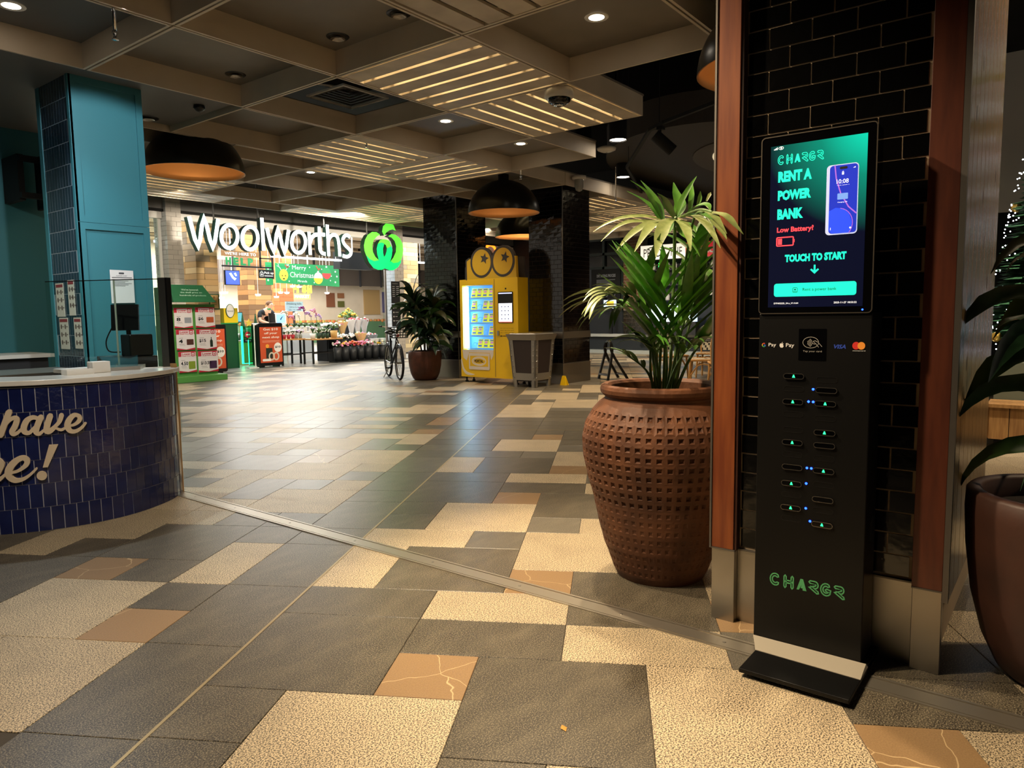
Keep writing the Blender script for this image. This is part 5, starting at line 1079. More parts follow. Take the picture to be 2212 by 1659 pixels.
obj('casing', MB().box(11.33, 11.79, 18.99, 19.05, 2.17, 2.59), m_blackm, t); obj('picture', MB().rect(SX(18.985), 11.35, 11.77, 2.19, 2.57, 0), mat('screen_blue', '#2a3fb8', .4, es=.9, ecol='#3247c4'), t)
s = MB().flat([(11.45, 2.5), (11.52, 2.52), (11.60, 2.40), (11.68, 2.36), (11.62, 2.30), (11.54, 2.36)], SX(18.98), 0).flat([(11.6, 2.50), (11.66, 2.53), (11.70, 2.44), (11.65, 2.42)], SX(18.98), 0); obj('picture_detail', s, mat('screen_pale', '#a7b7c9', .4, es=.6, ecol='#a7b7c9'), t); obj('bracket', MB().tube([(11.56, 19.03, 2.59), (11.56, 19.03, 4.6)], .02, 6), m_wplast, t)
bn = thing('christmas_banner', 'green hanging banner reading Merry Christmas with lemon and bauble drawings', 'banner', (13.7, 18.5, 2.2))
SB = SX(18.5)
obj('sheet', MB().prism([(12.64, 2.24), (14.76, 2.18), (14.76, 2.83), (12.64, 2.82)], SB, -.01, 0), m_green, bn)
s = MB(); text(s, 'Merry', SB, 13.22, 13.72, 2.62, 2.78, .002, .0); obj('banner_text', s, m_white, bn); s = MB(); text(s, 'Christmas', SB, 13.14, 13.98, 2.42, 2.58, .002); obj('banner_text', s, m_white, bn); s = MB(); text(s, 'Miranda', SB, 13.4, 13.74, 2.28, 2.35, .002); obj('banner_text', s, m_white, bn)
m_lem = mat('lemon', '#f0d23a', .5)
obj('lemon', MB().flat(circ(12.92, 2.48, .15, .17), SB, .002), m_lem, bn)
s = MB().flat(circ(12.87, 2.46, .015, .025), SB, .003).flat(circ(12.98, 2.46, .015, .025), SB, .003).flat(circ(12.92, 2.37, .035, .02), SB, .003); obj('lemon_face', s, m_blackm, bn)
s = MB()
for sx in (-1, 1): s.band([(12.92 + sx * .08, 2.62), (12.92 + sx * .16, 2.74), (12.92 + sx * .18, 2.80)], .015, SB, 0, .002).band([(12.92 + sx * .15, 2.72), (12.92 + sx * .22, 2.74)], .012, SB, 0, .002)
obj('antlers', s, m_white, bn)
for (x, y_, c, c2) in ((14.16, 2.42, '#f0d23a', '#e8e2d2'), (14.48, 2.58, '#d9433f', '#2f9a55')):
    obj('bauble', MB().flat(circ(x, y_, .17, .18), SB, .002), mat('bauble' + c, c, .5), bn); obj('bauble_top', MB().flat([(a, b) for a, b in circ(x, y_, .17, .18) if b >= y_ - .001], SB, .003), mat('bauble' + c2, c2, .5), bn); obj('bauble_cap', MB().rect(SB, x - .03, x + .03, y_ + .17, y_ + .22, .002), m_white, bn)
s = MB()
for x, y_ in ((12.76, 2.72), (13.05, 2.78), (13.85, 2.74), (14.3, 2.7), (14.62, 2.36), (13.1, 2.3), (14.0, 2.28), (14.66, 2.5)): s.flat(circ(x, y_, .02, n=8), SB, .002)
obj('snow_dots', s, m_white, bn, kind='stuff')
s = MB().band([(12.98, 2.78), (13.05, 2.70), (13.10, 2.74)], .03, SB, 0, .002).band([(14.1, 2.78), (14.18, 2.68), (14.24, 2.72)], .03, SB, 0, .002); obj('red_ribbon', s, mat('ribbon_red', '#d0402f', .5), bn)
obj('suspension', MB().tube([(12.8, 18.505, 2.82), (12.8, 18.505, 4.6)], .006, 5).tube([(14.6, 18.505, 2.83), (14.6, 18.505, 4.6)], .006, 5), m_wplast, bn)
for x0, x1, lb in ((12.38, 12.62, 'narrow green banner strip left of the Merry Christmas banner'), (14.82, 15.05, 'narrow green banner strip right of the Merry Christmas banner')):
    t = thing('banner_strip', lb, 'banner', (x0, 18.6, 2.2)); obj('sheet', MB().box(x0, x1, 18.6, 18.61, 2.18, 2.84), m_green, t); s = MB()
    for q, (a, b) in enumerate(((.3, .2), (.6, .5), (.35, .75))): s.flat(circ(x0 + (x1 - x0) * a, 2.2 + .6 * b, .03, n=8), SX(18.598), 0)
    obj('snow_dots', s, m_white, t, kind='stuff'); obj('suspension', MB().tube([(x0 + .1, 18.605, 2.84), (x0 + .1, 18.605, 4.6)], .006, 5), m_wplast, t)
f = thing('fish_market_sign', 'yellow and tan sign reading FISH MARKET deep in the store', 'sign', (19, 26, 2.0)); S26 = SX(26)
for i, ch in enumerate('FISH'):
    b = MB(); text(b, ch, S26, 18.52 + i * .27, 18.73 + i * .27 if ch != 'I' else 18.60 + i * .27, 2.25, 2.58, 0, .07); o = obj('letter', b, mat('fish_yellow', '#e8d83a', .5, es=.5, ecol='#e8d83a'), f); o.modifiers.new('s', 'SOLIDIFY').thickness = .05
obj('board', MB().box(18.58, 19.45, 26, 26.05, 1.98, 2.22), mat('market_tan', '#d79a5c', .6), f); s = MB(); text(s, 'MARKET', S26, 18.64, 19.39, 2.03, 2.17, .004, .03); obj('sign_text', s, mat('market_cream', '#f5e2c2', .6, es=.4, ecol='#ffe9c9'), f); obj('suspension', MB().tube([(18.7, 26.02, 2.5), (18.7, 26.02, 4.6)], .01, 5).tube([(19.4, 26.02, 2.5), (19.4, 26.02, 4.6)], .01, 5), m_wplast, f)
sm = thing('warning_board', 'pale blue notice board about smoking above the flowers', 'sign', (13.6, 19, 1.4)); obj('board', MB().box(13.28, 13.92, 19, 19.02, 1.41, 1.71), mat('board_blue', '#a9bcc4', .6), sm)
for st_, a in (('Smoking kills', (13.32, 13.86, 1.60, 1.68)), ('Call the Quitline', (13.42, 13.80, 1.52, 1.56)), ('on 13 7848', (13.40, 13.84, 1.44, 1.48))): s = MB(); text(s, st_, SX(18.995), *a, 0); obj('sign_text', s, mat('ink_grey', '#4a5257', .7), sm)
obj('post', MB().box(13.57, 13.63, 19.02, 19.06, 0, 1.45), m_dark, sm)
tv = thing('hanging_box', 'black box unit hanging behind the end of the shop name', 'unit', (14.4, 17, 2.9)); obj('casing', MB().box(13.8, 15.05, 17.0, 17.3, 2.63, 3.13), m_blackm, tv); obj('suspension', MB().tube([(14.4, 17.15, 3.1), (14.4, 17.15, 4.6)], .025, 6), m_wplast, tv)
db = thing('directory_board', 'tall black opening hours board on the right entrance column', 'sign', (14.26, 15.1, .93)); S15 = SX(15.17)
obj('panel', MB().box(14.10, 14.42, 15.17, 15.19, 1.58, 2.2), m_blackm, db); obj('panel', MB().box(14.10, 14.42, 15.17, 15.19, .93, 1.56), m_blackm, db)
s = MB(); text(s, 'Opening hours', S15, 14.13, 14.34, 2.12, 2.15, .003)
for k in range(6): s.rect(S15, 14.13, 14.22, 2.05 - .055 * k, 2.063 - .055 * k, .003); s.rect(S15, 14.28, 14.38, 2.05 - .055 * k, 2.063 - .055 * k, .003)
for k in range(4): s.flat(circ(14.16, 1.45 - .12 * k, .022, n=8), S15, .003); s.rect(S15, 14.21, 14.34, 1.445 - .12 * k, 1.457 - .12 * k, .003)
obj('board_print', s, mat('ink_pale', '#a8a8a4', .7), db, kind='stuff')
fr2 = thing('framed_notice', 'green framed tan notice on the pale plank pillar', 'notice', (9.34, 16.18, 1.45)); S16 = SX(16.185)
obj('frame', panel_frame(MB(), 9.21, 9.47, 1.45, 1.81, .02, S16, 0, .02), m_greend, fr2); obj('sheet', MB().rect(S16, 9.23, 9.45, 1.47, 1.79, .006), mat('kraft', '#d0a869', .7), fr2); s = MB().flat(circ(9.34, 1.73, .03, n=10), S16, .008); [s.rect(S16, 9.28, 9.40, 1.64 - .04 * k, 1.655 - .04 * k, .008) for k in range(3)]; obj('notice_print', s, mat('kraft_ink', '#8a6a35', .7), fr2, kind='stuff')
# sliding glass door leaf at the right jamb
gd = thing('door_leaf', 'open glass door leaf with a black bottom rail at the right jamb', 'door', (14.1, 15.4, 0)); obj('glass', MB().box(13.98, 14.0, 15.32, 15.42, .1, 3.36), glassmat('door_glass', (.86, .95, .93), 0, .5), gd); obj('rail', MB().box(13.96, 14.02, 15.28, 15.42, 0, .1), m_black, gd); obj('stile', MB().box(13.96, 14.02, 15.28, 15.32, .1, 3.36), m_steel, gd)
jl = thing('store_window', 'full height store window left of the pale brick column', 'window', (6, 15.45, 0)); obj('glass', MB().box(4.1, 7.78, 15.44, 15.45, .1, 3.36), MATS['door_glass'], jl); obj('frame', MB().box(4.1, 7.78, 15.42, 15.48, 0, .1).box(7.72, 7.78, 15.42, 15.48, .1, 3.36).box(5.9, 5.95, 15.42, 15.48, .1, 3.36), m_gl, jl)
# ------------------------------------------------------------------ price promotion stand
ps_ = thing('promotion_stand', 'green price promotion stand holding six red and white price cards', 'stand', (7.48, 13.75, 0)); S13 = SX(13.70)
m_pg = mat('stand_green', '#4f8a3d', .5); m_pgd = mat('stand_green_dark', '#1d5a38', .5)
obj('back_panel', MB().box(7.02, 7.92, 13.72, 13.80, .12, 1.52), m_pg, ps_); obj('base', MB().box(6.95, 8.0, 13.5, 14.1, 0, .12), m_pg, ps_, bev=.01); obj('side_wing', MB().box(6.95, 7.02, 13.75, 14.2, .12, 1.85), m_pgd, ps_)
obj('header', MB().hexa([(7.0, 13.55, 1.56), (7.86, 13.55, 1.56), (7.86, 13.85, 1.56), (7.0, 13.85, 1.56)], [(7.04, 13.78, 1.90), (7.72, 13.78, 1.90), (7.72, 13.95, 1.90), (7.04, 13.95, 1.90)]), m_pgd, ps_)
HF = Fr((0, 13.55, 1.56), (1, 0, 0), (0, .56, .828), (0, -.828, .56))
for k, (st_, a, b) in enumerate((("We've lowered", 7.24, 7.58), ('the shelf price on', 7.20, 7.64), ('hundreds of products', 7.17, 7.70))): s = MB(); text(s, st_, HF, a, b, .27 - .07 * k, .31 - .07 * k, .006); obj('header_text', s, mat('ink_green', '#c4d8c6', .6), ps_)
m_cw = mat('card_white', '#d8d0cc', .55); m_cr = mat('card_red', '#b01f33', .55); m_ink = mat('ink_black', '#151515', .6)
cards = [(7.06, 7.43, 1.06, 1.45, '8', '#8c8f94', 'silver pack'), (7.49, 7.90, 1.06, 1.46, '$6', '#b0542f', ''), (7.08, 7.45, .63, 1.03, '4', '#4a2a22', ''), (7.49, 7.91, .62, 1.03, '$15', '#1d2a1f', ''), (7.10, 7.46, .19, .60, '4.50', '#7d8f2c', ''), (7.50, 7.92, .17, .59, '$13.50', '#3a2140', '')]
nm = ['upper left price card with a silver tin', 'upper right six dollar price card with a brown pack', 'middle left four dollar price card', 'middle right fifteen dollar price card with a dark bottle', 'lower left price card with a green pack', 'lower right price card with a purple pack']
for (u0, u1, v0, v1, pr_, c, _), lb in zip(cards, nm):
    o = obj('price_card', MB().prism([(u0, v0), (u1, v0), (u1, v1), (u0, v1)], S13, 0, .006), m_cw, ps_, label=lb); W = u1 - u0; H_ = v1 - v0
    obj('red_band', MB().flat([(u0, v1), (u0, v1 - H_ * .24), (u1, v1 - H_ * .24), (u1, v1)], S13, .0075).flat([(u0, v0), (u1, v0), (u1, v0 + H_ * .10), ((u0 + u1) / 2, v0 + H_ * .02), (u0, v0 + H_ * .10)], S13, .0075), m_cr, o)
    obj('shield', MB().flat([(u0 + W * .16, v1 - .02), (u1 - W * .03, v1 - .02), (u1 - W * .03, v1 - H_ * .25), (u0 + W * .60, v1 - H_ * .33), (u0 + W * .16, v1 - H_ * .27)], S13, .009), m_cw, o)
    s = MB(); text(s, 'Lower', S13, u0 + W * .2, u0 + W * .68, v1 - H_ * .17, v1 - H_ * .07, .0105, .03); obj('card_heading', s, m_cr, o); s = MB(); text(s, 'Shelf Price', S13, u0 + W * .2, u0 + W * .68, v1 - H_ * .24, v1 - H_ * .19, .0105, .03); obj('card_heading', s, m_cr, o)
    obj('price_tag_icon', MB().band(rrect(u0 + W * .73, u0 + W * .90, v1 - H_ * .23, v1 - H_ * .06, .01), .014, S13, .009, .0105, closed=True).flat([(u0 + W * .77, v1 - H_ * .13), (u0 + W * .86, v1 - H_ * .13), (u0 + W * .815, v1 - H_ * .21)], S13, .0105), m_cr, o)
    s = MB(); text(s, pr_, S13, u0 + W * .12, u0 + W * (.28 + .06 * len(pr_)), v0 + H_ * .34, v0 + H_ * .52, .0075, .03); obj('price', s, m_ink, o)
    s = MB(); s.rect(S13, u0 + W * .14, u0 + W * .36, v0 + H_ * .57, v0 + H_ * .585, .0075); s.rect(S13, u0 + W * .14, u0 + W * .42, v0 + H_ * .27, v0 + H_ * .285, .0075); s.rect(S13, u0 + W * .16, u0 + W * .46, v0 + H_ * .21, v0 + H_ * .22, .0075); obj('small_print', s, mat('ink_soft', '#6a6462', .7), o, kind='stuff')
    if pr_ == '$15': obj('product_picture', MB().flat([(u0 + W * .66, v0 + H_ * .12), (u0 + W * .80, v0 + H_ * .12), (u0 + W * .80, v0 + H_ * .42), (u0 + W * .75, v0 + H_ * .5), (u0 + W * .75, v0 + H_ * .6), (u0 + W * .71, v0 + H_ * .6), (u0 + W * .71, v0 + H_ * .5), (u0 + W * .66, v0 + H_ * .42)], S13, .0075), mat('prod' + c, c, .5), o)
    else: obj('product_picture', MB().flat(rrect(u0 + W * .55, u0 + W * .93, v0 + H_ * (.15 if pr_ in ('4.50', '$13.50') else .24), v0 + H_ * .52, .01), S13, .0075), mat('prod' + c, c, .5), o)
# orange stands
m_or = mat('orange_poster', '#c4502a', .55)
def ostand(x, y, label, wd=.62):
    t = thing('poster_stand', label, 'stand', (x, y, 0)); F_ = SX(y)
    obj('casing', MB().prism(rrect(x - wd / 2 - .04, x + wd / 2 + .04, .04, 1.10, .05), F_, -.28, 0), m_black, t); obj('poster', MB().prism([(x - wd / 2, .12), (x + wd / 2, .12), (x + wd / 2, 1.0), (x - wd / 2, 1.0)], F_, 0, .008), m_or, t)
    for k, (st_, a) in enumerate((('Get $10', .8), ('off your', .72), ('next shop', .92))): s = MB(); text(s, st_, F_, x - wd * .42 * a, x + wd * .42 * a, .91 - .10 * k, .975 - .10 * k, .01, .02); obj('poster_text', s, m_white, t)
    s = MB(); s.rect(F_, x - wd * .4, x + wd * .4, .655, .665, .01); s.rect(F_, x - wd * .4, x + wd * .4, .625, .635, .01); obj('small_print', s, mat('ink_peach', '#e0a48c', .7), t, kind='stuff')
    obj('badge', MB().flat(circ(x + wd * .30, .49, .11, .12), F_, .011), m_white, t); s = MB(); text(s, '$10', F_, x + wd * .17, x + wd * .43, .47, .53, .013, .03); obj('badge_text', s, m_ink, t)
    obj('bag_picture', MB().flat([(x - wd * .25, .22), (x + wd * .05, .22), (x + wd * .05, .48), (x - wd * .25, .48)], F_, .010), mat('bag_dark', '#1f2a20', .6), t); obj('loop_picture', MB().band(circ(x, .27, .07, .09, 14), .035, F_, .008, .012, closed=True).band(circ(x + .13, .27, .07, .09, 14), .035, F_, .008, .0125, closed=True), mat('loop_cream', '#cfc6b4', .6), t)
    obj('banana_picture', MB().flat(circ(x - wd * .18, .53, .05, .05, 10), F_, .0105), mat('fruit_orange', '#e6a23a', .6), t); obj('strip_label', MB().flat(rrect(x - wd * .42, x - .02, .155, .215, .02), F_, .0135), m_white, t)
    for sx in (-1, 1): obj('foot', MB().box(x + sx * wd * .35 - .03, x + sx * wd * .35 + .03, y + .02, y + .26, 0, .04), m_black, t)
ostand(10.56, 15.78, 'orange poster stand right of the green gate'); ostand(8.55, 15.0, 'orange poster stand half hidden behind the price promotion stand')
# ------------------------------------------------------------------ entry gate
m_gedgeg = mat('gate_edge_green', '#2fe6a0', .3, es=2.4, ecol='#18e08a'); m_gglass = glassmat('gate_glass', (.45, .85, .66), 0, .5)
m_noent = mat('no_entry_red', '#c2253a', .5)
def gate(x0, x1, y, label, edge):
    t = thing('entry_gate', label, 'gate', ((x0 + x1) / 2, y, 0)); F_ = SX(y)
    obj('glass', MB().box(x0, x1, y, y + .015, .06, 1.02), m_gglass, t); obj('lit_edge', MB().box(edge - .025, edge + .025, y - .004, y + .02, .06, 1.02).box(x0, x1, y - .003, y + .018, .05, .065), m_gedgeg, t); cx = (x0 + x1) / 2
    obj('no_entry_disc', MB().flat(circ(cx, .80, .085), F_, .003), m_noent, t); obj('disc_bar', MB().rect(F_, cx - .055, cx + .055, .785, .815, .005), m_white, t); obj('plate', MB().rect(F_, cx - .14, cx + .14, .60, .68, .003), m_blackm, t); s = MB(); text(s, 'No entry', F_, cx - .08, cx + .08, .622, .66, .005); obj('plate_text', s, m_white, t)
    obj('hinge_post', MB().box((x0 if abs(edge - x1) < .1 else x1) - .02, (x0 if abs(edge - x1) < .1 else x1) + .02, y - .01, y + .03, 0, 1.04), m_steel, t)
gate(9.95, 10.36, 16.9, 'left green glass gate with a no entry sign and lit edge', 10.33); gate(10.45, 10.84, 16.9, 'right green glass gate with a no entry sign and lit edge', 10.47)
gb = thing('green_bin', 'dark green cabinet beside the glass gates carrying the yellow specials bin', 'cabinet', (9.77, 16.5, 0)); obj('body', MB().box(9.55, 10.0, 16.3, 16.75, 0, 1.09), m_greend, gb, bev=.01); obj('top', MB().box(9.53, 10.02, 16.28, 16.77, 1.09, 1.12), m_green, gb)
sp_ = thing('specials_bin', 'yellow bin with an oval Special sign on top of the green cabinet', 'bin', (9.84, 16.5, 1.12)); S163 = SX(16.32)
obj('bin', MB().box(9.66, 10.03, 16.33, 16.7, 1.12, 1.48), mat('special_yellow', '#f0cf1a', .5), sp_); obj('oval_rim', MB().prism(circ(9.82, 1.41, .115, .17, 24), S163, 0, .008), m_greend, sp_); obj('oval', MB().prism(circ(9.82, 1.41, .10, .155, 24), S163, .008, .012), m_white, sp_); s = MB(); text(s, 'Special', S163, 9.74, 9.90, 1.38, 1.43, .014); obj('oval_text', s, m_ink, sp_)
gf = thing('gate_hoop', 'white curved hoop rail beside the orange poster stand', 'rail', (10.2, 15.85, 0)); obj('hoop', MB().tube(smooth_path([(10.17, 15.85, .02), (10.15, 15.85, .06), (10.15, 15.85, 1.0), (10.18, 15.85, 1.06), (10.24, 15.85, 1.07)], 4), .016, 8), m_white, gf, smooth=True); obj('pane', MB().box(9.98, 10.13, 15.845, 15.855, .06, 1.04), m_gglass, gf); obj('lit_edge', MB().box(9.975, 9.985, 15.84, 15.86, .1, .7), m_gedgeg, gf); obj('foot', MB().box(9.95, 10.22, 15.81, 15.89, 0, .02), m_white, gf)
# small decorated trees
m_fir = mat('fir_green', '#3a6a44', .7, col2='#274f30', vs=20)
def firtree(c, h, r, label, n, rnd, name='christmas_tree'):
    x, y, z = c; t = thing(name, label, 'tree', c)
    obj('trunk', MB().tube([(x, y, z), (x, y, z + h * .95)], [.03 * h + .01, .005], 7), mat('bark', '#4a3524', .9), t)
    mb = MB().lathe([(r * .72, h * .06), (r * .45, h * .4), (r * .2, h * .75), (.01, h)], c, 14, cap0=True)
    for i in range(n):
        f_ = (i + .5) / n; zz = z + h * (.04 + .95 * (1 - sqrt(1 - f_))); rr_ = r * (1 - (zz - z) / h) * rnd.uniform(.82, 1.05) + .01; a = i * 2.399963 + rnd.uniform(-.3, .3); d = Vector((cos(a), sin(a), 0)); sd = Vector((-sin(a), cos(a), 0)); L_ = max(rr_ * .5, .05); p0 = Vector((x, y, zz)) + d * (rr_ - L_); p1 = Vector((x, y, zz - .18 * L_)) + d * rr_; w_ = L_ * .32
        mb.add([p0 - sd * w_ * .5, p0 + sd * w_ * .5, p1 + sd * w_ - d * L_ * .3, p1, p1 - sd * w_ - d * L_ * .3], [(0, 1, 2, 3, 4)])
    obj('foliage', mb, m_fir, t, kind='stuff'); return t
rnd = random.Random(4)
for i, (x, y) in enumerate(((10.55, 17.4), (10.85, 17.45), (11.2, 17.4))): firtree((x, y, .62), .72, .17, ['small green decorative fir left of the gold star', 'small green decorative fir behind the gold star', 'small green decorative fir right of the gold star'][i], 160, rnd)
pl = thing('planter_bench', 'pale timber planter bench under the small decorative firs', 'planter', (10.9, 17.4, 0)); obj('box', MB().box(10.35, 11.4, 17.2, 17.65, 0, .62), mat('pale_wood', '#c9a66b', .6), pl); obj('rim', MB().box(10.33, 11.42, 17.18, 17.67, .58, .62), mat('pale_wood2', '#b08d56', .6), pl)
st5 = lambda cx, cy, R, r: [(cx + (R if i % 2 == 0 else r) * sin(2 * pi * i / 10), cy + (R if i % 2 == 0 else r) * cos(2 * pi * i / 10)) for i in range(10)]
s_ = thing('gold_star', 'gold star decoration in front of the small firs', 'star', (10.85, 17.15, 1.05)); obj('star', MB().prism(st5(10.85, 1.10, .11, .05), SX(17.15), -.02, 0), mat('gold', '#e6c34a', .4), s_); obj('stick', MB().tube([(10.85, 17.16, .62), (10.85, 17.16, 1.02)], .006, 5), m_steel, s_)
# ------------------------------------------------------------------ service desk, screens and the person
dk = thing('service_desk', 'white service desk behind the orange poster stand', 'desk', (11.9, 17.9, 0)); obj('front', MB().box(11.2, 13.2, 17.6, 17.66, 0, .92), m_gl, dk); obj('worktop', MB().box(11.15, 13.25, 17.55, 18.05, .92, .96), m_bench, dk); obj('side', MB().box(11.2, 11.26, 17.66, 18.0, 0, .92).box(13.14, 13.2, 17.66, 18.0, 0, .92), m_gl, dk)
wk = thing('touch_terminal', 'white terminal with a pale blue screen on the service desk', 'screen', (12.2, 17.7, .96)); obj('casing', MB().prism(rrect(12.02, 12.38, 1.0, 1.36, .03), SX(17.70), -.05, 0), m_white, wk); obj('display', MB().rect(SX(17.70), 12.06, 12.34, 1.08, 1.32, .002), mat('screen_sky', '#6f9fe0', .4, es=.8, ecol='#7fabe6'), wk); obj('graphic', MB().flat([(12.17, 1.18), (12.22, 1.24), (12.29, 1.28), (12.24, 1.22), (12.2, 1.15)], SX(17.70), .004), mat('screen_ink', '#1d4a6a', .4), wk); obj('stand', MB().box(12.15, 12.25, 17.72, 17.8, .96, 1.0), m_white, wk)
dm = thing('till_monitor', 'dark tilted till monitor in front of the standing person', 'screen', (11.95, 17.75, .96)); obj('panel', MB().hexa([(11.84, 17.72, 1.08), (12.0, 17.66, 1.08), (12.0, 17.68, 1.34), (11.84, 17.74, 1.36)], [(11.85, 17.76, 1.08), (12.01, 17.70, 1.08), (12.01, 17.72, 1.34), (11.85, 17.78, 1.36)]), m_black, dm); obj('stand', MB().tube([(11.93, 17.75, .96), (11.93, 17.74, 1.15)], .02), m_black, dm)
for i, (x0, x1, c, lb) in enumerate(((11.2, 11.55, '#3f7f86', 'teal screen behind the small firs'), )):
    t = thing('counter_screen', lb, 'screen', (x0, 18.6, 1.0)); obj('casing', MB().box(x0 - .02, x1 + .02, 18.6, 18.63, 1.10, 1.40), m_black, t); obj('display', MB().rect(SX(18.595), x0, x1, 1.13, 1.38, 0), mat('scr' + c, c, .4, es=.7), t); obj('stand', MB().box((x0 + x1) / 2 - .03, (x0 + x1) / 2 + .03, 18.61, 18.64, .0, 1.12), m_black, t)
def skin(name, verts, edges, rad, m, parent, sub=2):
    me = bpy.data.meshes.new(name); org = root_of(parent); me.from_pydata([Vector(v) - org for v in verts], edges, []); o = bpy.data.objects.new(name, me); COL.objects.link(o); o.parent = parent
    o.modifiers.new('skin', 'SKIN'); me.materials.append(m)
    for i, r in enumerate(rad): d = me.skin_vertices[0].data[i]; d.radius = (r, r) if not isinstance(r, tuple) else r; d.use_root = (i == 0)
    o.modifiers[0].use_smooth_shade = True; sd = o.modifiers.new('sub', 'SUBSURF'); sd.levels = sub; sd.render_levels = sub; return o
m_skin = mat('skin', '#d8a282', .55); m_polo = mat('polo_black', '#141619', .75); m_trous = mat('trouser_black', '#101114', .8); m_hair = mat('hair_brown', '#6a4526', .7)
PXX, PYY = 12.22, 18.45
pe = thing('person', 'person in a black polo shirt leaning over the till, looking down', 'person', (PXX, PYY, 0))
def P_(x, y, z): return (PXX + x, PYY + y, z)     # x right in the photo, y away
body = [P_(-.02, .10, .95), P_(-.02, .08, 1.12), P_(0, .02, 1.32), P_(.02, -.04, 1.43), P_(.05, -.08, 1.49), P_(.075, -.11, 1.545), P_(.09, -.125, 1.60), P_(.085, -.115, 1.655),
        P_(-.19, .0, 1.38), P_(-.24, -.06, 1.15), P_(-.08, -.28, 1.06), P_(.02, -.34, 1.06), P_(.20, -.02, 1.38), P_(.27, -.12, 1.15), P_(.16, -.34, 1.07), P_(.09, -.38, 1.07),
        P_(-.11, .10, .88), P_(-.12, .10, .48), P_(-.12, .12, .06), P_(-.12, .02, .03), P_(.09, .10, .88), P_(.10, .10, .48), P_(.10, .12, .06), P_(.10, .02, .03)]
be = [(0, 1), (1, 2), (2, 3), (3, 4), (4, 5), (5, 6), (6, 7), (3, 8), (8, 9), (9, 10), (10, 11), (3, 12), (12, 13), (13, 14), (14, 15), (0, 16), (16, 17), (17, 18), (18, 19), (0, 20), (20, 21), (21, 22), (22, 23)]
skin('body', body, be, [.13, .12, .135, .09, .055, .075, .092, .07, .055, .045, .034, .024, .055, .045, .034, .024, .085, .058, .042, .035, .085, .058, .042, .035], m_skin, pe)
skin('polo_shirt', [P_(-.02, .10, .93), P_(-.02, .08, 1.12), P_(0, .02, 1.32), P_(.02, -.03, 1.42), P_(-.19, .0, 1.385), P_(-.235, -.05, 1.22), P_(.20, -.02, 1.385), P_(.265, -.10, 1.22)], [(0, 1), (1, 2), (2, 3), (3, 4), (4, 5), (3, 6), (6, 7)], [.15, .142, .152, .10, .072, .064, .072, .064], m_polo, pe)
skin('trousers', [P_(-.02, .10, .93), P_(-.11, .10, .86), P_(-.12, .10, .48), P_(-.12, .12, .09), P_(.09, .10, .86), P_(.10, .10, .48), P_(.10, .12, .09)], [(0, 1), (1, 2), (2, 3), (0, 4), (4, 5), (5, 6)], [.14, .10, .075, .065, .10, .075, .065], m_trous, pe)
hm = MB(); hc = Vector(P_(.085, -.10, 1.625))
hm.lathe([(.002, .092), (.05, .082), (.085, .05), (.10, .01), (.098, -.03), (.085, -.045)], tuple(hc + Vector((-.008, .02, .0))), 20); obj('hair', hm, m_hair, pe, smooth=True)
fc = MB().ball(P_(.145, -.205, 1.585), .014, 8, 6); obj('nose', fc, m_skin, pe, smooth=True)
for sx in (-.035, .035): obj('eye', MB().ball(P_(.10 + sx + .012, -.198 + sx * .25, 1.605), .011, 8, 6), m_ink, pe, smooth=True)
obj('mouth', MB().box(PXX + .10, PXX + .145, PYY - .205, PYY - .195, 1.547, 1.553), mat('lip', '#a85f52', .6), pe)
for sx in (-1, 1): obj('ear', MB().ball(P_(.088 + sx * .092, -.09, 1.60), .022, 8, 6), m_skin, pe, smooth=True)
obj('collar', MB().band(circ(PXX + .045, PYY - .075, .068, .075, 18), .012, Fr((0, 0, 1.475), (1, 0, 0), (0, 1, 0), (0, 0, 1)), -.02, .02, closed=True), m_green, pe)
for hand, (hx, hy, hz) in enumerate(((.02, -.34, 1.06), (.09, -.38, 1.07))):
    v = [P_(hx, hy, hz), P_(hx + .02, hy - .05, hz)]; e = [(0, 1)]; r = [.024, .026]
    for q in range(4): a = len(v); v += [P_(hx + .0 + q * .016, hy - .09, hz + .002), P_(hx + .002 + q * .016, hy - .12 + abs(q - 1.5) * .008, hz - .015)]; e += [(1, a), (a, a + 1)]; r += [.0095, .008]
    a = len(v); v += [P_(hx - .03, hy - .05, hz - .005), P_(hx - .035, hy - .08, hz - .01)]; e += [(0, a), (a, a + 1)]; r += [.011, .009]
    skin('hand', v, e, r, m_skin, pe, 1)
# ------------------------------------------------------------------ flower display
m_wood_t = mat('table_wood', '#c08f56', .5); m_bucket = mat('bucket_black', '#26282a', .45)
def table(x0, x1, y0, y1, z, label):
    t = thing('table', label, 'table', ((x0 + x1) / 2, (y0 + y1) / 2, 0)); obj('tabletop', MB().box(x0, x1, y0, y1, z - .035, z), m_wood_t, t)
    for x in (x0 + .03, x1 - .03):
        for y in (y0 + .03, y1 - .03): obj('leg', MB().box(x - .02, x + .02, y - .02, y + .02, 0, z - .035), m_blackm, t)
    obj('stretcher', MB().box(x0 + .03, x1 - .03, y0 + .02, y0 + .04, .26, .29).box(x0 + .03, x1 - .03, y1 - .04, y1 - .02, .26, .29), m_blackm, t)
table(10.95, 11.68, 15.9, 16.5, .68, 'left wooden flower table with black legs'); table(11.75, 12.75, 15.7, 16.3, .66, 'right wooden flower table with black legs')
stg = thing('tiered_stand', 'black stepped stand holding the flower buckets and bouquets', 'stand', (13.4, 16.1, 0))
for k, (y0, y1, z) in enumerate(((15.5, 15.85, .03), (15.88, 16.28, .34), (16.3, 16.75, .72))): obj('step', MB().box(12.38 + .3 * (k > 0), 14.28, y0, y1, 0, z), m_blackm, stg)
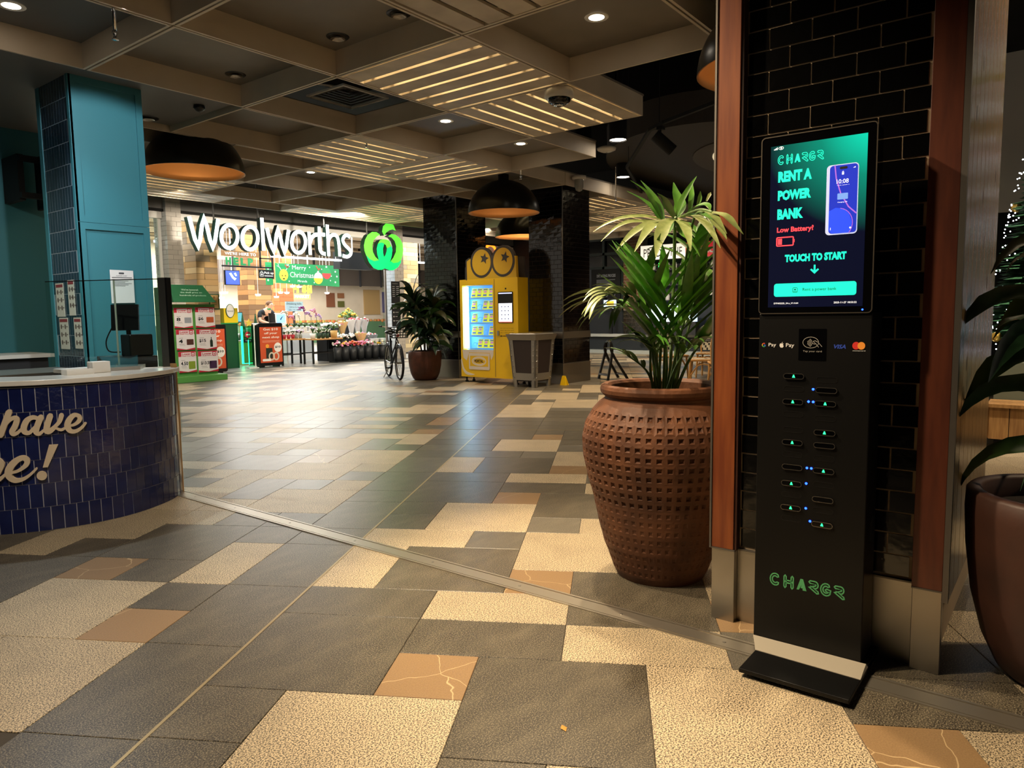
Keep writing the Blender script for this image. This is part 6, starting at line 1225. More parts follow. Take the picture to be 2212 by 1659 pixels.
fcol = {'white': '#e6e4dc', 'pink': '#d98aa6', 'red': '#c43a48', 'yellow': '#e0b53a', 'purple': '#8c2a74', 'cream': '#e8d9b0', 'green': '#5f7a3a', 'orange': '#e0763a', 'lilac': '#c9a4d0'}
rf = random.Random(31)
def blooms(parent, c, r, h, cols, n=26, size=.035, leaf=True):
    for col in cols:
        mb = MB()
        for i in range(n // len(cols)):
            a = rf.uniform(0, 6.28); q = sqrt(rf.random()) * r; mb.ball((c[0] + q * cos(a), c[1] + q * sin(a), c[2] + h * (1 - .4 * q / r) + rf.uniform(-.05, .03)), size * rf.uniform(.7, 1.2), 6, 4, sz=.7)
        obj('blooms', mb, mat('bloom_' + col, fcol[col], .6), parent, kind='stuff')
    if leaf:
        mb = MB()
        for i in range(12): a = rf.uniform(0, 6.28); mb.blade([c, (c[0] + r * .6 * cos(a), c[1] + r * .6 * sin(a), c[2] + h * .6), (c[0] + r * 1.1 * cos(a), c[1] + r * 1.1 * sin(a), c[2] + h * .75)], [.008, .02, .002])
        obj('leaves', mb, m_leaf, parent, kind='stuff')
ords = ['leftmost', 'second', 'third', 'fourth', 'fifth', 'sixth', 'rightmost']
fl7 = [('pink', 'white'), ('pink', 'yellow'), ('red', 'orange'), ('red', 'pink'), ('pink', 'white'), ('green', 'yellow'), ('white', 'cream')]
def bucket(x, y, z, label, cols, r=.11, h=.38, wrap=False, group='flower buckets on the bottom step'):
    t = thing('flower_bucket', label, 'bucket', (x, y, z), group); obj('bucket', MB().lathe([(.002, 0), (r * .78, 0), (r, h), (r * .93, h), (r * .9, h - .03)], (x, y, z), 18), m_bucket, t, smooth=True); blooms(t, (x, y, z + h - .02), r * 1.3, .17, cols)
    if wrap: obj('wrapping', MB().lathe([(r * .5, h - .05), (r * 1.25, h + .17), (r * 1.3, h + .19)], (x, y, z), 12), mat('wrap_clear', '#d9dcdc', .25), t)
for i in range(7): bucket(12.53 + i * .268, 15.67, .03, '%s tall black flower bucket in the front row of the stand' % ords[i], fl7[i], wrap=i > 4)
for i in range(3): bucket(12.85 + i * .22, 16.05, .34, '%s black bucket of white daisies on the middle step' % ['left', 'centre', 'right'][i], ('white',), .10, .26, group='white flower buckets on the middle step')
def bouquet(x, y, z, label, wrap, cols, r=.14, h=.34, group=None):
    t = thing('bouquet', label, 'bouquet', (x, y, z), group); obj('wrapping', MB().lathe([(.05, 0), (r * .6, h * .5), (r, h * .92), (r * 1.05, h)], (x, y, z), 9), wrap, t); blooms(t, (x, y, z + h * .7), r * .85, h * .4, cols, 20, .032, False)
m_kraft = mat('kraft_wrap', '#d8b27a', .7); m_gwrap = mat('grey_wrap', '#8f9499', .6); m_wwrap = mat('white_wrap', '#dcdde0', .5)
bouquet(13.62, 15.98, .34, 'kraft wrapped bouquet on the middle step', m_kraft, ('cream', 'pink'), .17, .42)
for i in range(3): bouquet(13.86 + i * .17, 16.1, .34, '%s grey wrapped bouquet on the middle step' % ['left', 'centre', 'right'][i], m_gwrap, ('white', 'red'), .12, .36, 'grey wrapped bouquets')
for i in range(3): bouquet(13.72 + i * .24, 16.5, .72, '%s white wrapped bouquet on the top step' % ['left', 'centre', 'right'][i], m_wwrap, ('red', 'white'), .15, .42, 'white wrapped bouquets')
bouquet(13.35, 16.45, .72, 'kraft wrapped bouquet on the top step', m_kraft, ('pink', 'cream'), .17, .36)
for i in range(2): bucket(12.85 + i * .26, 16.5, .72, '%s low bucket of white chrysanthemums on the top step' % ['left', 'right'][i], ('white',), .13, .2, group='chrysanthemum buckets')
yb = thing('sunflower_bunch', 'big yellow flower bunch rising behind the flower stand', 'bouquet', (14.2, 17.2, .9)); blooms(yb, (14.2, 17.2, .95), .26, .5, ('yellow', 'green'), 90, .05); obj('bucket', MB().lathe([(.002, 0), (.16, 0), (.2, .95), (.18, .95)], (14.2, 17.2, 0), 16), m_bucket, yb)
def pot(x, y, z, label, mpot, cols, r=.055, h=.11, tall=.12, name='potted_flower', group=None, n=18, fr=.09):
    t = thing(name, label, 'plant', (x, y, z), group); obj('pot', MB().lathe([(.002, 0), (r * .75, 0), (r, h), (r * .9, h), (r * .85, h - .02)], (x, y, z), 16), mpot, t, smooth=True); blooms(t, (x, y, z + h), fr, tall, cols, n, .024)
m_rpot = mat('red_pot', '#b02a38', .4); m_wpot = mat('white_pot', '#d8d6d0', .4); m_gpot = mat('green_pot', '#24402c', .5); m_bask = mat('basket_straw', '#c79f5c', .7, bump=.6, bs=60)
for i in range(3): pot(11.09 + i * .13, 15.98, .68, '%s red pot of white flowers on the left flower table' % ['left', 'centre', 'right'][i], m_rpot, ('white',), group='red flower pots')
for i in range(2): pot(11.47 + i * .13, 16.0, .68, '%s clear pot on the left flower table' % ['left', 'right'][i], mat('clear_pot', '#8a8f86', .3), ('white', 'lilac'), group='clear flower pots')
pot(11.86, 15.82, .66, 'white pot of white flowers on the right flower table', m_wpot, ('white', 'lilac'), .08, .14, .2)
for i in range(3): pot(12.06 + i * .14, 15.84, .66, '%s dark green pot on the right flower table' % ['left', 'centre', 'right'][i], m_gpot, ('white', 'green'), .06, .14, .12, group='dark green flower pots')
pot(12.55, 15.82, .66, 'straw basket with a dark plant at the end of the right flower table', m_bask, ('green',), .10, .2, .18, n=8)
def orchid(x, y, z, label, col, h=.55):
    t = thing('orchid', label, 'plant', (x, y, z), 'orchids behind the flower tables'); obj('pot', MB().lathe([(.002, 0), (.05, 0), (.065, .12), (.058, .12)], (x, y, z), 14), m_wpot, t); mb = MB()
    for k in range(5): a = k * 1.25; mb.blade([(x, y, z + .12), (x + .1 * cos(a), y + .1 * sin(a), z + .22), (x + .22 * cos(a), y + .22 * sin(a), z + .18)], [.02, .04, .005])
    obj('leaves', mb, m_leaf, t, kind='stuff'); pth = smooth_path([(x, y, z + .12), (x + .02, y, z + h * .7), (x - .05, y, z + h), (x - .16, y, z + h * .96)], 6); obj('stem', MB().tube(pth, .006, 5), m_leaf, t); mb = MB()
    for k in range(11): p = pth[-1 - k]; [mb.ball((p[0] + rf.uniform(-.03, .03), p[1] + rf.uniform(-.03, .03), p[2] + rf.uniform(-.04, .02)), .028, 6, 4, sz=.6) for _ in range(2)]
    obj('blooms', mb, mat('bloom_' + col, fcol[col], .6), t, kind='stuff')
shf = thing('orchid_shelf', 'low white shelf behind the flower tables carrying orchids', 'shelf', (12.2, 16.75, 0)); obj('shelf_board', MB().box(11.55, 12.95, 16.55, 16.95, .80, .84), m_gl, shf); obj('side', MB().box(11.55, 11.59, 16.55, 16.95, 0, .80).box(12.91, 12.95, 16.55, 16.95, 0, .80), m_gl, shf)
for i, (x, c, h_) in enumerate(((11.75, 'white', .55), (11.95, 'pink', .42), (12.12, 'white', .5), (12.30, 'purple', .66), (12.5, 'lilac', .52), (12.68, 'pink', .6), (12.85, 'lilac', .45))): orchid(x, 16.75, .84, ['leftmost white orchid', 'low pink orchid left of the tall purple one', 'white orchid beside the purple one', 'tall purple orchid standing highest', 'lilac orchid right of the purple one', 'tall pink orchid to the right', 'rightmost small lilac orchid'][i] + ' behind the flower tables', c, h_)
# fresh food wall deep inside: bright niches, shelves of produce
nw = thing('produce_wall', 'long row of produce cabinets below the ivory wall at the back', 'cabinet', (22, 28.9, 0)); obj('cabinet', MB().box(14, 30, 28.4, 29.4, 0, .95), mat('cab_green', '#4a6b4c', .5), nw); pm = MB()
for i in range(260): pm.ball((rf.uniform(14.2, 29.8), rf.uniform(28.3, 29.2), .98), .09, 6, 4)
obj('produce', pm, mat('produce_mix', '#b04a2a', .6, col2='#6a8a3a', vs=2), nw, kind='stuff')
for i, (x0, x1, z0, z1, c, lb) in enumerate(((23.0, 23.5, 1.7, 2.4, '#7a4a32', 'brown poster on the back wall left of the lit niche'), (23.7, 24.1, 2.15, 2.4, '#8a5a3a', 'small upper brown picture on the back wall'), (23.7, 24.1, 1.7, 2.0, '#5a5a2a', 'small lower olive picture on the back wall'), (26.7, 27.4, 1.4, 2.5, '#3f3a78', 'tall purple poster on the back wall'), (25.4, 26.5, 1.3, 2.6, '#b0905f', 'tan menu panel on the back wall'))):
    t = thing('wall_poster', lb, 'poster', (x0, 29.4, z0)); obj('sheet', MB().box(x0, x1, 29.44, 29.49, z0, z1), mat('wp' + c, c, .6), t)
gn = thing('gondola', 'white shelving with packed papers under the desk line in the store', 'shelf', (12.4, 20.5, 0)); obj('frame', MB().box(11.8, 13.4, 20.4, 20.44, 0, .75).box(11.8, 13.4, 20.0, 20.4, .05, .08).box(11.8, 13.4, 20.0, 20.4, .38, .41).box(11.8, 13.4, 20.0, 20.4, .72, .75), m_gl, gn)
for i in range(8): obj('paper_stack', MB().box(11.85 + i * .19, 12.0 + i * .19, 20.05, 20.3, .41, .41 + .08 + .03 * (i % 3)), m_white, gn)
# lit white frontage and ring sign beyond the columns
obj('wall_far', MB().box(17.2, 26, 15.38, 15.46, 0, 3.36), mat('far_white', '#c9c8c4', .5), kind='structure')
rs = thing('ring_sign', 'lit orange ring sign on the white shop front between the black columns', 'sign', (18.9, 15.3, 3.1)); obj('ring', MB().band(circ(18.75, 3.22, .30, .30, 32), .08, SX(15.34), -.03, 0, closed=True), mat('ring_orange', '#ff8a2a', .4, es=1.6, ecol='#ff7a1a'), rs)
# ================================================================== BLACK TILED COLUMNS
m_bk2 = mat('black_gloss_tile', '#0c0c0d', .10, coat=.4, bump=.45, bs=9, rand=.3)
m_bk3 = mat('black_brown_tile', '#140f0d', .16, coat=.3, bump=.35, bs=11, rand=.3)
m_mort2 = mat('mortar_dark', '#433b34', .8)
def tilecol(x0, x1, y0, y1, label, wet):
    t = thing('tiled_column', label, 'column', ((x0 + x1) / 2, (y0 + y1) / 2, 0))
    obj('core', MB().box(x0 + .012, x1 - .012, y0 + .012, y1 - .012, .36, 3.6), m_mort2, t)
    for fr, a, b, m in ((Fr((0, y0 + .012, 0), (1, 0, 0), (0, 0, 1), (0, -1, 0)), x0 + .012, x1 - .012, m_bk3 if not wet else m_bk2), (Fr((x0 + .012, 0, 0), (0, -1, 0), (0, 0, 1), (-1, 0, 0)), -y1 + .012, -y0 - .012, m_bk2)):
        brickface(t, fr, a, b, .37, .80, .155, .078, m, .007, .005, 40, .002); brickface(t, fr, a, b, .92, 3.6, .155, .078, m, .007, .005, 110, .002)
        hi = MB()
        r = 0; v = .92; n = 0
        while v < 3.55:                                   # courses past the piece limit, still real bricks
            u = a - (.0775 if r % 2 else 0)
            while u < b:
                p, q = max(u, a), min(u + .155, b)
                if q - p > .015:
                    if n >= 110: hi.hexa([fr(p + .003, v + .003, 0), fr(q - .003, v + .003, 0), fr(q - .003, v + .075, 0), fr(p + .003, v + .075, 0)], [fr(p + .003, v + .003, .005), fr(q - .003, v + .003, .005), fr(q - .003, v + .075, .005 + .002 * (n % 3)), fr(p + .003, v + .075, .005)])
                    n += 1
                u += .155
            v += .078; r += 1
        if hi.v: obj('brick_field', hi, m, t, kind='stuff')
    obj('base_cladding', MB().box(x0, x1, y0, y1, 0, .36), m_steel, t, bev=.004); obj('steel_band', MB().box(x0 - .002, x1 + .002, y0 - .002, y1 + .002, .80, .92), m_steel, t)
    obj('corner_strip', MB().box(x0 - .003, x0 + .012, y0 - .003, y0 + .012, .36, 3.6), m_medge, t)
tilecol(10.52, 11.42, 9.46, 10.36, 'black gloss tiled column behind the bicycle and leafy plant', True)
tilecol(10.52, 11.42, 7.01, 7.75, 'black tiled column with steel bands behind the riveted bin', False)

# ================================================================== YELLOW VENDING MACHINE
m_vy = mat('vending_yellow', '#e3b911', .38); m_vyd = mat('panel_yellow', '#c9a21e', .45); m_vk = mat('vending_charcoal', '#3a3634', .5)
VF = Fr((10.0, 0, 0), (0, -1, 0), (0, 0, 1), (-1, 0, 0))
ve = thing('vending_machine', 'yellow vending machine with a lit window and starry-eyed top sign', 'machine', (10.15, 8.27, 0))
obj('cabinet', MB().box(10.0, 10.12, 7.60, 8.16, .10, 1.875).box(10.0, 10.12, 8.88, 8.94, .10, 1.875).box(10.0, 10.12, 8.16, 8.88, .10, .60).box(10.0, 10.12, 8.16, 8.88, 1.765, 1.875).box(10.12, 10.30, 7.60, 8.14, .10, 1.875).box(10.12, 10.30, 8.90, 8.94, .10, 1.875).box(10.12, 10.30, 8.14, 8.90, .10, .56).box(10.12, 10.30, 8.14, 8.90, 1.78, 1.875).box(10.26, 10.30, 8.14, 8.90, .56, 1.78), m_vy, ve)
obj('door_gap', MB().rect(VF, -8.125, -8.115, .12, 1.86, .0015), m_vk, ve)
for y in (7.68, 8.86):
    for x in (10.06, 10.26): obj('foot', MB().lathe([(.03, 0), (.03, .03), (.015, .03), (.015, .10)], (x, y, 0), 10), m_black, ve)
m_vin = mat('lining_glow_blue', '#3f73c4', .5, es=.6, ecol='#4f8ef0'); m_vled = mat('window_led', '#d9f4ff', .4, es=10, ecol='#bfeaff')  # lining and coils glow by themselves to imitate light inside the window
obj('lining', MB().box(10.23, 10.26, 8.16, 8.88, .60, 1.765).box(10.12, 10.23, 8.88, 8.90, .60, 1.765).box(10.12, 10.23, 8.14, 8.16, .60, 1.765), m_vin, ve)
obj('light_bar', MB().box(10.03, 10.07, 8.79, 8.86, .62, 1.745), m_vled, ve)
obj('window_glass', MB().box(10.005, 10.008, 8.16, 8.88, .60, 1.765), glassmat('vending_glass', (.85, .94, 1), 0, .45), ve)
m_vshelf = mat('shelf_blue_glow', '#7db6ea', .4, es=.2, ecol='#8cc4f5')  # shelves get a faint glow of their own in place of lamplight
m_bag = mat('bag_yellow_glow', '#f0e23a', .4, es=.3); m_bagp = mat('bag_pink_glow', '#e58aa8', .4, es=.3); m_bagb = mat('bag_navy_glow', '#2c58b0', .4, es=.3)  # bags and their print glow faintly to look lit
for k, z in enumerate((1.545, 1.325, 1.095, .865, .63)):
    obj('shelf', MB().box(10.03, 10.22, 8.17, 8.74, z - .012, z), m_vshelf, ve); obj('price_rail', MB().box(10.02, 10.03, 8.17, 8.74, z - .03, z + .004), m_vshelf, ve)
    for j in range(4):
        y = 8.66 - j * .135
        if (k, j) in ((1, 1), (2, 1), (3, 2), (4, 0)): 
            obj('coil', MB().tube([(10.06 + .02 * q, y + .045 * cos(q * 1.2), z + .055 + .045 * sin(q * 1.2)) for q in range(14)], .005, 5), m_vin, ve); continue
        o = obj('snack_bag', MB().hexa([(10.05, y - .058, z + .005), (10.05, y + .058, z + .005), (10.10, y + .058, z + .005), (10.10, y - .058, z + .005)], [(10.09, y - .052, z + .165), (10.09, y + .052, z + .165), (10.11, y + .052, z + .165), (10.11, y - .052, z + .165)]), m_bag, ve)
        B_ = Fr((10.05, 0, z), (0, -1, 0), (.24, 0, .97), (-.97, 0, .24))
        obj('bag_print', MB().flat(circ(-y, .105, .035, .022, 12), B_, .002), m_bagp, o); obj('bag_print', MB().rect(B_, -y - .04, -y + .04, .03, .055, .002), m_bagb, o); obj('bag_print', MB().rect(B_, -y - .045, -y + .045, .138, .152, .002), m_bagb, o)
obj('touch_screen', MB().prism(rrect(-8.035, -7.705, 1.09, 1.63, .01), VF, 0, .012), m_black, ve)
sc = obj('display', MB().rect(VF, -8.02, -7.72, 1.11, 1.43, .013), mat('display_pale', '#e6e8f5', .4, es=.85, ecol='#dde2f5'), ve); obj('display_header', MB().rect(VF, -8.02, -7.72, 1.595, 1.615, .013), mat('display_lilac', '#b9bfe6', .4, es=.6), ve)
km = MB()
for r in range(4):
    for c in range(3): km.flat(circ(-7.95 + c * .075, 1.37 - r * .07, .012, n=8), VF, .014)
obj('keypad_marks', km, mat('ink_blue', '#3a4680', .6), ve, kind='stuff'); obj('display_footer', MB().rect(VF, -8.02, -7.72, 1.098, 1.11, .013), mat('footer_red', '#e06a5a', .4, es=.6), ve)
obj('sensor', MB().rect(VF, -7.88, -7.85, 1.67, 1.70, .003), m_black, ve); obj('lock', MB().prism(rrect(-8.06, -8.02, .86, .95, .01), VF, 0, .02), m_steel, ve)
for k in range(3): s = MB(); text(s, ['step 1 choose on the screen', 'step 2 tap your card', 'step 3 collect your bag'][k], VF, -8.0, -7.70, .985 - .04 * k, 1.003 - .04 * k, .002); obj('instruction_text', s, m_ink, ve)
s = MB(); text(s, 'SEE WHAT YOU GET?', VF, -8.0, -7.66, .84, .868, .002, .02); obj('instruction_text', s, m_ink, ve)
obj('portal_frame', MB().prism(rrect(-8.74, -8.25, .24, .54, .02), VF, 0, .012), mat('portal_white', '#d9cfc4', .5), ve); obj('portal_flap', MB().rect(VF, -8.71, -8.28, .30, .49, .014), m_vy, ve); s = MB(); text(s, 'PORTAL', VF, -8.60, -8.39, .37, .425, .018, .03); obj('portal_text', s, m_ink, ve)
obj('portal_swirl', MB().band(circ(-8.495, .395, .16, .075, 28), .022, VF, .0, .0155, closed=True).band(arc(-8.495, .395, .125, .055, .4, 5.6, 20), .012, VF, 0, .0165), mat('portal_white', '#d9cfc4', .5), ve); obj('swoosh', MB().band(smooth_path([(-8.93, .42, .02), (-8.90, .28, .035), (-8.83, .18, .05), (-8.72, .15, .04), (-8.62, .15, .005)], 5), .03, VF, 0, .003), MATS['portal_white'], ve)
obj('drip', MB().flat([(-8.90, .60), (-8.16, .60), (-8.17, .50), (-8.22, .42), (-8.25, .55), (-8.74, .55), (-8.80, .40), (-8.88, .45)], VF, .002), MATS['portal_white'], ve)
# the top sign
obj('sign_board', MB().prism([(-8.98, 1.875), (-8.98, 2.10), (-8.86, 2.24), (-7.62, 2.24), (-7.58, 1.875)], VF, -.24, -.20), m_vk, ve)
eye = lambda cx: circ(cx, 2.165, .262, .275, 32)
obj('eye_outline', MB().prism(eye(-8.405), VF, -.06, .002), m_vk, ve); obj('eye_outline', MB().prism(eye(-7.915), VF, -.06, .0025), m_vk, ve)
obj('sign_panel', MB().prism([(-8.76, 1.875), (-8.76, 2.20), (-8.70, 2.24), (-7.64, 2.24), (-7.62, 1.875)], VF, -.06, 0), m_vyd, ve); obj('sign_edge', MB().band([(-8.77, 1.875), (-8.77, 2.21), (-8.70, 2.25)], .03, VF, -.06, .001), m_vk, ve)
for cx in (-8.405, -7.915):
    obj('eye', MB().prism(circ(cx, 2.165, .215, .23, 32), VF, 0, .006), m_vyd, ve)
    sx, sy = cx + (.07 if cx < -8 else .05), 2.23; a0 = .25
    obj('star_pupil', MB().prism([(sx + (.10 if i % 2 == 0 else .045) * sin(2 * pi * i / 10 + a0), sy + (.10 if i % 2 == 0 else .045) * cos(2 * pi * i / 10 + a0)) for i in range(10)], VF, .006, .010), m_vk, ve)
# ================================================================== RIVETED BIN
m_gun = mat('gun_metal', '#8f8a82', .38, .6); m_brownp = mat('brown_panel', '#2c2220', .55)
bi = thing('litter_bin', 'tapered riveted metal bin with dark panels before the black column', 'bin', (9.95, 7.28, 0))
bx, by = 9.98, 7.30
def bq(hw, z): return [(bx - hw, by - hw, z), (bx + hw, by - hw, z), (bx + hw, by + hw, z), (bx - hw, by + hw, z)]
obj('body', MB().hexa(bq(.225, .10), bq(.275, .80)), m_brownp, bi); obj('rim', MB().hexa(bq(.285, .80), bq(.32, .90)), m_gun, bi); obj('lid', MB().hexa(bq(.27, .90), bq(.26, .912)), m_gun, bi); obj('base_frame', MB().hexa(bq(.235, .12), bq(.242, .24)), m_gun, bi)
rv = 0
for sx, sy in ((-1, -1), (1, -1), (-1, 1), (1, 1)):
    def cpt(dx, dy, z, hw): return (bx + sx * (hw - dx), by + sy * (hw - dy), z)
    obj('corner_post', MB().hexa([cpt(-.004, -.004, .0, .222), cpt(.07, -.004, .0, .222), cpt(.07, .02, .0, .222), cpt(-.004, .02, .0, .222)], [cpt(-.006, -.006, .82, .278), cpt(.08, -.006, .82, .278), cpt(.08, .02, .82, .278), cpt(-.006, .02, .82, .278)]).hexa([cpt(-.004, -.004, .0, .222), cpt(.02, -.004, .0, .222), cpt(.02, .07, .0, .222), cpt(-.004, .07, .0, .222)], [cpt(-.006, -.006, .82, .278), cpt(.02, -.006, .82, .278), cpt(.02, .08, .82, .278), cpt(-.006, .08, .82, .278)]), m_gun, bi)
for k in range(7):
    z = .16 + k * .095; hw = .222 + .056 * z / .82
    for sgn_ in (-1, 1):
        obj('rivet', MB().ball((bx - hw - .008, by + sgn_ * (hw - .035), z), .011, 8, 5), m_chrome, bi, smooth=True); obj('rivet', MB().ball((bx + sgn_ * (hw - .035), by - hw - .008, z), .011, 8, 5), m_chrome, bi, smooth=True)
ww = thing('wet_floor_stand', 'small yellow folded stand on the floor behind the riveted bin', 'stand', (10.4, 7.0, 0)); obj('board', MB().hexa([(10.36, 6.86, 0), (10.40, 6.86, 0), (10.40, 6.98, 0), (10.36, 6.98, 0)], [(10.40, 6.90, .16), (10.41, 6.90, .16), (10.41, 6.96, .16), (10.40, 6.96, .16)]), m_vy, ww); obj('rear_leg', MB().hexa([(10.44, 6.86, 0), (10.46, 6.86, 0), (10.46, 6.98, 0), (10.44, 6.98, 0)], [(10.41, 6.90, .16), (10.42, 6.90, .16), (10.42, 6.96, .16), (10.41, 6.96, .16)]), m_vy, ww)
# ================================================================== POTTED PLANT AND BICYCLE
QX, QY = 9.98, 9.86
fp = thing('planter_pot', 'rust brown rounded pot beside the bicycle', 'pot', (QX, QY, 0)); obj('pot', MB().lathe([(0, 0), (.20, 0), (.235, .03), (.28, .13), (.31, .28), (.322, .45), (.318, .55), (.308, .56), (.285, .56), (.28, .50)], (QX, QY, 0), 40), m_potb, fp, smooth=True); obj('soil', MB().lathe([(.285, 0), (.1, .01), (.01, .012)], (QX, QY, .52), 24, cap1=True), m_soil, fp)
lp = thing('leafy_plant', 'tall dark cane plant with long drooping leaves in the rust pot', 'plant', (QX, QY, .53))
broad_plant(lp, (QX, QY, .53), 22, 0, .36, .40, .58, .052, random.Random(17), [m_leafd, m_leafd, m_leaf, mat('leaf_dry', '#4a4a2c', .4)], [(-.12, .16, 1.62), (.10, -.16, 1.52), (.05, .02, 1.25), (-.10, -.10, 1.12), (.14, .16, 1.30), (0, -.24, 1.0), (-.2, .05, 1.38), (.2, -.02, 1.2)], .36)
bk2 = thing('bicycle', 'dark bicycle with a front basket leaning beside the rust pot', 'bicycle', (9.75, 10.55, 0))
W0, W1 = Vector((9.60, 10.17, 0)), Vector((10.10, 11.02, 0)); fw = (W0 - W1).normalized(); sd_ = Vector((-fw.y, fw.x, 0)); m_tyre = mat('tyre', '#0b0b0b', .8); m_frm = mat('bike_frame', '#17151c', .3, .3)
for i, c in enumerate((W0, W1)):
    cc_ = c + Vector((0, 0, .335)); rg_ = [cc_ + fw * .31 * cos(a) + Vector((0, 0, .31 * sin(a))) for a in [2 * pi * q / 32 for q in range(32)]]
    wl = obj('wheel', MB().tube(rg_, .024, 8, closed=True), m_tyre, bk2, smooth=True); obj('rim', MB().tube([cc_ + (p - cc_) * .91 for p in rg_], .010, 6, closed=True), m_steel, wl, smooth=True); obj('mudguard', MB().tube([cc_ + fw * .355 * cos(a) + Vector((0, 0, .355 * sin(a))) for a in [pi * (-.1 + .9 * q / 12) + (.2 if i else 0.) for q in range(13)]], .018, 6), m_frm, bk2)
    sp2 = MB()
    for q in range(14): a = 2 * pi * q / 14; sp2.tube([cc_ + sd_ * .02 * (-1) ** q, cc_ + fw * .28 * cos(a) + Vector((0, 0, .28 * sin(a)))], .0018, 4)
    obj('spokes', sp2, m_steel, wl, kind='stuff'); obj('hub', MB().tube([cc_ - sd_ * .05, cc_ + sd_ * .05], .02, 8), m_steel, wl)
Z = lambda z: Vector((0, 0, z))
head = W0 - fw * .20 + Z(.82); headl = W0 - fw * .14 + Z(.66); bb = W0 - fw * .62 + Z(.30); seat = W1 + fw * .22 + Z(.86); f_ax = W0 + Z(.335); r_ax = W1 + Z(.335)
obj('frame', MB().tube([headl, bb], .02, 8).tube([bb, seat], .018, 8).tube([head - Z(.1), bb + Z(.18)], .016, 8), m_frm, bk2); obj('chain_stay', MB().tube([bb + sd_ * .04, r_ax + sd_ * .05], .011, 6).tube([bb - sd_ * .04, r_ax - sd_ * .05], .011, 6).tube([seat - Z(.12) + sd_ * .03, r_ax + sd_ * .05], .009, 6).tube([seat - Z(.12) - sd_ * .03, r_ax - sd_ * .05], .009, 6), m_frm, bk2)
obj('fork', MB().tube([head, headl + sd_ * .04, f_ax + sd_ * .05], .012, 6).tube([head, headl - sd_ * .04, f_ax - sd_ * .05], .012, 6), m_frm, bk2); obj('handlebar', MB().tube(smooth_path([tuple(head + Z(.22) + sd_ * .30 - fw * .12), tuple(head + Z(.20) + sd_ * .18), tuple(head + Z(.14)), tuple(head + Z(.20) - sd_ * .18), tuple(head + Z(.22) - sd_ * .30 - fw * .12)], 5), .012, 8).tube([head, head + Z(.15)], .014, 8), m_steel, bk2)
for s_ in (-1, 1): obj('grip', MB().tube([head + Z(.22) + sd_ * .30 * s_ - fw * .12, head + Z(.218) + sd_ * .27 * s_ - fw * .06], .018, 8), m_black, bk2)
obj('saddle', MB().ball(tuple(seat + Z(.05)), .11, 12, 6, sz=.4), m_black, bk2, smooth=True); bkc = W0 + fw * .02 + Z(.82); bm_ = MB()
for q in range(5):
    zz = q * .05; ex_ = .12 + .008 * q; bm_.tube([bkc + fw * ex_ + sd_ * ex_ * 1.2 + Z(zz), bkc + fw * ex_ - sd_ * ex_ * 1.2 + Z(zz), bkc - fw * ex_ - sd_ * ex_ * 1.2 + Z(zz), bkc - fw * ex_ + sd_ * ex_ * 1.2 + Z(zz)], .006, 5, closed=True)
for q in range(24):
    a = q / 24 * 4; e = int(a); t_ = a - e; cs = [(1, 1.2), (1, -1.2), (-1, -1.2), (-1, 1.2), (1, 1.2)]; p0, p1 = cs[e], cs[e + 1]; k0, k1 = p0[0] + (p1[0] - p0[0]) * t_, p0[1] + (p1[1] - p0[1]) * t_; bm_.tube([bkc + fw * .12 * k0 + sd_ * .12 * k1, bkc + fw * .152 * k0 + sd_ * .152 * k1 + Z(.2)], .004, 4)
obj('basket', bm_, m_black, bk2); obj('reflector', MB().ball(tuple(W0 - fw * .06 + Z(.86)), .03, 8, 6), mat('reflector_red', '#c2352a', .3), bk2); obj('kickstand', MB().tube([bb + fw * -.1, bb - fw * .12 - sd_ * .16 - Z(.29)], .009, 6), m_steel, bk2); obj('pedal', MB().box(bb.x - .16, bb.x - .06, bb.y - .04, bb.y + .04, .20, .225), m_black, bk2); obj('crank', MB().tube([bb, (bb.x - .1, bb.y, .21)], .009, 6), m_steel, bk2)

# ================================================================== BUTCHER SHOP ON THE FAR RIGHT
BF = Fr((19.8, 0, 0), (0, -1, 0), (0, 0, 1), (-1, 0, 0))
obj('wall_butcher', MB().box(19.9, 20.0, -3, 15.3, 0, 5.6), mat('butcher_dark', '#141619', .6), kind='structure')
bs_ = thing('butcher_frontage', 'dark butcher shop front with a white seat ledge and gridded windows', 'shopfront', (19.8, 9.5, 0)); m_bfr = mat('window_frame_green', '#2a3634', .5)
obj('stall_riser', MB().box(19.45, 19.9, 7.0, 13.4, .10, .50), mat('riser_dark', '#22272a', .6), bs_); obj('ledge', MB().box(19.35, 19.9, 7.0, 13.4, .50, .58), mat('ledge_white', '#b9bcb6', .4), bs_); obj('step', MB().box(19.2, 19.9, 7.0, 13.4, 0, .10), mat('step_white', '#a9b0ac', .4), bs_)
obj('dark_panel', MB().box(19.8, 19.9, 10.95, 13.4, .58, 1.30), mat('panel_dark', '#1b1e22', .5), bs_); obj('window', MB().box(19.84, 19.86, 10.95, 13.4, 1.3, 3.9), mat('window_dark', '#0b0d10', .15), bs_)
for y in (10.98, 11.65, 12.3, 13.0): obj('mullion', MB().box(19.76, 19.84, y - .04, y + .04, 1.3, 3.9), m_bfr, bs_)
for z in (1.32, 2.62, 3.05, 3.5): obj('transom', MB().box(19.76, 19.84, 10.95, 13.4, z - .04, z + .04), m_bfr, bs_)
ag = thing('process_board', 'black wall board headed DRY AGEING PROCESS in the dark window', 'sign', (19.72, 11.5, 1.65)); obj('panel', MB().box(19.70, 19.74, 11.02, 12.05, 1.68, 2.58), m_blackm, ag); s = MB(); text(s, 'DRY AGEING PROCESS', BF, -11.85, -11.18, 2.33, 2.42, .102, .03); obj('board_heading', s, mat('ink_silver', '#8f9499', .6), ag); s = MB()
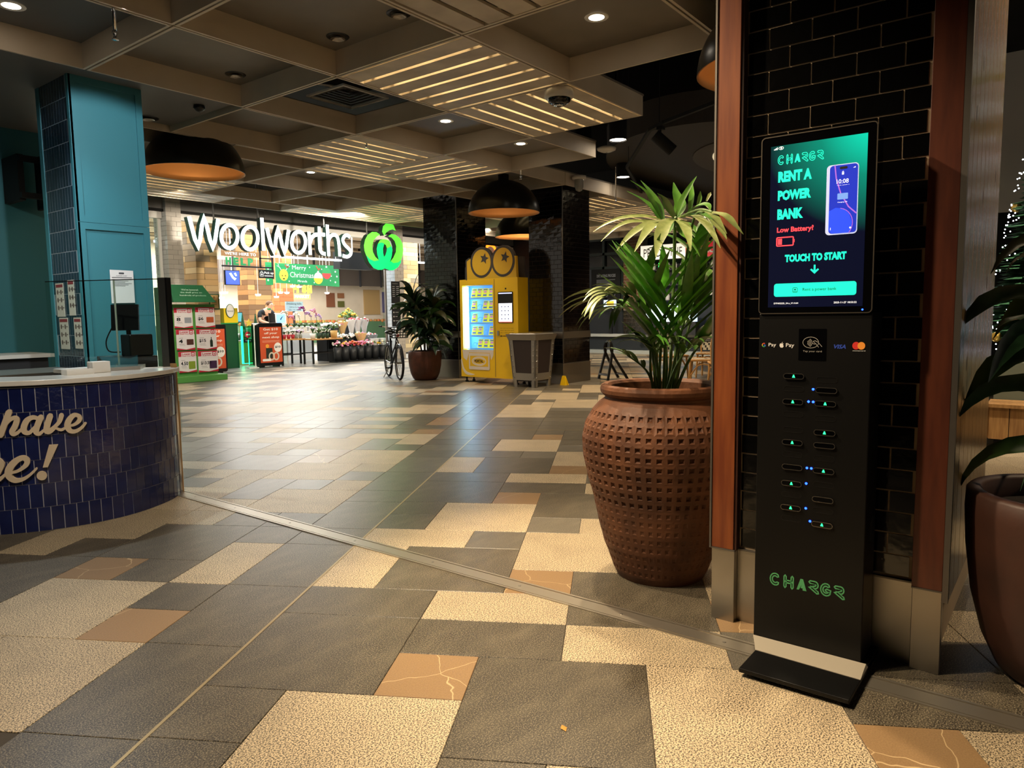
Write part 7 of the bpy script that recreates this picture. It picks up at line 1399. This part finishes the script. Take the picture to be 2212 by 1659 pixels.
for k in range(9): s.rect(BF, -11.86, -11.2 - .07 * ((k * 3) % 4), 2.24 - .04 * k, 2.255 - .04 * k, .102)
for k in range(3): s.band(circ(-11.75 + .25 * k, 1.80, .05, .06, 12), .015, BF, .100, .102, closed=True)
obj('board_print', s, mat('ink_silver', '#8f9499', .6), ag, kind='stuff')
ts2 = thing('till_screen', 'small bright tablet screen below the black process board', 'screen', (19.6, 11.3, 1.33)); obj('casing', MB().box(19.6, 19.66, 11.08, 11.56, 1.34, 1.64), m_black, ts2); obj('display', MB().rect(BF, -11.54, -11.10, 1.36, 1.62, .201), mat('tablet_sky', '#bfe0ee', .4, es=1.1, ecol='#bfe4f4'), ts2); obj('display_picture', MB().rect(BF, -11.44, -11.18, 1.45, 1.59, .203), mat('tablet_amber', '#e0a53a', .4, es=.8, ecol='#e6a52e'), ts2); obj('stand', MB().box(19.64, 19.7, 11.28, 11.36, .58, 1.36), m_black, ts2)
def brickpillar(y0, y1, label):
    t = thing('brick_pillar', label, 'pillar', (19.7, (y0 + y1) / 2, 0)); obj('core', MB().box(19.62, 19.9, y0, y1, 0, 4.2), mat('mortar_tan', '#8f8474', .85), t); F_ = Fr((19.62, 0, 0), (0, -1, 0), (0, 0, 1), (-1, 0, 0)); brickface(t, F_, -y1, -y0, 1.32, 3.9, .24, .086, mat('tan_brick', '#6e4a30', .75, rand=.25), .018, .012); brickface(t, F_, -y1, -y0, .1, 1.30, .2, .12, m_bk2, .012, .014)
brickpillar(10.2, 10.86, 'tan brick pillar with dark tiled foot beside the butcher sign'); brickpillar(7.25, 7.9, 'tan brick pillar at the far end of the butcher sign, behind the palm')
sb_ = thing('butcher_sign', 'white and red lit shop sign half hidden by the palm leaves', 'sign', (19.5, 9.0, 2.75)); obj('box', MB().box(19.5, 19.62, 7.0, 10.25, 2.74, 3.20), m_black, sb_); SF2 = Fr((19.5, 0, 0), (0, -1, 0), (0, 0, 1), (-1, 0, 0)); obj('white_face', MB().rect(SF2, -10.22, -8.80, 2.76, 3.18, .002), mat('sign_white_lit', '#dcd6c9', .5, es=.45, ecol='#fff2dc'), sb_); obj('red_face', MB().rect(SF2, -8.80, -7.03, 2.76, 3.18, .002), mat('sign_red_lit', '#a3242a', .5, es=.3, ecol='#c2242c'), sb_)
s = MB(); text(s, 'PRYDE', SF2, -10.12, -9.42, 2.84, 3.08, .004); obj('sign_text', s, m_ink, sb_); s = MB(); text(s, 'THE', SF2, -9.3, -8.9, 2.84, 3.08, .004); obj('sign_text', s, m_ink, sb_); s = MB(); text(s, 'butcher', SF2, -8.7, -7.3, 2.86, 3.10, .004, .02); obj('sign_text', s, m_white, sb_)
obj('bracket', MB().box(19.62, 19.9, 8.6, 8.7, 2.9, 3.0), m_black, sb_)
shv = thing('bottle_shelf', 'dark back shelving inside the butcher shop behind the palm', 'shelf', (19.85, 9.0, 1.5))
for z in (1.55, 2.0, 2.45): obj('shelf_board', MB().box(19.70, 19.9, 7.95, 10.15, z, z + .03), m_dark, shv)
jm = mat('jar_pale', '#b4b0a8', .4)
for r, z in enumerate((1.58, 2.03, 2.48)):
    for k in range(9):
        t = obj('jar', MB().lathe([(.002, 0), (.06, 0), (.065, .13), (.045, .16), (.045, .19), (.002, .19)], (19.79, 8.1 + k * .23, z), 10), jm, label='%s pale jar from the right on the %s shelf behind the butcher sign' % (['first', 'second', 'third', 'fourth', 'fifth', 'sixth', 'seventh', 'eighth', 'ninth'][k], ['lowest', 'middle', 'top'][r]), cat='jar', group='jars on the butcher shelves')
dc = thing('display_fridge', 'bright glass meat display glimpsed through the palm stems', 'fridge', (19.3, 9.2, .6)); obj('cabinet', MB().box(19.1, 19.35, 8.3, 10.0, .58, .95), m_dark, dc); obj('lit_display', MB().box(19.14, 19.34, 8.35, 9.95, .95, 1.45), mat('display_glow', '#b9cfdc', .4, es=.7, ecol='#cfe6f5'), dc)
es_ = thing('exit_sign', 'small green lit exit sign under the butcher sign', 'sign', (19.6, 9.55, 2.55)); obj('face', MB().box(19.58, 19.61, 9.42, 9.68, 2.52, 2.66), mat('exit_green', '#2fc060', .4, es=1.5, ecol='#20c050'), es_); obj('bracket', MB().box(19.61, 19.9, 9.53, 9.57, 2.58, 2.62), m_black, es_)
# folding black stand beside the column
af = thing('folding_sign_stand', 'black folding sandwich-board frame beside the black tiled column', 'stand', (11.75, 6.85, 0))
fa_ = Vector((11.62, 6.86, 0)); fb_ = Vector((11.95, 6.62, 0)); tp_ = Vector((11.72, 6.80, .66)); sx_ = Vector((.12, .16, 0))
for q, base in ((0, fa_), (1, fb_)):
    obj('frame', MB().tube(smooth_path([tuple(base - sx_ * 1.1), tuple(tp_ - sx_ * .8 - Z(.16)), tuple(tp_ - sx_ * .45 + Z(.03)), tuple(tp_ + sx_ * .45 + Z(.03)), tuple(tp_ + sx_ * .8 - Z(.16)), tuple(base + sx_ * 1.1)], 4), .026, 6), m_black, af); obj('crossbar', MB().tube([base * .86 + tp_ * .14 - sx_ * 1.05, base * .86 + tp_ * .14 + sx_ * 1.05], .022, 6), m_black, af)
obj('handle', MB().tube([tp_ - sx_ * .5 - Z(.08), tp_ + sx_ * .5 - Z(.08)], .02, 6), m_black, af)
# rattan chairs and table
m_cane2 = mat('rattan_cane', '#b98a4e', .45); m_wvb = mat('weave_black', '#17171a', .6); m_wvw = mat('weave_cream', '#c9c1ae', .6)
def chair(loc, rot, label):
    t = thing('rattan_chair', label, 'chair', (0, 0, 0), 'rattan bistro chairs')
    seat = MB(); n = 14
    for i in range(n):
        x0 = -.22 + .44 * i / n; seat.box(x0 + .001, x0 + .44 / n - .001, -.21, .21, .44, .458, i % 2)
    obj('seat', seat, [m_wvw, m_wvb], t); obj('seat_frame', MB().tube([(-.23, -.22, .448), (.23, -.22, .448), (.23, .22, .448), (-.23, .22, .448)], .018, 8, closed=True), m_cane2, t)
    bk_m = MB(); N_ = 16
    for j in range(9):
        for i in range(N_):
            u0, u1 = -1 + 2 * i / N_, -1 + 2 * (i + 1) / N_; z0, z1 = .50 + .045 * j, .545 + .045 * j
            f = lambda u, z: (.235 * u, .20 + .05 * (1 - u * u) + (z - .45) * .12, z - .05 * u * u * (z > .85))
            bk_m.add([f(u0, z0), f(u1, z0), f(u1, z1), f(u0, z1)], [(0, 1, 2, 3)], (i + j) % 3 == 0)
    o = obj('backrest', bk_m, [m_wvw, m_wvb], t); o.modifiers.new('s', 'SOLIDIFY').thickness = .012
    obj('back_hoop', MB().tube(smooth_path([(-.235, .21, .44), (-.245, .25, .75), (-.20, .30, .90), (0, .31, .93), (.20, .30, .90), (.245, .25, .75), (.235, .21, .44)], 4), .016, 8), m_cane2, t)
    for sx in (-1, 1):
        obj('leg', MB().tube([(sx * .21, -.20, .44), (sx * .23, -.23, 0)], [.018, .016], 8), m_cane2, t); obj('leg', MB().tube([(sx * .21, .20, .44), (sx * .23, .27, 0)], [.018, .016], 8), m_cane2, t)
        obj('brace', MB().tube(smooth_path([(sx * .225, -.22, .16), (sx * .215, -.08, .36), (sx * .21, .10, .36), (sx * .225, .24, .16)], 4), .010, 6), m_cane2, t)
    obj('front_brace', MB().tube(smooth_path([(-.225, -.22, .18), (-.1, -.21, .38), (.1, -.21, .38), (.225, -.22, .18)], 4), .010, 6), m_cane2, t)
    t.location = loc; t.rotation_euler = (0, 0, rot); return t
c0 = chair((11.35, 4.78, 0), radians(200), 'rattan chair with a striped seat nearest the jar, by the red post')
dup(c0, (12.05, 5.72, 0), radians(-20), 'rattan chair seen through the palm stems at the left of the table'); dup(c0, (13.05, 5.35, 0), radians(-80), 'rattan chair with its pale back beyond the dark table'); dup(c0, (10.75, 4.18, 0), radians(120), 'rattan chair cut off by the red timber post')
tb = thing('cafe_table', 'dark round cafe table among the rattan chairs', 'table', (12.15, 4.95, 0)); obj('tabletop', MB().lathe([(.002, .72), (.38, .72), (.39, .735), (.38, .75), (.002, .75)], (12.15, 4.95, 0), 28), m_dark, tb); obj('column', MB().tube([(12.15, 4.95, 0), (12.15, 4.95, .72)], .035, 10), m_black, tb); obj('base', MB().lathe([(.002, .03), (.06, .03), (.24, .012), (.25, 0)], (12.15, 4.95, 0), 24), m_black, tb)

# ================================================================== CHRISTMAS TREE AND TIMBER PLANTER, FAR RIGHT
TX, TY = 9.1, -.10
big = firtree((TX, TY, .75), 5.4, .88, 'tall Christmas tree with white lights at the right edge', 2600, random.Random(12))
li = MB(); rl = random.Random(2); ba = MB()
for i in range(700):
    f_ = rl.random(); zz = .75 + 5.2 * (1 - sqrt(1 - f_)); rr_ = .88 * (1 - (zz - .75) / 5.4) * 1.0 + .02; a = rl.uniform(0, 6.28); li.ball((TX + rr_ * cos(a), TY + rr_ * sin(a), zz), .0065, 5, 3)
obj('fairy_lights', li, mat('fairy_white', '#ffffff', .4, es=9, ecol='#eef3ff'), big, kind='stuff')
for i in range(14):
    zz = .95 + i * .22; a = 2.2 + i * .9; rr_ = .88 * (1 - (zz - .75) / 5.4); obj('bauble', MB().ball((TX + rr_ * cos(a), TY + rr_ * sin(a), zz), .05, 12, 8), mat('bauble_red', '#8c1f24', .2, .4) if i % 3 else mat('bauble_gold', '#c9a24a', .25, .7), big, smooth=True)
pb = thing('timber_planter', 'low timber planked planter seat below the Christmas tree', 'planter', (8.6, -.6, 0)); m_pk = mat('planter_plank', '#9c7442', .6, col2='#7f5a30', vs=6, stretch=(6, 6, .6), rand=.15)
for i in range(15): obj('plank', MB().box(7.55, 7.58, .54 - (i + 1) * .15 + .003, .54 - i * .15 - .003, .09, .37), m_pk, pb)
for i in range(4): obj('seat_plank', MB().box(7.53 + i * .105, 7.53 + (i + 1) * .105 - .004, -1.75, .56, .37, .40), m_pk, pb)
obj('kick', MB().box(7.62, 10.4, -1.7, .5, 0, .09), m_blackm, pb); obj('core', MB().box(7.585, 10.4, -1.7, .53, .09, .37), m_dark, pb); obj('soil_box', MB().box(7.96, 10.4, -1.7, .54, .37, .74), mat('box_olive', '#5c5f4c', .7), pb)
for i in range(19): obj('side_plank', MB().box(7.585 + i * .15, 7.585 + (i + 1) * .15 - .004, .53, .56, .09, .37), m_pk, pb)
obj('wall_mall_right', MB().box(15.5, 15.6, -9, 3.6, 2.9, 5.6), mat('mall_white', '#c9c6bf', .6), kind='structure'); obj('wall_mall_far', MB().box(19.9, 20, -16, -3, 0, 5.6), mat('mall_dark', '#2b2a2a', .6), kind='structure')
# close the far left of the hall and the back behind the viewer
obj('wall_hall_left', MB().box(-14, -13.9, -22, 15.3, 0, 5.6), m_soff, kind='structure')
